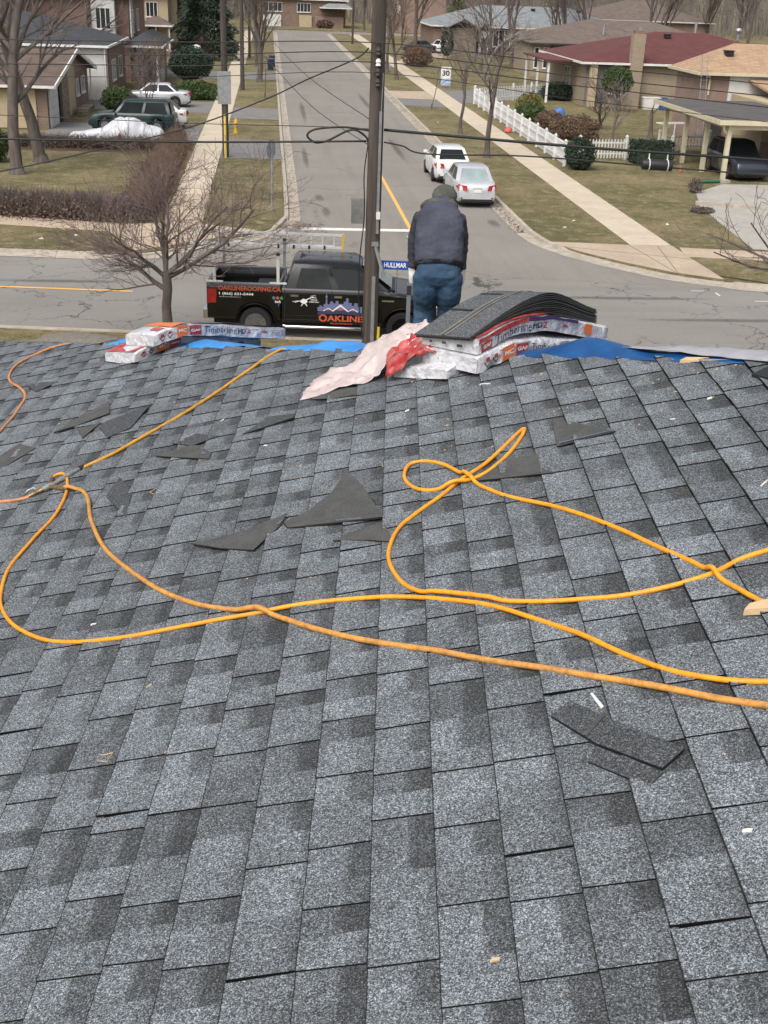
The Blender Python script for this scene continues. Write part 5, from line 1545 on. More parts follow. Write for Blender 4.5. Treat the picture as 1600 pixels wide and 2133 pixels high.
class House:
    def __init__(s, label, x0, x1, y0, y1, group='houses along the street'):
        s.x0, s.x1, s.y0, s.y1 = x0, x1, y0, y1
        s.root = thing('house', label, 'house', ((x0 + x1) / 2, (y0 + y1) / 2, 0), group=group)
        s.o = s.root.location.copy()
    def P(s, *q): return Vector(q) - s.o
    def wall(s, x0, x1, y0, y1, z0, z1, mat, name='wall'):
        mb = MB(); mb.bb(x0 - s.o.x, x1 - s.o.x, y0 - s.o.y, y1 - s.o.y, z0, z1); return mb.build(name, M[mat], s.root)
    def hip(s, x0, x1, y0, y1, z, rise, mat, over=.45, along='x', t=.14, fascia='trim_white'):
        x0, x1, y0, y1 = x0 - over, x1 + over, y0 - over, y1 + over
        w = min(x1 - x0, y1 - y0) / 2
        if along == 'x': r0, r1 = ((x0 + w, (y0 + y1) / 2), (x1 - w, (y0 + y1) / 2))
        else: r0, r1 = (((x0 + x1) / 2, y0 + w), ((x0 + x1) / 2, y1 - w))
        mb = MB(); c = [(x0, y0), (x1, y0), (x1, y1), (x0, y1)]
        vs = [s.P(*q, z) for q in c] + [s.P(*r0, z + rise), s.P(*r1, z + rise)]
        fs = [(0, 1, 5, 4), (1, 2, 5), (2, 3, 4, 5), (3, 0, 4)] if along == 'x' else [(0, 1, 4), (1, 2, 5, 4), (2, 3, 5), (3, 0, 4, 5)]
        mb.add(vs, fs + [(3, 2, 1, 0)]); ro = mb.build('roof', M[mat], s.root, fix=True)
        s.gutter(ro, [c[0], c[1], c[2], c[3], c[0]], z, fascia)
        return ro
    def gutter(s, ro, cs, z, mat):
        for a, b in zip(cs, cs[1:]):
            mb = MB(); mb.bar(s.P(*a, z - .05), s.P(*b, z - .05), .1, .15); mb.build('gutter', M[mat], ro)
    def gable_x(s, x0, x1, y0, y1, z, ridge_y, ridge_z, z2, mat, t=.12, name='roof'):
        """ridge along x; eaves z at y0 and z2 at y1"""
        mb = MB()
        prof = [(y0, z), (ridge_y, ridge_z), (y1, z2), (y1, z2 - t), (ridge_y, ridge_z - t), (y0, z - t)]
        k = len(prof)
        mb.add([s.P(x0, y, zz) for y, zz in prof] + [s.P(x1, y, zz) for y, zz in prof], [(0, 1, 4, 5), (1, 2, 3, 4), (k, k + 5, k + 4, k + 1), (k + 1, k + 4, k + 3, k + 2)] + [(i, k + i, k + (i + 1) % k, (i + 1) % k) for i in range(k)])
        return mb.build(name, M[mat], s.root)
    def gable_y(s, x0, x1, y0, y1, z, rise, mat, t=.12, name='roof', wall=None):
        xm = (x0 + x1) / 2
        prof = [(x0, z), (xm, z + rise), (x1, z), (x1, z - t), (xm, z + rise - t), (x0, z - t)]; k = 6
        mb = MB(); mb.add([s.P(x, y0, zz) for x, zz in prof] + [s.P(x, y1, zz) for x, zz in prof], [(0, 1, 4, 5), (1, 2, 3, 4), (k, k + 5, k + 4, k + 1), (k + 1, k + 4, k + 3, k + 2)] + [(i, k + i, k + (i + 1) % k, (i + 1) % k) for i in range(k)])
        return mb.build(name, M[mat], s.root)
    def window(s, face, a0, a1, z0, z1, at, frame='trim_white', glass='glass', mull=1, depth=.05):
        """face 'x' looks along x (a is y), face 'y' looks along y (a is x); at is the wall plane, sign by depth"""
        def B(mb, u0, u1, w0, w1, d0, d1):
            if face == 'x': mb.bb(at + d0 - s.o.x, at + d1 - s.o.x, u0 - s.o.y, u1 - s.o.y, w0, w1)
            else: mb.bb(u0 - s.o.x, u1 - s.o.x, at + d0 - s.o.y, at + d1 - s.o.y, w0, w1)
        sg = 1 if depth > 0 else -1
        lo, hi = sorted((sg * .002, depth)); lo2, hi2 = sorted((sg * .001, depth * .5)); lo3, hi3 = sorted((sg * .001, depth * 1.6))
        f = .07
        mb = MB(); B(mb, a0, a1, z0, z0 + f, lo, hi); B(mb, a0, a1, z1 - f, z1, lo, hi); B(mb, a0, a0 + f, z0 + f, z1 - f, lo, hi); B(mb, a1 - f, a1, z0 + f, z1 - f, lo, hi)
        for i in range(mull):
            m_ = a0 + (a1 - a0) * (i + 1) / (mull + 1); B(mb, m_ - .03, m_ + .03, z0 + f, z1 - f, lo, hi)
        w = mb.build('window', M[frame], s.root)
        mb = MB(); B(mb, a0 + f, a1 - f, z0 + f, z1 - f, lo2, hi2); mb.build('pane', M[glass], w)
        mb = MB(); B(mb, a0 - .05, a1 + .05, z0 - .07, z0 - .003, lo3, hi3); mb.build('sill', M[frame], w)
        return w
    def box(s, name, x0, x1, y0, y1, z0, z1, mat, parent=None):
        mb = MB(); mb.bb(x0 - s.o.x, x1 - s.o.x, y0 - s.o.y, y1 - s.o.y, z0, z1); return mb.build(name, M[mat], parent or s.root)
    def rod(s, name, pts, w, mat, parent=None):
        mb = MB()
        mb.tube([s.P(*q) for q in pts], w, 6); return mb.build(name, M[mat], parent or s.root)
    def vent(s, ro, x, y, z, kind='box'):
        mb = MB()
        if kind == 'box': mb.box(s.P(x, y, z), (.45, .45, .22)); mb.box(s.P(x, y, z + .14), (.55, .55, .06)); m_ = 'plastic_black'
        elif kind == 'pipe': mb.tube([s.P(x, y, z - .3), s.P(x, y, z + .7)], .12, 8); m_ = 'metal'
        else: mb.lathe([(.1, -.4), (.1, .15), (.24, .2), (.28, .35), (.2, .5), (.02, .55)], s.P(x, y, z), 10); m_ = 'metal'
        return mb.build('roof_vent', M[m_], ro)

# left 1: brown gabled bungalow with a white garage door
h = House('brown roofed bungalow with a white edged gable and garage at left', -28, -12.3, 70, 86)
h.wall(-28, -12.3, 70, 86, 0, 2.22, 'br_brown')
h.box('stucco_wall', -28, -12.9, 69.94, 69.99, .05, 2.1, 'stucco'); 
mb = MB(); mb.add([h.P(-12.3, 70, 2.22), h.P(-12.3, 78.4, 3.55), h.P(-12.3, 86, 2.22), h.P(-12.5, 70, 2.22), h.P(-12.5, 78.4, 3.55), h.P(-12.5, 86, 2.22)], [(0, 1, 2), (3, 5, 4)]); mb.build('gable_wall', M['br_pink'], h.root)
ro = h.gable_x(-29, -11.75, 69.5, 86.4, 2.35, 78.4, 3.72, 2.2, 'rf_brown')
for a, b in (((69.5, 2.28), (78.4, 3.66)), ((78.4, 3.66), (86.4, 2.13))):
    mb = MB(); mb.bar(h.P(-11.72, *a), h.P(-11.72, *b), .08, .22, up=(0, 0, 1)); mb.build('rake_board', M['trim_white'], ro)
mb = MB(); mb.bar(h.P(-29, 69.45, 2.27), h.P(-11.75, 69.45, 2.27), .1, .14); mb.build('gutter', M['trim_white'], ro)
g = h.box('garage_door', -12.28, -12.2, 70.35, 73.1, .02, 2.1, 'siding_white')
for z in (.55, 1.05, 1.55):
    h.box('panel_line', -12.2, -12.19, 70.35, 73.1, z, z + .02, 'metal', g)
h.box('stone_panel', -12.28, -12.15, 74.3, 76.6, 0, 2.6, 'stone'); h.box('stucco_panel', -12.28, -12.18, 77.0, 79.6, 0, 2.9, 'stucco')
d = h.box('door', -12.28, -12.16, 73.5, 74.2, 0, 2.0, 'dark_trim')
h.window('x', 79.9, 81.0, .9, 1.9, -12.2, depth=.08, mull=1); h.window('x', 82.0, 83.4, .9, 1.9, -12.2, depth=.08)
h.rod('downspout', [(-12.1, 85.9, 2.1), (-12.1, 85.9, .3), (-11.9, 85.8, .15)], .05, 'trim_white')
h.box('planter', -11.9, -11.2, 77.5, 80.5, 0, .35, 'stone')
# left 2: white painted house with charcoal roof
h = House('white painted brick house with a charcoal hip roof behind the bungalow', -30, -11.3, 87.2, 99)
h.wall(-30, -11.3, 87.2, 99, 0, 3.35, 'painted_brick')
ro = h.hip(-30, -11.3, 87.2, 99, 3.5, 1.8, 'rf_dark', .4)
h.box('brick_front', -11.3, -11.2, 89.2, 99, 0, 3.3, 'br_brown'); h.window('x', 90.5, 92.5, 1.0, 2.4, -11.2, depth=.06, glass='glass_light'); h.window('x', 94.5, 96.5, 1.0, 2.4, -11.2, depth=.06)
h.rod('downspout', [(-11.2, 87.0, 3.3), (-11.2, 87.0, .2)], .05, 'trim_white')
# left 3: two-storey brick with white bay
h = House('two storey brick house with a white bay and dark porch roof at left', -26, -11.2, 103, 116)
h.wall(-26, -11.2, 103, 116, 0, 6.2, 'br_red')
b = h.box('bay', -14.0, -12.2, 102.2, 103, 3.0, 6.0, 'siding_white'); h.window('y', -13.7, -12.5, 3.9, 5.5, 102.2, depth=-.06, mull=2)
ro = h.hip(-26, -11.2, 103, 116, 6.3, 2.0, 'rf_taupe', .5)
p = h.hip(-11.2, -8.6, 99.5, 110, 2.9, .9, 'rf_dark', .3, 'y'); 
for y in (99.8, 101.2, 102.6, 104.0, 105.4): h.box('porch_post', -8.9, -8.75, y, y + .15, 0, 2.85, 'trim_white')
h.wall(-11.2, -8.9, 106, 110, 0, 2.8, 'br_brown', 'porch_wall')
for y in (105, 109): h.window('x', y, y + 1.5, 3.6, 5.3, -11.2, depth=.06)
h.rod('downspout', [(-11.05, 103.1, 6.2), (-11.05, 103.1, 3.3)], .07, 'trim_white'); h.rod('downspout', [(-11.05, 104.2, 6.2), (-11.05, 104.2, 3.3)], .07, 'trim_white')
# left 4: cream house with porch
h = House('cream two storey house with a small brown porch roof, far left', -24, -10.2, 130, 143)
h.wall(-24, -10.2, 130, 143, 0, 6.0, 'stucco')
h.hip(-24, -10.2, 130, 143, 6.1, 2.2, 'rf_taupe', .5)
h.hip(-12.8, -9.9, 128.2, 130.5, 3.3, .8, 'rf_taupe', .2)
for x in (-12.6, -11.4, -10.1): h.box('porch_post', x, x + .15, 128.3, 128.45, 0, 3.2, 'trim_white')
h.box('porch_rail', -12.6, -9.9, 128.3, 128.38, .95, 1.05, 'trim_white'); h.box('porch_base', -12.8, -9.9, 128.2, 130, 0, .9, 'br_pink')
d = h.box('door', -12.2, -11.3, 129.9, 130, .9, 3.0, 'dark_trim')
h.window('y', -12.4, -11.2, 4.0, 5.4, 130, depth=-.08, mull=2); h.window('y', -16, -14, 1.2, 2.6, 130, depth=-.08)
# right 1: tan roofed corner house with carport
h = House('tan roofed brick house with a cream carport at the right edge', 24.85, 42, 70.05, 74.8, 'houses along the street')
h.wall(24.85, 42, 70.05, 74.8, 0, 3.9, 'br_pink')
h.box('white_siding', 26.4, 41.9, 69.97, 70.03, 2.2, 3.9, 'siding_white')
ro = h.hip(24.85, 42, 70.05, 74.8, 4.0, 1.5, 'rf_tan', .45, 'x', fascia='trim_cream')
h.vent(ro, 26.6, 71.3, 5.0); h.vent(ro, 30.6, 71.5, 5.15)
h.rod('downspout', [(25.0, 69.6, 3.9), (25.2, 69.9, 3.6), (25.2, 69.9, 2.8)], .06, 'trim_cream')
lo = h.gable_x(27.5, 41, 64.0, 69.9, 3.0, 69.8, 3.7, 3.7, 'rf_tan', name='lower_roof')
h.wall(26.6, 40, 64.5, 69.9, 0, 2.9, 'stucco', 'side_wall'); h.box('plinth', 26.55, 40, 64.42, 64.5, 0, .9, 'br_pink')
cp = h.box('carport_roof', 21.0, 32, 56.0, 66.4, 2.66, 2.8, 'rf_flat')
h.box('fascia', 20.93, 32.05, 55.93, 56.0, 2.58, 2.8, 'trim_cream', cp); h.box('fascia', 20.93, 21.0, 56.0, 66.45, 2.58, 2.8, 'trim_cream', cp); h.box('beam', 21.5, 21.7, 56.2, 66.3, 2.36, 2.6, 'trim_cream', cp); h.box('beam', 21.7, 32, 56.2, 56.4, 2.36, 2.6, 'trim_cream', cp)
for x, y in ((21.6, 56.35), (21.55, 59.2), (21.5, 62.2), (21.5, 65.6)): h.box('post', x - .1, x + .1, y - .1, y + .1, 0, 2.36, 'trim_cream')
h.rod('downspout', [(21.2, 56.1, 2.6), (21.3, 56.2, 2.3), (21.5, 56.3, 2.15)], .05, 'trim_cream')
h.window('y', 27.5, 28.2, 1.2, 1.9, 64.5, depth=-.06, mull=0)
h.box('door', 25.3, 26.3, 69.9, 70.03, 0, 2.1, 'dark_trim')
lad = thing('roof_ladder', 'thin white ladder leaning on the brick wall of the tan roofed house', 'ladder', (24.55, 69.0, 0))
for x in (-.17, .17):
    mb = MB(); mb.bar((x, -.6, 0), (x, .35, 4.95), .03); mb.build('rail', M['metal'], lad)
for i in range(14):
    mb = MB(); z = .35 + i * .33; y = -.6 + .95 * z / 4.95; mb.bar((-.16, y, z), (.16, y, z), .02); mb.build('rung', M['metal'], lad)
# right 2: maroon roof
h = House('brick house with a maroon roof and a tall tan chimney on the right', 23.6, 42, 92, 106)
h.wall(23.6, 42, 92, 106, 0, 3.05, 'br_tan')
h.box('dark_front', 23.55, 25.4, 91.94, 91.99, .3, 3.0, 'siding_dark'); h.box('pillar', 23.75, 24.3, 91.5, 91.9, 0, 3.0, 'stucco')
ro = h.hip(23.6, 42, 92, 106, 3.15, 2.0, 'rf_red', .6)
ch = h.box('chimney', 26.7, 27.6, 91.2, 91.95, 0, 5.2, 'br_tan', ro); h.box('chimney_cap', 26.8, 27.5, 91.3, 91.9, 5.2, 5.45, 'br_red', ro); h.box('flue', 27.0, 27.35, 91.45, 91.75, 5.45, 5.65, 'metal', ro)
h.window('y', 25.3, 26.3, 1.0, 2.7, 91.9, depth=-.1, mull=1, glass='glass_light'); h.window('x', 97, 99, 1, 2.5, 23.6, depth=-.06)
for x, y, z, k in ((28.6, 95.5, 4.2, 'box'), (31.2, 97.5, 4.9, 'box'), (36.5, 96, 4.4, 'box'), (34.0, 99.2, 5.2, 'pipe'), (37.5, 99, 5.1, 'turbine')): h.vent(ro, x, y, z, k)
h.box('porch_roof', 20.9, 23.6, 94, 103, 3.0, 3.12, 'rf_red'); 
for y in (94.2, 98, 102.6): h.box('porch_post', 21.1, 21.25, y, y + .15, 0, 3.0, 'trim_white')
h.rod('downspout', [(27.75, 91.8, 3.0), (27.75, 91.8, .2)], .06, 'dark_trim')
h.box('cellar_window', 26.0, 26.4, 91.9, 91.99, .2, .5, 'dark_trim')
# right 3: taupe roof
h = House('brick house with a brown hip roof beyond the maroon roofed one', 27.4, 46, 121.2, 135)
h.wall(25.4, 27.6, 121.3, 130, 0, 3.0, 'br_tan', 'front_wall'); h.wall(27.4, 46, 121.2, 135, 0, 3.0, 'siding_dark')
ro = h.hip(25.6, 46, 121.2, 135, 3.1, 2.1, 'rf_taupe', .5, fascia='dark_trim')
h.window('y', 25.7, 26.2, .8, 2.7, 121.3, depth=-.06, mull=0); h.window('y', 26.6, 27.1, .8, 2.7, 121.3, depth=-.06, mull=0)
h.rod('downspout', [(27.35, 121.05, 3.0), (27.35, 121.05, .1)], .08, 'dark_trim'); h.vent(ro, 33, 123.5, 4.2, 'pipe')
# right 4: blue-grey roof with gables and bay window
h = House('brick house with pale blue grey gabled roofs and a white bay window', 20.5, 46, 158, 172)
h.wall(20.5, 46, 158, 172, 0, 3.1, 'br_brown')
ro = h.hip(20.5, 46, 158, 172, 3.2, 2.4, 'rf_blue', .5)
h.gable_y(21.6, 25.6, 153.5, 162, 3.2, 1.0, 'rf_blue', name='front_gable'); h.wall(21.9, 25.3, 154.2, 158, 0, 3.1, 'stone', 'front_bay')
h.gable_y(25.6, 27.2, 154.6, 160, 2.9, .9, 'rf_blue', name='porch_gable'); h.wall(25.8, 27.0, 155.2, 158, 0, 2.8, 'siding_white', 'porch')
h.window('y', 28.0, 30.2, .9, 2.9, 158, depth=-.2, mull=2); h.box('door', 26.1, 26.8, 155.1, 155.2, 0, 2.0, 'dark_trim')
for x in (31, 34, 37, 40): h.vent(ro, x, 163.4, 5.2)
h2 = House('pink brick building with a white eave at the top of the picture', 22, 33, 205, 214)
h2.wall(22, 33, 215, 222, 0, 6.4, 'br_pink'); h2.hip(22, 33, 215, 222, 6.5, 1.5, 'rf_taupe', .4)
h2.box('white_end', 21.6, 22.0, 215.2, 218, 3, 6, 'siding_white')
for nm, x0, x1, y0, y1, z, rise, mt, lab in (('a', 30, 42, 141, 150, 2.9, 1.3, 'rf_tan', 'house with an orange tan roof peeking above the brown roof'), ('b', 39.5, 48, 140, 148, 3.2, 1.5, 'rf_tan', 'tan roofed house just left of the far vents, mostly hidden'), ('c', 44, 62, 175, 190, 4, 2.5, 'rf_taupe', 'hidden brown house at the edge of the wood'), ('d', -26, -12, 152, 165, 5.6, 2.0, 'rf_dark', 'dark roofed house half hidden by the spruce'), ('e', -26, -12, 172, 185, 5.0, 2.0, 'rf_taupe', 'brown house far up the left side')):
    h = House(lab, x0, x1, y0, y1); h.wall(x0, x1, y0, y1, 0, z, 'br_pink'); h.hip(x0, x1, y0, y1, z + .1, rise, mt, .5)
    h.window('y', x0 + 1.5, x0 + 3.2, 1, 2.5, y0, depth=-.06); h.window('y', x0 + 5, x0 + 7, 1, 2.5, y0, depth=-.06)
# house at the end of the street
h = House('brick house with garage doors closing the end of the street', -2, 15, 224, 236)
h.wall(-2, 13.4, 226, 236, 0, 4.4, 'br_brown'); ro = h.hip(-2, 13.4, 226, 236, 4.5, 1.8, 'rf_blue', .5)
for x0, x1, mt in ((-1.2, 2.0, 'siding_white'), (5.2, 7.4, 'stucco')): h.box('garage_door', x0, x1, 225.8, 225.98, 0, 1.9, mt)
for x0, x1 in ((-1.0, 2.2), (4.8, 7.2)): h.window('y', x0, x1, 2.4, 3.9, 226, depth=-.1, mull=3)
h.wall(8.0, 13.0, 225.2, 226, 0, 1.8, 'br_pink', 'porch_wall'); h.hip(9, 14.5, 223.8, 226.4, 3.3, .7, 'rf_blue', .2)

# ---------------------------------------------------------------- bare trees
def grow(tr_mb, tw_mb, p, d, L, r, lv, maxlv, rs, par):
    n = 5 if lv < 2 else 4
    pts, rad = [p.copy()], [r]
    q = p.copy(); dd = d.copy()
    for i in range(n):
        dd = (dd + Vector((rs.gauss(0, 1), rs.gauss(0, 1), rs.gauss(0, .7))) * par['wob'] + ZU * par['up'] * (1 if lv else .3)).normalized()
        q = q + dd * (L / n)
        pts.append(q.copy()); rad.append(max(r * (1 - par['taper'] * (i + 1) / n), par['rmin']))
    sides = 8 if lv == 0 else (6 if lv == 1 else (4 if lv == 2 else 3))
    (tr_mb if lv <= par.get('split', 1) else tw_mb).tube(pts, rad, sides, cap=lv < 2)
    if lv >= maxlv: return
    nk = par['kids'][min(lv, len(par['kids']) - 1)]
    for k in range(nk):
        f = par['start'][min(lv, len(par['start']) - 1)]
        t = f + (1 - f) * (k + rs.random()) / nk
        x = min(int(t * n), n - 1)
        a = pts[x].lerp(pts[x + 1], t * n - x)
        base = (pts[x + 1] - pts[x]).normalized()
        side = base.orthogonal().normalized()
        side.rotate(Matrix.Rotation(rs.uniform(0, 6.283), 3, base))
        ang = par['ang'][min(lv, len(par['ang']) - 1)] * rs.uniform(.7, 1.25)
        nd = (base * math.cos(ang) + side * math.sin(ang)).normalized()
        if nd.z < par.get('minz', -.2): nd.z = abs(nd.z) * .3; nd.normalize()
        rr_ = max(rad[min(x + 1, n)] * par['rk'], par['rmin'])
        grow(tr_mb, tw_mb, a, nd, L * par['lk'][min(lv, len(par['lk']) - 1)] * rs.uniform(.75, 1.2), rr_, lv + 1, maxlv, rs, par)
STREET = dict(wob=.10, up=.07, taper=.55, rmin=.008, kids=(6, 5, 4, 4), start=(.4, .25, .2, .15), ang=(.75, .65, .6, .6), rk=.62, lk=(.55, .6, .6, .6), minz=0.0)
def bare_tree(label, loc, H_, r, seed, par=None, maxlv=3, group='bare street trees', bark='bark', twig='twig', lean=(0, 0), name='bare_tree', base=None):
    pr = dict(STREET); pr.update(par or {})
    rs = random.Random(seed)
    root = thing(name, label, 'tree', loc, group=group)
    a, b = MB(), MB()
    grow(a, b, Vector((0, 0, -.05)), Vector((lean[0], lean[1], 1)).normalized(), H_, r, 0, maxlv, rs, pr)
    if len(a.v): 
        a.tube([(0, 0, -.05), (0, 0, .1), (0, 0, .35)], [r * 1.6, r * 1.25, r * 1.0], 8, cap=False)
        a.build('trunk', M[bark], root, smooth=60, fix=False)
    if len(b.v): b.build('crown', M[twig], root, fix=False)
    return root

M['twig_plum'] = pm('plum_twigs', (0.1, 0.07, 0.066), (0.175, 0.128, 0.12), 3, 4, 0.95)
# the spreading crab-apple by the near kerb
rs = random.Random(21)
root = thing('bare_tree', 'small spreading bare tree at the near kerb left of the pickup', 'tree', (-2.5, 28.25, 0), group='bare street trees')
A, B = MB(), MB()
A.tube([(0, 0, -.05), (.0, 0, .2), (-.03, 0, .9), (.02, .02, 1.35), (.0, .0, 1.75)], [.19, .13, .115, .11, .11], 10, cap=False)
CR = dict(wob=.17, up=.03, taper=.6, rmin=.0042, kids=(9, 9, 7, 4), start=(.18, .12, .1, .1), ang=(.8, .75, .75, .7), rk=.5, lk=(.58, .58, .55, .5), minz=-.35, split=1)
for d, L, r_, z in (((-.95, .1, .55), 2.0, .065, 1.3), ((-.35, .6, .8), 2.1, .06, 1.7), ((.3, -.2, 1.0), 2.0, .055, 1.75), ((.95, .1, .42), 2.7, .068, 1.6), ((.1, .5, 1), 2.0, .05, 1.75), ((-.75, -.5, .8), 1.9, .05, 1.6), ((.75, -.55, .6), 2.3, .05, 1.7), ((.9, .5, .7), 2.2, .05, 1.7), ((-.8, .5, .5), 2.1, .05, 1.6)):
    pr = dict(CR)
    grow(A, B, Vector((0, 0, z)), Vector(d).normalized(), L, r_, 1, 4, rs, pr)
A.build('trunk', M['bark'], root, smooth=60, fix=False); B.build('crown', M['twig_plum'], root, fix=False)

bare_tree('tall bare tree on the left lawn, nearer of the two trunks', (-11.0, 54.0, 0), 9.5, .27, 31, dict(kids=(10, 6, 5, 3), start=(.3, .2, .2, .2), lk=(.42, .6, .6, .6)), 3, lean=(-.06, 0))
bare_tree('tall bare tree on the left lawn, farther trunk to the right', (-10.6, 57.6, 0), 9.5, .29, 33, dict(kids=(10, 6, 5, 3), start=(.32, .2, .2, .2), lk=(.45, .6, .6, .6)), 3, lean=(-.02, 0))
bare_tree('slim bare tree at the right boulevard beside the long white fence', (11.3, 72.6, 0), 3.8, .11, 41, dict(start=(.5, .2, .2, .2)), 3)
bare_tree('larger bare tree at the right boulevard just behind the white hatchback', (11.2, 62.6, 0), 5.6, .15, 42, dict(start=(.42, .2, .2, .2), kids=(7, 6, 5, 4)), 3)
bare_tree('thin sapling at the right boulevard by the shared driveway', (11.3, 86.5, 0), 2.8, .035, 43, dict(kids=(5, 3, 2), start=(.4, .2, .2)), 2)
bare_tree('bare tree with reddish twigs at the right boulevard, nearer of the pair', (11.4, 112.5, 0), 6.5, .16, 44, dict(kids=(9, 6, 5, 4), start=(.3, .2, .2)), 3, twig='twig_red')
bare_tree('bare tree with reddish twigs at the right boulevard, farther of the pair', (11.3, 121.0, 0), 7.0, .17, 45, dict(kids=(9, 6, 5, 4), start=(.3, .2, .2)), 3, twig='twig_red')
bare_tree('dense bare boulevard tree between the left sidewalk and the street', (-.9, 105.5, 0), 7.5, .24, 46, dict(kids=(10, 6, 5, 4), start=(.2, .15, .15), up=.12, ang=(.5, .5, .5)), 3)
bare_tree('smaller bare tree behind the dense boulevard tree', (-1.3, 124, 0), 6.5, .16, 47, dict(kids=(8, 5, 4, 4), up=.1), 3)
bare_tree('thin leaning sapling on the left boulevard', (-.4, 91.5, 0), 2.6, .04, 48, dict(kids=(3, 2), start=(.5, .3)), 2, lean=(.15, 0))
bare_tree('pale gnarled garden tree beyond the white fence', (19.4, 113.0, 0), 5.5, .2, 49, dict(kids=(8, 5, 5, 4), start=(.25, .15, .1), wob=.22, ang=(1.0, .8, .7)), 3, bark='bark_pale', twig='twig_pale', group='bare garden trees')
bare_tree('dark bare shrub tree in the fenced garden', (21.0, 77.0, 0), 2.4, .1, 50, dict(kids=(8, 6, 5), start=(.1, .1, .1), wob=.2), 3, group='bare garden trees')
bare_tree('bare shrub beside the maroon roofed house', (20.3, 71.5, 0), 2.2, .06, 51, dict(kids=(8, 6, 4), start=(.05, .1, .1), ang=(.5, .5, .5)), 3, twig='twig_pale', group='bare garden trees')
bare_tree('bare forked stump tree by the picket fence', (22.9, 72.5, 0), 1.7, .16, 52, dict(kids=(3, 2), start=(.6, .4), lk=(.35, .4)), 2, group='bare garden trees')
bare_tree('bare tree crowding the left front gardens', (-7.5, 78.5, 0), 2.4, .06, 53, dict(kids=(8, 6, 4), start=(.05, .1, .1), ang=(.6, .6, .6)), 3, group='bare garden trees')
bare_tree('tangled bare shrub before the white painted wall', (-9.0, 86.0, 0), 2.3, .05, 57, dict(kids=(10, 7, 5), start=(.02, .1, .1), ang=(.5, .6, .6)), 3, group='bare garden trees')
bare_tree('bare shrub between the silver sedan and the clipped bush', (-8.6, 92.5, 0), 2.6, .05, 58, dict(kids=(10, 7, 5), start=(.02, .1, .1), ang=(.5, .6, .6)), 3, group='bare garden trees')
bare_tree('tall bare tree rising over the left rooftops', (-14.5, 100.5, 0), 9, .2, 59, dict(kids=(10, 6, 5, 4), start=(.3, .15, .15)), 3, group='bare garden trees')
bare_tree('purplish bare ornamental tree in front of the brick porch', (-8.3, 96.0, 0), 2.6, .09, 54, dict(kids=(9, 6, 5), start=(.35, .1, .1), up=.15), 3, twig='twig_red', group='bare garden trees')
bare_tree('bare tree in front of the blue grey roofed house', (21.5, 128, 0), 6.5, .18, 55, dict(kids=(9, 6, 5, 4), start=(.2, .2, .2)), 3, group='bare garden trees')
# the branch reaching in at the right edge belongs to a tree on our side of the cross street
rs = random.Random(61)
root = thing('bare_tree', 'bare tree whose branches reach in at the right edge', 'tree', (12.15, 25.4, 0), group='bare street trees')
A, B = MB(), MB()
A.tube([(0, 0, -.05), (0, 0, .3), (0.03, 0, 1.4), (0, 0, 2.6)], [.2, .14, .12, .1], 10, cap=False)
for d, L, r_, z in (((-1.0, .12, -.02), 2.4, .04, 2.5), ((-.9, .35, .35), 2.5, .04, 2.55), ((-.95, -.1, .2), 2.3, .035, 2.4), ((-.5, -.5, .8), 2.0, .05, 2.5), ((.5, .3, .9), 2.2, .06, 2.6), ((.8, -.2, .8), 2.2, .06, 2.5)):
    grow(A, B, Vector((0, 0, z)), Vector(d).normalized(), L, r_, 1, 3, rs, dict(CR, rmin=.006, kids=(6, 6, 5), lk=(.45, .42, .4)))
A.build('trunk', M['bark'], root, smooth=60, fix=False); B.build('crown', M['twig'], root, fix=False)

# ---------------------------------------------------------------- the far wood: trees one can tell apart in front, the mass behind as one
rs = random.Random(88)
spots = [(34, 150), (40, 158), (47, 152), (52, 166), (58, 150), (62, 175), (66, 158), (72, 190), (44, 186), (36, 196), (55, 200), (78, 172), (28, 200), (84, 200), (-16, 200), (-8, 205), (16, 216), (20, 222), (-12, 222), (-16, 122), (-13.5, 147), (-5.5, 165), (-7, 188), (16.5, 143), (18, 172), (15.5, 186), (27, 139), (33, 137), (-20, 102), (48, 118), (56, 110)]
protos = []
for i in range(4):
    A, B = MB(), MB()
    grow(A, B, Vector((0, 0, -.1)), Vector((0, 0, 1)), 12, .22, 0, 3, random.Random(900 + i), dict(STREET, kids=(12, 7, 5, 4), start=(.18, .15, .15), rmin=.022, up=.12, ang=(.5, .5, .5)))
    protos.append((A.mesh('trunk', 60, False), B.mesh('crown', None, False)))
    protos[-1][0].materials.append(M['bark']); protos[-1][1].materials.append(M['twig'] if i % 2 else M['twig_pale'])
where = ['behind the tan roofed house', 'between the far vents', 'above the maroon roof', 'at the edge of the wood', 'left of the pale bare crowns', 'tall in the wood', 'right of the turbine vent', 'deep in the wood', 'above the blue grey roof', 'beside the evergreen top', 'over the brown roof', 'at the right edge of the wood', 'beyond the pink brick building', 'far right corner', 'beyond the spruce', 'left of the end house', 'right of the end house', 'beside the end house garage', 'behind the end house porch', 'between the brick and the cream houses', 'just right of the cream house', 'beside the far left sidewalk', 'farthest along the left sidewalk', 'by the reddish bush at the far right sidewalk', 'left of the blue grey roofed house', 'farthest along the right sidewalk', 'over the left end of the brown roof', 'over the middle of the brown roof', 'behind the charcoal roof', 'right behind the maroon roof', 'behind the far end of the maroon roof']
for i, (x, y) in enumerate(spots):
    t, c = protos[i % 4]
    root = thing('bare_tree', 'tall grey bare tree in the background, ' + where[i], 'tree', (x, y, 0), rs.uniform(0, 6), 'tall bare trees in the background')
    k_ = rs.uniform(.75, 1.15); root.scale = (k_, k_, k_)
    link('trunk', t, None, root); link('crown', c, None, root)
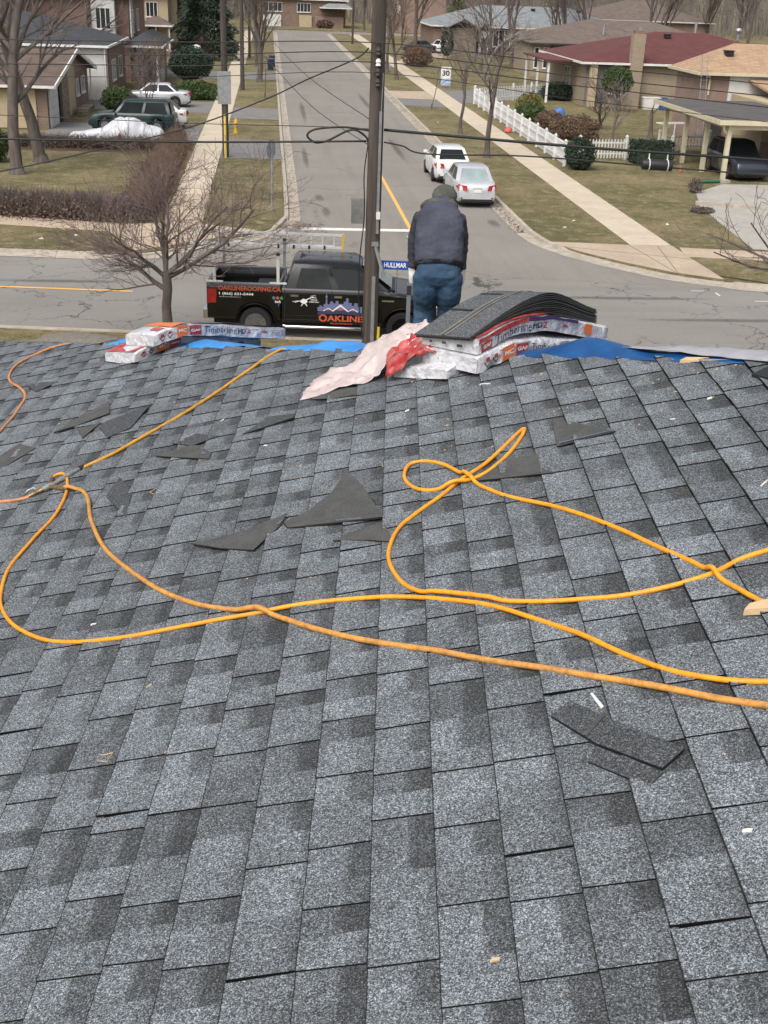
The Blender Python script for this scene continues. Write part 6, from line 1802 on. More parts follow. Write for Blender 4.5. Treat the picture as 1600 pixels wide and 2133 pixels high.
M['twig_wood'] = pm('wood_twigs', (0.1, 0.085, 0.075), (0.19, 0.165, 0.145), .15, 4, 0.95, world=True)
A = MB()
for i in range(5200):
    x, y = rs.uniform(-150, 260), rs.uniform(232, 300)
    if -20 < x < 30 and y < 245: continue
    h_ = rs.uniform(7, 13); p = Vector((x, y, -.2)); q = p + Vector((rs.gauss(0, .8), rs.gauss(0, .8), h_)); m_ = p.lerp(q, .5) + Vector((rs.gauss(0, .4), 0, 0))
    A.tube([p, m_, q], [rs.uniform(.06, .2), .06, .02], 3, cap=False)
    for k in range(7):
        a = p.lerp(q, rs.uniform(.25, .95)); e = a + Vector((rs.gauss(0, 1.4), rs.gauss(0, .8), rs.uniform(.6, 2.6)))
        A.tube([a, e], [.04, .012], 3, cap=False)
tag(A.build('far_wood', M['twig_wood'], fix=False), 'grey leafless wood along the horizon', 'wood', kind='stuff')

# ---------------------------------------------------------------- evergreens and hedges
def leaf_cloud(mb, n, fn, rs, size, up=.2):
    for i in range(n):
        p, nrm = fn(rs)
        a = Vector((rs.gauss(0, 1), rs.gauss(0, 1), rs.gauss(0, 1) + up)).normalized(); b = a.orthogonal().normalized()
        b.rotate(Matrix.Rotation(rs.uniform(0, 6.28), 3, a))
        s = size * rs.uniform(.6, 1.4)
        mb.add([p - b * s * .35, p + a * s, p + b * s * .35, p - a * s * .6], [(0, 1, 2, 3)])
def blob_fn(c, rad, shell=.35, lump=.25, seed=0, flat=0.0):
    c = Vector(c)
    def f(rs):
        d = Vector((rs.gauss(0, 1), rs.gauss(0, 1), rs.gauss(0, 1))).normalized()
        k_ = 1 + lump * noise.noise(d * 2.2 + Vector((seed, 0, 0)))
        rr_ = (1 - shell * rs.random() ** 1.5) * k_
        p = c + Vector((d.x * rad[0], d.y * rad[1], d.z * rad[2])) * rr_
        p.z = max(p.z, 0.03)
        return p, d
    return f
def shrub(name, label, cat, loc, rad, n, size, mat, zc=None, stem=None, group=None, parts=None, seed=0, lump=.25):
    root = thing(name, label, cat, loc, group=group)
    rs = random.Random(seed or int(abs(loc[0] * 100 + loc[1])))
    mb = MB()
    leaf_cloud(mb, n, blob_fn((0, 0, zc if zc is not None else rad[2] * .85), rad, .45, lump, seed), rs, size)
    mb.build('crown', M[mat], root, fix=False)
    t = MB(); t.tube([(0, 0, -.05), (.02, 0, (zc or rad[2]) * .5), (0, .02, (zc or rad[2]))], [stem or .06, (stem or .06) * .8, (stem or .06) * .5], 7); t.build('trunk', M['bark'], root)
    return root
M['leaf_deep'] = pm('evergreen_deep', (0.016, 0.034, 0.022), (0.04, 0.066, 0.038), 4, 6, 0.8)
shrub('topiary_bush', 'large dark green heart shaped clipped evergreen at left', 'bush', (-6.2, 99.5, 0), (1.75, 1.6, 1.25), 9000, .11, 'leaf_deep', 1.75, .15, seed=3, lump=.12)
shrub('evergreen_bush', 'low green juniper beside the silver sedan on the left', 'bush', (-5.3, 89.5, 0), (1.7, 1.3, .7), 4000, .12, 'leaf_mid', .55, seed=4)
shrub('evergreen_bush', 'dark shrub behind the wagon by the white wall', 'bush', (-9.6, 80.0, 0), (1.1, 1.1, .8), 2600, .12, 'leaf_mid', .7, seed=5)
shrub('topiary_tree', 'round clipped green tree on a dark stem before the maroon roofed house', 'tree', (25.0, 88.4, 0), (1.15, 1.1, .95), 6000, .1, 'leaf_mid', 2.15, .16, seed=6, lump=.15)
shrub('evergreen_bush', 'dark rounded green bush at the end of the long white fence', 'bush', (15.2, 59.0, 0), (.75, .75, .8), 4200, .08, 'leaf_dark', .75, seed=7, lump=.12)
shrub('evergreen_bush', 'golden green bush inside the white fence corner', 'bush', (17.9, 84.5, 0), (.9, .9, .8), 2600, .1, 'leaf_gold', .7, seed=8)
shrub('evergreen_bush', 'green juniper in the fenced garden', 'bush', (17.2, 81.0, 0), (1.2, 1.0, .6), 2600, .1, 'leaf_mid', .5, seed=9)
shrub('rust_bush', 'rust brown round bush in the fenced garden', 'bush', (17.6, 76.5, 0), (.95, .9, .6), 2600, .08, 'leaf_brown', .5, seed=10, group='brown garden bushes')
shrub('rust_bush', 'wide dark brown bush behind the long white fence', 'bush', (18.0, 71.5, 0), (1.5, 1.2, .75), 4200, .09, 'leaf_brown', .6, seed=11, group='brown garden bushes')
shrub('rust_bush', 'reddish leafy bush by the far right sidewalk', 'bush', (15.5, 132, 0), (1.6, 2.4, 1.1), 3500, .14, 'leaf_brown', .9, seed=12, group='brown garden bushes')
shrub('rust_bush', 'red shrub in front of the end house', 'bush', (9.6, 222.8, 0), (1.6, .9, .8), 1500, .2, 'leaf_brown', .6, seed=13, group='brown garden bushes')
shrub('rust_bush', 'red brown hedge before the cream house at far left', 'bush', (-6.5, 140, 0), (3.2, 1.0, .9), 2600, .16, 'leaf_brown', .7, seed=14, group='brown garden bushes')
shrub('evergreen_bush', 'dark conical cedar at the blue grey roofed house', 'bush', (21.2, 150.5, 0), (.8, .8, 1.7), 2600, .13, 'leaf_dark', 1.6, seed=15, lump=.1)
shrub('evergreen_bush', 'round dark bush under the pale garden tree', 'bush', (22.6, 96.5, 0), (1.4, 1.2, .75), 2400, .12, 'leaf_dark', .6, seed=16)
shrub('evergreen_bush', 'green bush at the left picture edge beside the hedge', 'bush', (-12.8, 57.4, 0), (.8, .8, .85), 3000, .09, 'leaf_mid', .8, seed=17)
shrub('withered_shrub', 'tiny withered shrub on the carport lawn', 'bush', (19.0, 52.6, 0), (.35, .35, .35), 260, .1, 'twig', .3, seed=18, group='withered lawn shrubs')
shrub('withered_shrub', 'dry dark clump in the middle of the corner lawn', 'bush', (17.6, 47.6, 0), (.5, .4, .14), 700, .07, 'twig', .08, seed=19, group='withered lawn shrubs')
def conifer(label, loc, H_, rad, n, seed, mat='leaf_dark'):
    root = thing('spruce_tree', label, 'tree', loc, group='spruce trees')
    rs = random.Random(seed); mb = MB()
    for i in range(n):
        a_ = rs.uniform(0, 6.283); t = rs.random() ** .8; z = .6 + (H_ - .6) * t
        r_ = rad * (1 - t) ** .85 * (0.85 + .12 * math.sin(z * 4.2 + a_ * 2)) * rs.uniform(.45, 1.05); a = a_
        p = Vector((math.cos(a) * r_, math.sin(a) * r_, z - .15 * r_)); d = Vector((math.cos(a), math.sin(a), -.35 + rs.gauss(0, .3))).normalized(); b = d.orthogonal().normalized(); s = rs.uniform(.12, .34)
        mb.add([p - b * s * .35, p + d * s, p + b * s * .35, p - d * s * .6], [(0, 1, 2, 3)])
    mb.build('crown', M[mat], root, fix=False)
    t = MB(); t.tube([(0, 0, -.1), (0, 0, H_ * .9)], [.22, .04], 8); t.build('trunk', M['bark'], root)
conifer('big dark spruce behind the left utility poles', (-6.6, 132, 0), 12, 4.2, 15000, 5)
conifer('spruce beyond the big dark spruce', (-9.5, 148, 0), 12, 3.6, 9000, 6)
conifer('green spruce top above the blue grey roof', (27.5, 186, 0), 9, 2.6, 5000, 7, 'leaf_mid')

def twig_hedge(label, a, b, width, H_, n, seed, mat='twig', leaf=None, cat='hedge', group='bare brown hedges'):
    a, b = Vector((a[0], a[1], 0)), Vector((b[0], b[1], 0))
    d = (b - a); L = d.length; d.normalize(); s_ = Vector((-d.y, d.x, 0))
    root = thing('hedge', label, cat, (a + b) / 2, group=group)
    o = (a + b) / 2; rs = random.Random(seed); mb = MB(); lv = MB()
    for i in range(n):
        u, w = rs.uniform(0, L), rs.gauss(0, width * .3)
        h_ = H_ * rs.uniform(.55, 1.05) * (1 + .1 * noise.noise(Vector((u * 1.3, seed, 0)))) * (1 - .25 * min(1, abs(w) / width * 1.6))
        base = a + d * (u + rs.gauss(0, .08)) + s_ * w * .6; z0 = rs.uniform(0, h_ * .75)
        p = base + ZU * z0 + s_ * w * .4 * z0 / H_
        q = p + Vector((rs.gauss(0, .13), rs.gauss(0, .13), rs.uniform(.12, .38))); q.z = min(q.z, h_)
        r_ = rs.uniform(.005, .011)
        mb.tube([p - o, q - o], [r_, r_ * .5], 3, cap=False)
    mb.build('twigs', M[mat], root, fix=False)
    c = MB(); c.bar(a + ZU * .35 - o, b + ZU * .35 - o, width * .55, .6); 
    lvm = MB()
    for i in range(int(n * .35)):
        u, w = rs.uniform(0, L), rs.gauss(0, width * .35); p = a + d * u + s_ * w + ZU * (rs.random() ** 2 * H_ * .6 + .02) - o; e = Vector((rs.gauss(0, 1), rs.gauss(0, 1), rs.gauss(0, 1))).normalized() * .05; f = e.orthogonal().normalized() * .035
        lvm.add([p - e, p + f, p + e, p - f], [(0, 1, 2, 3)])
    lvm.build('dead_leaves', M[leaf or 'leaf_brown'], root, fix=False)
    return root
twig_hedge('long bare brown hedge along the left corner sidewalk', (-16, 46.1), (-4.6, 43.6), 1.3, 1.2, 16000, 1)
twig_hedge('bare brown hedge running along the left sidewalk', (-4.85, 44.4), (-4.9, 65.2), 1.2, 1.15, 20000, 2, 'twig_red')
twig_hedge('low dark hedge before the garage and the sheeted heap', (-17, 63.0), (-5.6, 62.6), 1.0, .8, 9000, 3)
sheet('mulch_bed', [(-17, 45.2), (-4.2, 42.75), (-4.1, 65.6), (-5.8, 65.6), (-5.8, 46.6), (-17, 49)], 0.006, M['soil'])
sheet('mulch_bed_back', [(-18, 61.8), (-5.5, 61.4), (-5.5, 63.8), (-18, 64.2)], 0.007, M['soil'])
def green_hedge(label, x0, x1, y0, y1, H_, n, mat, seed):
    root = thing('hedge', label, 'hedge', ((x0 + x1) / 2, (y0 + y1) / 2, 0), group='clipped green hedges')
    rs = random.Random(seed); w, l_ = (x1 - x0) / 2, (y1 - y0) / 2
    def f(r_):
        k_ = r_.random()
        if k_ < .4: p = Vector((r_.uniform(-w, w), r_.uniform(-l_, l_), H_ - r_.random() ** 2 * .2))
        elif k_ < .7: p = Vector((r_.uniform(-w, w), r_.choice((-1, 1)) * l_ * (1 - .15 * r_.random()), r_.uniform(.05, H_)))
        else: p = Vector((r_.choice((-1, 1)) * w * (1 - .15 * r_.random()), r_.uniform(-l_, l_), r_.uniform(.05, H_)))
        p += Vector((r_.gauss(0, .03), r_.gauss(0, .03), r_.gauss(0, .03))); return p, p
    mb = MB(); leaf_cloud(mb, n, f, rs, .07); mb.build('leaves', M[mat], root, fix=False)
    mb = MB(); mb.bb(-w * .9, w * .9, -l_ * .9, l_ * .9, 0, H_ * .9); mb.build('inner_mass', M['leaf_dark'], root)
green_hedge('clipped dark green hedge in front of the picket fence', 18.6, 20.7, 61.2, 62.4, 1.1, 5200, 'leaf_dark', 1)

# ---------------------------------------------------------------- white fences, each picket a part
def fence(label, a, b, H_, gap, pw, rails, posts, mat='vinyl', slope=0.0, group='white picket fences', pitch_post=2.4):
    a, b = Vector((a[0], a[1], 0)), Vector((b[0], b[1], 0)); L = (b - a).length; d = (b - a).normalized()
    root = thing('picket_fence', label, 'fence', a, math.atan2(d.y, d.x), group)
    pk = MB(); x = pw / 2
    pk.add([(-x, -.012, .06), (x, -.012, .06), (x, -.012, H_ - .07), (0, -.012, H_), (-x, -.012, H_ - .07), (-x, .012, .06), (x, .012, .06), (x, .012, H_ - .07), (0, .012, H_), (-x, .012, H_ - .07)], [(0, 1, 2, 3, 4), (9, 8, 7, 6, 5)] + [(i, (i + 1) % 5, 5 + (i + 1) % 5, 5 + i) for i in range(5)])
    me = pk.mesh('picket'); me.materials.append(M[mat])
    n = int(L / gap)
    for i in range(n + 1):
        o = bpy.data.objects.new('picket', me); col.objects.link(o); o.parent = root; o.location = (i * L / n, 0, 0)
    for z in rails:
        mb = MB(); mb.bb(0, L, .015, .055, z - .04, z + .04); mb.build('rail', M[mat], root)
    pm_ = MB(); pm_.bb(-.06, .06, -.03, .09, 0, H_ + .1); pm_.loft([[(-.075, -.045, H_ + .1), (.075, -.045, H_ + .1), (.075, .105, H_ + .1), (-.075, .105, H_ + .1)], [(-.01, .02, H_ + .2), (.01, .02, H_ + .2), (.01, .04, H_ + .2), (-.01, .04, H_ + .2)]])
    pme = pm_.mesh('post'); pme.materials.append(M[mat])
    k = max(1, round(L / pitch_post))
    for i in range(k + 1):
        o = bpy.data.objects.new('post', pme); col.objects.link(o); o.parent = root; o.location = (i * L / k, .04, 0)
    return root
fence('long white picket fence beside the right sidewalk', (14.75, 60.0), (15.2, 91.5), 1.12, .125, .112, (.3, .75), 1)
fence('white picket fence across the back of the fenced garden', (15.3, 92.0), (24.0, 99.5), 1.1, .2, .07, (.35, .85), 1)
fence('short white picket fence between the dark bush and the carport', (16.1, 62.6), (21.3, 63.4), 1.05, .17, .06, (.3, .85), 1)
fence('thin white fence beside the carport post', (21.6, 66.6), (24.6, 66.9), 1.0, .18, .05, (.3, .8), 1)

# ---------------------------------------------------------------- utility poles and wires
def pole(label, loc, H_, r, group='wooden utility poles', seed=0):
    root = thing('utility_pole', label, 'utility pole', loc, group=group)
    mb = MB(); mb.tube([(0, 0, -.1), (.01, 0, H_ * .5), (.0, 0, H_)], [r, r * .9, r * .78], 14); mb.build('shaft', M['pole_wood'], root, smooth=60)
    return root
PX, PY = 2.36, 27.6
mp = pole('wooden utility pole in front of the pickup with the street name sign', (PX, PY, 0), 10.6, .185)
sc_ = .962
def wpt(x, y, z): return Vector((x * sc_, y * sc_, 8.3 - (8.3 - z) * sc_))
def wire(label, pts, r, name='wire', cat='cable', sub=8, group='overhead wires', mat='cable'):
    mb = MB(); mb.tube(spline(pts, sub), r, 6)
    return tag(mb.build(name, M[mat], smooth=179), label, cat, group)
def ext(p, q, d): return p + (p - q).normalized() * d
WL = [('topmost overhead wire, crossing the whole picture', [(-6.13, 29.57, 6.75), (-1.77, 29.13, 6.84), (2.42, 28.7, 6.97), (6.97, 28.24, 6.65), (11.4, 27.8, 6.39)], .011),
      ('second overhead wire from the top', [(-6.16, 29.57, 6.45), (-1.78, 29.13, 6.57), (2.43, 28.7, 6.76), (7.0, 28.24, 6.41), (11.44, 27.79, 6.13)], .011),
      ('third overhead wire from the top', [(-6.18, 29.57, 6.23), (-1.78, 29.13, 6.34), (2.44, 28.7, 6.56), (7.02, 28.24, 6.21), (11.48, 27.79, 5.89)], .011),
      ('fourth thin overhead wire from the top', [(-6.21, 29.58, 5.95), (-1.79, 29.13, 6.1), (2.44, 28.7, 6.33), (7.05, 28.24, 5.91), (11.53, 27.78, 5.57)], .008)]
def off_y(v, dy): return v - Vector((0, dy, 0))
for lab, pts, r in WL:
    P = [off_y(wpt(*q), .2) for q in pts]
    P = [ext(P[0], P[1], 22)] + P + [ext(P[-1], P[-2], 22)]
    wire(lab, P, r)
P = [wpt(-6.3, 29.58, 5.09), wpt(-1.83, 29.13, 5.06), wpt(1.08, 28.84, 5.09), wpt(2.3, 28.7, 5.08)]
wire('thin wire above the coil left of the pole', [ext(P[0], P[1], 20)] + P, .009)
P = [wpt(-6.35, 29.59, 4.55), wpt(-1.84, 29.13, 4.64), wpt(2.25, 28.71, 4.8)]
wire('heavy black cable left of the pole', [ext(P[0], P[1], 20)] + P, .024)
P = [wpt(2.65, 28.68, 5.07), wpt(7.16, 28.22, 4.85), wpt(11.68, 27.77, 4.7)]
wire('heavy black cable right of the pole', P + [ext(P[-1], P[-2], 20)], .034)
P = [wpt(2.66, 28.68, 4.79), wpt(3.1, 28.63, 4.72), wpt(3.68, 28.58, 4.56), wpt(6.05, 28.34, 4.59), wpt(8.89, 28.05, 4.47), wpt(11.74, 27.76, 4.35)]
wire('thinner drooping cable right of the pole with the splice case', P + [ext(P[-1], P[-2], 20)], .018)
P = [wpt(*q) for q in [(2.3, 28.71, 5.04), (1.9, 28.75, 5.09), (1.53, 28.79, 5.09), (1.03, 28.84, 5.02), (0.86, 28.86, 4.88), (1.02, 28.84, 4.74), (1.2, 28.83, 4.74), (1.42, 28.8, 4.82), (1.76, 28.77, 5.0), (2.0, 28.74, 5.04), (2.25, 28.72, 4.88), (2.3, 28.71, 4.7)]]
wire('black cable coil looped beside the pole', P, .024, 'cable_coil')
# drop wires
def atp(X, Y, Z): return Vector((X, Y, Z))
wire('twisted service cable sagging from the pole to the lower left', [wpt(-9.2, 29.9, 3.35), wpt(-6.45, 29.6, 3.8), wpt(-3.8, 29.35, 4.45), wpt(-1.83, 29.13, 4.99), wpt(-.05, 28.95, 5.68), wpt(.85, 28.85, 6.12), wpt(1.95, 28.75, 6.6), wpt(2.25, 28.7, 6.85)], .016)
wire('thin service wire from the far left pole to the main pole', [atp(-2.2, 60.0, 6.6), atp(-.4, 49.5, 5.55), atp(1.2, 37.5, 4.75), atp(2.25, 27.75, 4.82)], .01)
wire('thin wire crossing the street towards the main pole', [atp(-2.0, 97.6, 6.3), atp(-.4, 70, 5.55), atp(1.1, 45, 5.2), atp(2.25, 27.75, 5.38)], .01)
wire('short thin wire from the third pole to the second one', [atp(-2.1, 97.8, 6.0), atp(-2.1, 80, 5.5), atp(-2.1, 60.6, 6.0)], .012)
# splice case
spc = thing('splice_case', 'black cylindrical cable splice case hanging from the right cables', 'cable splice case', wpt(9.1, 28.02, 4.5))
ax = Vector((.9949, -.1006, -.03)).normalized()
mb = MB(); mb.tube([ax * k_ for k_ in (-.36, -.34, -.3, .3, .34, .36)], [.06, .115, .125, .125, .115, .06], 14); mb.build('barrel', M['plastic_black'], spc, smooth=50)
for k_ in (-.2, .22):
    mb = MB(); mb.tube([ax * k_ + Vector((0, .135 * math.cos(a), .135 * math.sin(a))) for a in [i * .5236 for i in range(13)]], .012, 6); mb.tube([ax * k_ + Vector((0, 0, .13)), ax * k_ + Vector((0, 0, .3))], .014, 6); mb.build('strap', M['trim_white'], spc)
# pole hardware
mb = MB(); mb.bb(-.5, -.2, -.08, .16, 3.1, 3.66); bx_ = mb.build('meter_box', pm('grey_box', (0.13, 0.13, 0.125), (0.2, 0.2, 0.19), 5, 4, .6), mp)
mb = MB(); mb.tube(spline([(-.17, -.08, 4.85), (-.24, -.1, 4.2), (-.21, -.1, 3.3), (-.3, -.12, 2.2), (-.28, -.12, 1.2), (-.18, -.14, .4)], 6), .014, 6); mb.build('down_cable', M['cable'], mp)
mb = MB(); mb.bb(.06, .12, -.21, -.16, 2.9, 5.6); mb.tube([(.1, -.2, 5.6), (.12, -.22, 6.4)], .012, 5); mb.build('ground_wire', M['metal'], mp)
mb = MB(); mb.box((.1, -.22, 3.32), (.09, .09, .16)); mb.build('connector', M['trim_white'], mp)
mb = MB(); mb.tube([(.19, -.13, .0), (.2, -.12, .66)], .035, 8); mb.build('yellow_guard', pm('yellow_plastic', (0.7, 0.5, 0.02), (0.6, 0.42, 0.03), 4, 4, .5), mp)
mb = MB(); mb.bb(.0, .08, -.22, -.17, 0, 1.9); mb.build('cable_guard', M['metal'], mp)
mb = MB(); mb.bar((.06, -.16, 2.62), (.28, -.3, 1.9), .06); mb.box((.05, -.17, 2.66), (.16, .08, .1)); mb.box((.26, -.28, 1.98), (.09, .09, .12)); brk = mb.build('sign_bracket', M['metal'], mp)
for z in (6.85, 6.62, 6.42, 6.2):
    mb = MB(); mb.lathe([(.03, -.08), (.06, -.06), (.045, -.02), (.06, .02), (.045, .06), (.03, .08)], (-.0, -.22, z), 10); mb.build('insulator', M['trim_white'] if z in (6.62,) else M['dark_trim'], mp)
# street name sign
sg = thing('street_sign', 'blue street name sign reading HULLMAR DR on the utility pole', 'street sign', (PX + .22, PY - .05, 2.15), TRX)
mb = MB(); mb.bb(0, .95, -.006, .006, -.105, .105); mb.build('blade', pm('sign_blue', (0.012, 0.06, 0.29), (0.015, 0.07, 0.32), 4, 3, .4), sg)
for body, x0, x1, z0, hh in (('HULLMAR', .07, .6, -.055, .115), ('DR', .68, .78, -.055, .055)):
    vs, fs = text_fit(body, x1 - x0, .02, hh); mb = MB(); mb.add([(x0 + v.x, -.009, z0 + v.y) for v in vs], fs); mb.build('lettering', M['ink_white'], sg, fix=False)
# left poles
p2 = pole('wooden utility pole on the left boulevard, nearer one with a grey guide post', (-2.2, 60.6, 0), 10, .165)
mb = MB(); mb.tube([(.0, -.3, 0), (0, -.3, 2.05)], .06, 8); mb.build('yellow_guard', pm('yellow_guard_paint', (0.66, 0.5, 0.1), rough=.6), p2)
mb = MB(); mb.bb(-.32, .32, -.19, -.165, 2.5, 4.0); mb.build('grey_plate', M['metal'], p2)
pole('wooden utility pole on the left boulevard, farther one', (-2.15, 97.8, 0), 10, .17)
pole('third wooden utility pole far along the left boulevard', (-2.2, 137, 0), 10, .15)
pole('utility pole far along the right boulevard', (11.2, 172, 0), 9, .15)
# stop sign seen from behind
ss = thing('stop_sign', 'traffic sign seen from behind on a thin post at the left corner', 'traffic sign', (.05, 46.2, 0))
mb = MB(); mb.bb(-.03, .03, -.03, .03, 0, 2.55); mb.build('post', M['metal'], ss)
mb = MB(); mb.prism_y([(.38 * math.cos(R(22.5 + 45 * i)), 2.3 + .38 * math.sin(R(22.5 + 45 * i))) for i in range(8)], .032, .036); mb.build('plate', M['metal'], ss); 
ss.rotation_euler.z = R(62)
# hydrant
hy = thing('fire_hydrant', 'yellow fire hydrant on the left boulevard', 'hydrant', (-1.95, 70.4, 0))
yel = pm('hydrant_yellow', (0.55, 0.33, 0.03), (0.45, 0.26, 0.03), 6, 4, .6)
mb = MB(); mb.lathe([(.16, 0), (.16, .05), (.11, .07), (.105, .5), (.15, .52), (.15, .57), (.12, .6), (.1, .7), (.05, .76), (.03, .8)], n=14); mb.build('barrel', yel, hy, smooth=40)
for a_ in (0, math.pi / 2, math.pi, 3 * math.pi / 2):
    mb = MB(); d_ = Vector((math.cos(a_), math.sin(a_), 0)); mb.tube([d_ * .08 + ZU * .42, d_ * .18 + ZU * .42], .06, 10); mb.build('nozzle', M['metal'], hy)
# bins
for lab, x, y in (('dark blue wheeled bin at the left kerb, nearer one', .05, 119.5), ('dark blue wheeled bin at the left kerb, farther one', .2, 124.5)):
    bn = thing('wheeled_bin', lab, 'bin', (x, y, 0), group='wheeled bins at the left kerb')
    mb = MB(); mb.loft([[(-.24, -.28, .08), (.24, -.28, .08), (.24, .28, .08), (-.24, .28, .08)], [(-.31, -.38, 1.0), (.31, -.38, 1.0), (.31, .38, 1.0), (-.31, .38, 1.0)]]); mb.build('body', pm('bin_blue', (0.012, 0.022, 0.05), rough=.5), bn)
    mb = MB(); mb.loft([[(-.33, -.4, 1.0), (.33, -.4, 1.0), (.33, .42, 1.0), (-.33, .42, 1.0)], [(-.28, -.3, 1.1), (.28, -.3, 1.1), (.28, .42, 1.08), (-.28, .42, 1.08)]]); mb.build('lid', pm('bin_lid', (0.03, 0.05, 0.09), rough=.5), bn)
    for s in (-1, 1):
        mb = MB(); mb.lathe([(.1, -.03), (.1, .03)], (s * .25, .3, .1), 12, 'X'); mb.build('wheel', M['rubber'], bn)
# garden sign with a number
sn = thing('lawn_sign', 'white lawn sign with the number 30 beside the right sidewalk', 'sign', (14.9, 105.6, 0), R(-12))
mb = MB(); mb.bb(-.42, .42, -.012, .012, .7, 1.65); mb.build('board', M['trim_white'], sn)
mb = MB(); mb.bb(-.42, .42, -.016, .016, .15, .7); mb.build('picture', pm('sign_picture_blue', (0.1, 0.2, 0.45), (0.5, 0.55, 0.65), 6, 4, .5), sn)
vs, fs = text_fit('30', .62, .03, .45); mb = MB(); mb.add([(-.31 + v.x, -.02, .92 + v.y) for v in vs], fs); mb.build('lettering', M['cable'], sn, fix=False)
for x in (-.36, .36):
    mb = MB(); mb.bb(x - .02, x + .02, -.01, .01, 0, .2); mb.build('leg', M['metal'], sn)
# small garden things on the right
cn = thing('traffic_cone', 'small orange cone beside the carport lawn', 'cone', (20.35, 58.9, 0)); mb = MB(); mb.lathe([(.09, 0), (.09, .02), (.05, .05), (.015, .34)], n=10); mb.build('body', pm('cone_orange', (0.65, 0.09, 0.04), rough=.6), cn); mb = MB(); mb.box((0, 0, .012), (.22, .22, .024)); mb.build('base', M['cable'], cn)
dp = thing('drain_pipe', 'green corrugated drain pipe lying by the carport post', 'pipe', (20.6, 55.4, 0), R(195)); mb = MB()
n = 24; mb.tube([(-.7 + 1.5 * i / n, 0, .09) for i in range(n + 1)], [.075 if i % 2 else .062 for i in range(n + 1)], 10); mb.build('tube', pm('pipe_green', (0.03, 0.13, 0.07), rough=.6), dp); mb = MB(); mb.bb(-1.1, -.6, -.12, .12, 0, .14); mb.build('splash_block', M['kerb'], dp)
tb = thing('clothes_dryer', 'white fold out garden drying frame behind the picket fence', 'drying frame', (23.2, 69.2, 0), .3)
for z in (1.25,):
    for q0, q1 in (((-.9, -.1, z), (.9, -.1, z)), ((-.9, .5, z), (.9, .5, z)), ((-.9, -.1, z), (-.9, .5, z)), ((.9, -.1, z), (.9, .5, z)), ((-.9, .2, z), (.9, .2, z))):
        mb = MB(); mb.bar(q0, q1, .05); mb.build('bar', M['trim_white'], tb)
mb = MB(); mb.bar((.2, .2, 0), (.2, .2, 1.25), .06); mb.build('post', M['trim_white'], tb)
for lab, loc, sz, mt in (('blue storage tub by the maroon roofed house', (29.4, 91.0, 0), (.5, .4, .8), pm('tub_blue', (0.02, 0.09, 0.3), rough=.5)), ('white freezer box by the maroon roofed house', (28.5, 91.1, 0), (1.3, .6, .8), M['trim_white']), ('grey tub right of the blue one', (31.0, 91.0, 0), (.8, .6, .6), M['metal'])):
    t = thing('storage_box', lab, 'box', loc, group='boxes along the brick wall'); mb = MB(); mb.loft([[(-sz[0] / 2 * .88, -sz[1] / 2 * .88, 0), (sz[0] / 2 * .88, -sz[1] / 2 * .88, 0), (sz[0] / 2 * .88, sz[1] / 2 * .88, 0), (-sz[0] / 2 * .88, sz[1] / 2 * .88, 0)], [(-sz[0] / 2, -sz[1] / 2, sz[2]), (sz[0] / 2, -sz[1] / 2, sz[2]), (sz[0] / 2, sz[1] / 2, sz[2]), (-sz[0] / 2, sz[1] / 2, sz[2])]]); mb.build('body', mt, t); mb = MB(); mb.box((0, 0, sz[2] + .03), (sz[0] * 1.06, sz[1] * 1.06, .06)); mb.build('lid', mt, t)
bt = thing('garden_tarp', 'small bright blue covered object behind the garden shrubs', 'covered object', (20.0, 84.5, 0)); mb = MB(); mb.lathe([(.45, .0), (.42, .25), (.3, .45), (.1, .55), (.02, .58)], n=12); mb.build('cover', pm('garden_blue', (0.05, 0.16, 0.42), rough=.5), bt, smooth=60)
rb = thing('red_bag', 'small red bag lying beside the long white fence', 'bag', (14.45, 74.0, 0)); mb = MB(); mb.lathe([(.12, 0), (.24, .06), (.2, .2), (.08, .3), (.02, .33)], n=9); mb.build('sack', pm('bag_red', (0.6, 0.09, 0.09), rough=.6), rb, smooth=60)
lp = thing('globe_lamp', 'white globe garden lamp beyond the clipped heart shaped bush', 'lamp', (-6.2, 108, 0)); mb = MB(); mb.tube([(0, 0, 0), (0, 0, 2.1)], .04, 8); mb.build('post', M['dark_trim'], lp); mb = MB(); mb.lathe([(.1, 2.1), (.35, 2.2), (.4, 2.4), (.3, 2.6), (.05, 2.68)], n=14); mb.build('globe', M['trim_white'], lp, smooth=60)
# litter on the lawns
rs = random.Random(4)
for i, (x, y, lab) in enumerate(((11.6, 45.0, 'white litter on the right boulevard'), (10.9, 43.6, 'small white scrap near the right corner'), (10.6, 78, 'pale litter by the right kerb'), (-6.6, 40.8, 'white litter on the left corner lawn'), (-7.6, 40.2, 'pale paper at the left corner lawn edge'), (15.2, 44.6, 'white scrap on the corner lawn'), (-4.9, 42.7, 'white scrap under the corner hedge'))):
    lt = MB(); pts = [Vector((rs.uniform(-.12, .12), rs.uniform(-.08, .08), rs.uniform(.0, .07))) for _ in range(4)]
    lt.add(pts + [Vector((0, 0, .09))], [(0, 1, 4), (1, 2, 4), (2, 3, 4), (3, 0, 4)]); o = lt.build('litter', M['chip_white']); o.location = (x, y, .01); tag(o, lab, 'litter', 'litter on the lawns')

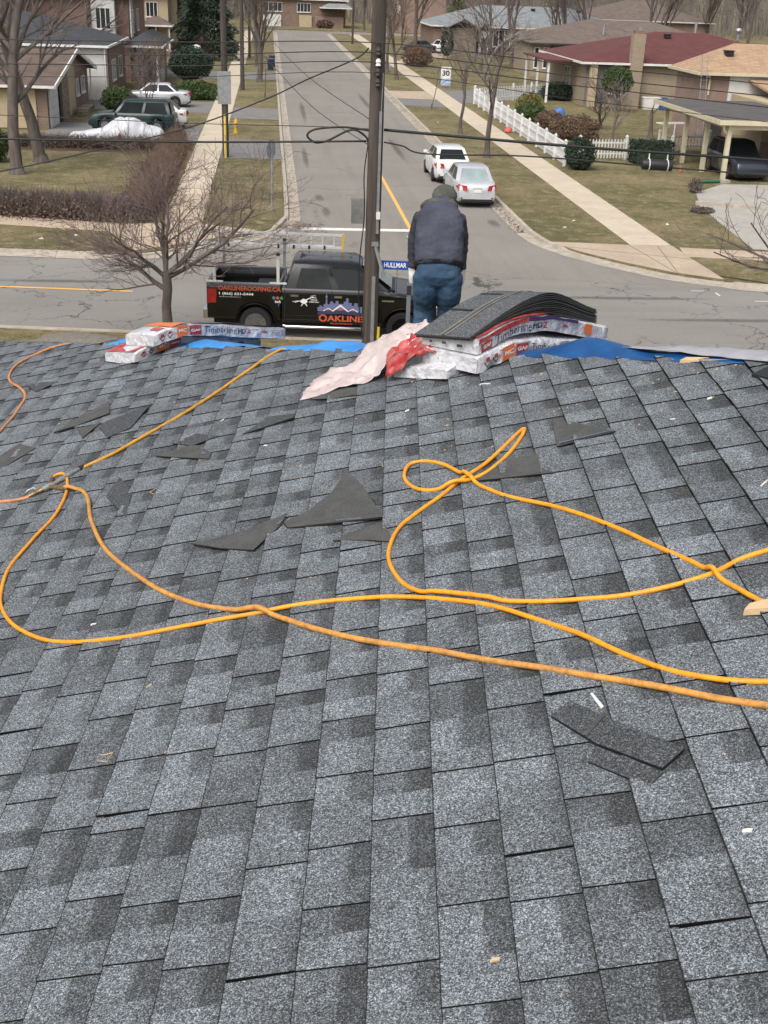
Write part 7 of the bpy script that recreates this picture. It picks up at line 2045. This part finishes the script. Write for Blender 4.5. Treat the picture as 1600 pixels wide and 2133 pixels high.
# ---------------------------------------------------------------- stains on the asphalt and leaves in the gutters
def stain_mat(name, c, scale, lo):
    m, n, l, b = new_mat(name)
    b.inputs["Base Color"].default_value = rgb(c); b.inputs["Roughness"].default_value = .9
    tc = n.new("ShaderNodeTexCoord"); gr = n.new("ShaderNodeTexGradient"); gr.gradient_type = 'SPHERICAL'
    l.new(tc.outputs["Object"], gr.inputs["Vector"])
    nz = n.new("ShaderNodeTexNoise"); nz.inputs["Scale"].default_value = scale; nz.inputs["Detail"].default_value = 8; nz.inputs["Roughness"].default_value = .75
    l.new(n.new("ShaderNodeNewGeometry").outputs["Position"], nz.inputs["Vector"])
    ml = n.new("ShaderNodeMath"); ml.operation = 'MULTIPLY'; l.new(gr.outputs["Fac"], ml.inputs[0]); l.new(nz.outputs["Fac"], ml.inputs[1])
    mr = n.new("ShaderNodeMapRange"); mr.inputs["From Min"].default_value = lo; mr.inputs["From Max"].default_value = lo + .22; mr.inputs["To Max"].default_value = .3
    l.new(ml.outputs[0], mr.inputs["Value"])
    l.new(mr.outputs[0], b.inputs["Alpha"])
    return m
M['stain'] = stain_mat('oil_stain', (0.045, 0.04, 0.037), 5, .13)
for x, y, sx, sy in ((2.0, 50.0, .3, 1.3), (2.15, 46.8, .28, 1.7), (1.75, 62, .25, 6), (2.2, 84, .3, 10), (6.8, 66, .3, 7), (7.0, 92, .3, 11), (8.5, 45.0, .35, 1.3), (-6, 34.9, 3.2, .3), (0.5, 31.4, 3.5, .35), (13.0, 31.2, 4.5, .3), (10.5, 33.6, 4.0, .3)):
    mb = MB(); mb.add([(-1, -1, 0), (1, -1, 0), (1, 1, 0), (-1, 1, 0)], [(0, 1, 2, 3)])
    o = mb.build('oil_stain', M['stain']); o.location = (x, y, ROADZ + .005); o.scale = (sx, sy, 1); o["kind"] = 'structure'
rs = random.Random(12); lf = MB()
def leaf_at(x, y, z, s):
    a = rs.uniform(0, 6.28); e = Vector((math.cos(a), math.sin(a), rs.uniform(-.2, .4))) * s; f = Vector((-math.sin(a), math.cos(a), rs.uniform(-.2, .3))) * s * .6; p = Vector((x, y, z))
    lf.add([p - e, p + f, p + e, p - f], [(0, 1, 2, 3)])
for i in range(1500):
    t = rs.random() ** 1.5; leaf_at(9.38 - abs(rs.gauss(0, .22)), 43.2 + t * 60, ROADZ + .03, rs.uniform(.02, .05))
for i in range(700):
    t = rs.random() ** 1.5; leaf_at(.8 + abs(rs.gauss(0, .2)), 43.5 + t * 60, ROADZ + .03, rs.uniform(.02, .05))
for i in range(420): leaf_at(1.0 + rs.gauss(0, .45), 43.6 + rs.gauss(0, .5), ROADZ + .03, rs.uniform(.02, .05))
for i in range(500): leaf_at(rs.uniform(-14, -4.2), 42.9 - .22 * 0 + rs.gauss(1.0, .5), .03, rs.uniform(.025, .05))
for i in range(900): leaf_at(rs.uniform(10, 12.6), rs.uniform(42, 100), .03, rs.uniform(.02, .045))
tag(lf.build('fallen_leaves', M['leaf_brown'], fix=False), 'dead leaves and grit along the kerbs', 'leaves', kind='stuff')

# ---------------------------------------------------------------- the roofer, seen from behind, bent forward
M['jacket'] = pm('worn_jacket', (0.052, 0.055, 0.076), (0.075, 0.079, 0.105), 7, 6, 0.95, bump=0.5, bscale=22, c3=(0.034, 0.033, 0.04), s3=4, k3=0.5, spec=.15)
M['sleeve'] = pm('dark_sleeve', (0.026, 0.027, 0.036), (0.042, 0.043, 0.056), 8, 6, 0.9, bump=0.5, bscale=24)
M['jacket_hem'] = pm('dark_knit', (0.02, 0.02, 0.023), (0.03, 0.03, 0.034), 20, 5, 0.95)
M['denim'] = pm('denim', (0.014, 0.042, 0.085), (0.032, 0.078, 0.135), 9, 8, 0.9, bump=0.2, bscale=80, c3=(0.08, 0.12, 0.16), s3=7, k3=0.4)
M['olive'] = pm('olive_fabric', (0.055, 0.058, 0.046), (0.085, 0.088, 0.07), 14, 5, 0.95, bump=0.2, bscale=60)
M['glove'] = pm('white_glove', (0.62, 0.61, 0.58), (0.5, 0.49, 0.46), 25, 5, 0.85)
M['skin'] = pm('skin', (0.36, 0.2, 0.13), rough=.6)
M['boot'] = pm('boot_leather', (0.06, 0.045, 0.03), rough=.7)
MP, MV = 0.405, 9.8
man = thing('person', 'roofer in a dark jacket, jeans, olive cap and white gloves, bent forward beyond the hip', 'person', RP(MP, MV, 0.0), math.atan2(EX.y, EX.x))
def ring(c, hw, hd, tilt=0.0, n=20, power=2.4):
    out = []
    for j in range(n):
        a = 2 * math.pi * j / n
        cx_, sy_ = math.cos(a), math.sin(a)
        x = hw * math.copysign(abs(cx_) ** (2 / power), cx_); y = hd * math.copysign(abs(sy_) ** (2 / power), sy_)
        out.append(Vector((c[0] + x, c[1] + y * math.cos(tilt), c[2] - y * math.sin(tilt))))
    return out
def fused(name, mb, mat, parent, vox=.011, it=6, wrinkle=0.0, seed=0):
    me = mb.mesh(name)
    o = bpy.data.objects.new(name, me); col.objects.link(o)
    m_ = o.modifiers.new('r', 'REMESH'); m_.mode = 'VOXEL'; m_.voxel_size = vox
    s_ = o.modifiers.new('s', 'SMOOTH'); s_.iterations = it; s_.factor = .5
    dg = bpy.context.evaluated_depsgraph_get()
    me2 = bpy.data.meshes.new_from_object(o.evaluated_get(dg))
    bpy.data.objects.remove(o)
    if wrinkle:
        for v in me2.vertices:
            q = v.co
            k_ = noise.noise(Vector((q.x * 7 + seed, q.y * 9, q.z * 16))) + .5 * noise.noise(Vector((q.x * 19, q.y * 19 + seed, q.z * 34)))
            v.co = q + v.normal * wrinkle * k_
    me2.polygons.foreach_set("use_smooth", [True] * len(me2.polygons))
    return link(name, me2, mat, parent)
def limb(mb, pts, rad, n=12):
    mb.tube(spline([Vector(p) for p in pts], 4), [rad[min(int(i / 4), len(rad) - 1)] * (1 - (i % 4) / 4) + rad[min(int(i / 4) + 1, len(rad) - 1)] * ((i % 4) / 4) for i in range((len(pts) - 1) * 4 + 1)], n)
SPN = [((0, -.07, .70), .19, .125, 0.05), ((0, -.075, .82), .2, .135, .15), ((0, -.03, .94), .195, .125, .4), ((0, .05, 1.06), .2, .12, .6), ((0, .15, 1.17), .19, .115, .75), ((0, .235, 1.245), .14, .095, .85), ((0, .3, 1.29), .065, .065, .9)]
# the body: one continuous figure
mb = MB()
mb.loft([ring(c, w * .86, d * .86, t) for c, w, d, t in SPN])
limb(mb, [(0, .28, 1.27), (.01, .34, 1.29), (.025, .38, 1.3)], [.06, .055, .06])
hd_ = []
for k_ in range(9):
    a = math.pi * (k_ + .5) / 9
    hd_.append(ring((.035, .405 - .02 * math.cos(a), 1.255 - .115 * math.cos(a)), .076 * math.sin(a) + .004, .095 * math.sin(a) + .004, .0, 14, 2.0))
mb.loft(hd_)
mb.loft([ring((.035, .5, 1.28), .014, .012), ring((.035, .525, 1.255), .018, .014), ring((.035, .505, 1.245), .012, .01)])   # nose
for s in (-1, 1):
    mb.loft([ring((.035 + s * .078, .4, 1.26), .008, .02), ring((.035 + s * .088, .398, 1.295), .008, .026), ring((.035 + s * .08, .4, 1.325), .006, .015)])   # ears
    limb(mb, [(s * .135, .2, 1.16), (s * .165, .27, 1.04), (s * .178, .31, .92), (s * .185, .27, .82), (s * .195, .24, .72), (s * .2, .22, .64)], [.06, .052, .045, .04, .034, .03])
    limb(mb, [(s * .09, -.06, .78), (s * .1, -.02, .6), (s * .1, .03, .44), (s * .105, 0, .25), (s * .11, -.03, .06)], [.1, .085, .062, .055, .045])
fused('body', mb, M['skin'], man, .012, 4)
# jeans
mb = MB()
mb.loft([ring((0, -.06, .64), .12, .08, 0), ring((0, -.075, .68), .17, .12, 0), ring((0, -.085, .75), .19, .142, .05), ring((0, -.075, .82), .186, .135, .1), ring((0, -.06, .93), .165, .115, .3)])
for s in (-1, 1):
    limb(mb, [(s * .09, -.082, .75), (s * .096, -.06, .6), (s * .1, .02, .45), (s * .105, -.0, .28), (s * .112, -.03, .07)], [.12, .112, .092, .085, .08], 14)
jn = fused('jeans', mb, M['denim'], man, .011, 4, .009, 2)
from mathutils.bvhtree import BVHTree
jbv = BVHTree.FromPolygons([v.co for v in jn.data.vertices], [tuple(p.vertices) for p in jn.data.polygons])
for s in (-1, 1):                                              # back pockets
    mb = MB(); vs = []
    for (x, z) in ((-.055, .78), (.055, .78), (.055, .66), (0, .635), (-.055, .66)):
        hit = jbv.ray_cast(Vector((s * .085 + x, -1, z)), Vector((0, 1, 0)))[0]
        vs.append((s * .085 + x, (hit.y if hit else -.2) - .004, z))
    mb.add(vs + [(v[0], v[1] + .03, v[2]) for v in vs], [(0, 1, 2, 3, 4)] + [(i, (i + 1) % 5, 5 + (i + 1) % 5, 5 + i) for i in range(5)])
    mb.build('back_pocket', M['denim'], jn)
# jacket
mb = MB()
JK = [((0, -.06, .795), .205, .165, .5), ((0, -.065, .83), .208, .166, .5), ((0, -.055, .89), .2, .155, .5), ((0, -.02, .96), .2, .145, .45), ((0, .06, 1.07), .205, .14, .62), ((0, .16, 1.175), .19, .125, .78), ((0, .24, 1.24), .14, .105, .88), ((0, .3, 1.28), .085, .08, .95)]
mb.loft([ring(c, w, d, t, 22, 2.7) for c, w, d, t in JK])
for s in (-1, 1): limb(mb, [(s * .12, .18, 1.165), (s * .15, .22, 1.1), (s * .16, .25, 1.04)], [.085, .075, .066], 14)
jk = fused('jacket', mb, M['jacket'], man, .011, 5, .011, 5)
mb = MB(); mb.loft([ring((0, -.058, .79), .2, .163, .5, 24, 2.7), ring((0, -.062, .825), .212, .172, .5, 24, 2.7), ring((0, -.062, .83), .2, .165, .5, 24, 2.7)]); mb.build('hem', M['jacket_hem'], jk, smooth=60)
for s in (-1, 1):
    mb = MB(); limb(mb, [(s * .135, .19, 1.165), (s * .178, .24, 1.04), (s * .196, .25, .93), (s * .2, .24, .82), (s * .2, .235, .73)], [.084, .073, .063, .057, .05], 14)
    fused('sleeve', mb, M['sleeve'], jk, .010, 3, .009, 20 + s)
# hood lying on the shoulders
mb = MB()
mb.loft([ring((-.01, .19, 1.2), .12, .04, .9, 20), ring((-.01, .205, 1.25), .165, .075, .85, 20), ring((0, .24, 1.275), .145, .075, .75, 20), ring((.01, .29, 1.29), .1, .07, .6, 20)])
fused('hood', mb, M['olive'], jk, .011, 5, .006, 9)
# cap
mb = MB(); cp_ = []
for k_ in range(6):
    a = (math.pi / 2) * k_ / 5.2
    cp_.append(ring((.04, .41, 1.3 + .1 * math.sin(a)), .108 * math.cos(a) + .004, .118 * math.cos(a) + .004, -.15, 20, 2.0))
mb.loft(cp_); mb.loft([ring((.04, .51, 1.285), .085, .07, .25, 18, 2.0), ring((.04, .54, 1.27), .09, .075, .3, 18, 2.0)])
fused('cap', mb, M['olive'], man, .009, 3, .003, 4)
# gloves with bent fingers
for s in (-1, 1):
    mb = MB(); x0 = s * .208
    mb.loft([ring((x0, .235, .75), .04, .036), ring((x0, .23, .705), .036, .03), ring((x0 + s * .003, .225, .665), .03, .046), ring((x0 + s * .004, .225, .625), .026, .048), ring((x0 + s * .004, .225, .6), .022, .044)])
    for i, (dy, L_) in enumerate(((-.032, .07), (-.011, .08), (.011, .078), (.032, .062))):
        b_ = Vector((x0 + s * .004, .225 + dy, .615)); mb.tube([b_, b_ + Vector((-s * .006, .004, -L_ * .45)), b_ + Vector((-s * .024, .008, -L_ * .8)), b_ + Vector((-s * .045, .01, -L_ * .92))], [.0105, .0102, .0098, .0085], 8)
    b_ = Vector((x0 - s * .01, .255, .675)); mb.tube([b_, b_ + Vector((-s * .02, .03, -.03)), b_ + Vector((-s * .028, .035, -.065))], [.0125, .0115, .0095], 8)
    fused('glove', mb, M['glove'], man, .0055, 2)
# boots
for s in (-1, 1):
    mb = MB(); mb.loft([ring((s * .115, -.03, .13), .055, .065), ring((s * .115, -.02, .07), .055, .08), ring((s * .115, .03, .035), .052, .15), ring((s * .115, .03, -.01), .054, .155)])
    b = mb.build('boot', M['boot'], man, smooth=60); b.rotation_euler.x = -TH * .9
# the flat bar he holds beside his left leg
fb = thing('flat_bar', 'grey flat metal bar upright beside the roofer left leg', 'tool', RP(MP - .232, MV + .16, 0), math.atan2(EX.y, EX.x))
mb = MB(); mb.bb(-.018, .018, -.006, .006, 0.0, .66); mb.build('blade', M['metal'], fb)
mb = MB(); mb.bb(-.02, .02, -.01, .01, .56, .64); mb.build('grip', M['dark_trim'], fb)
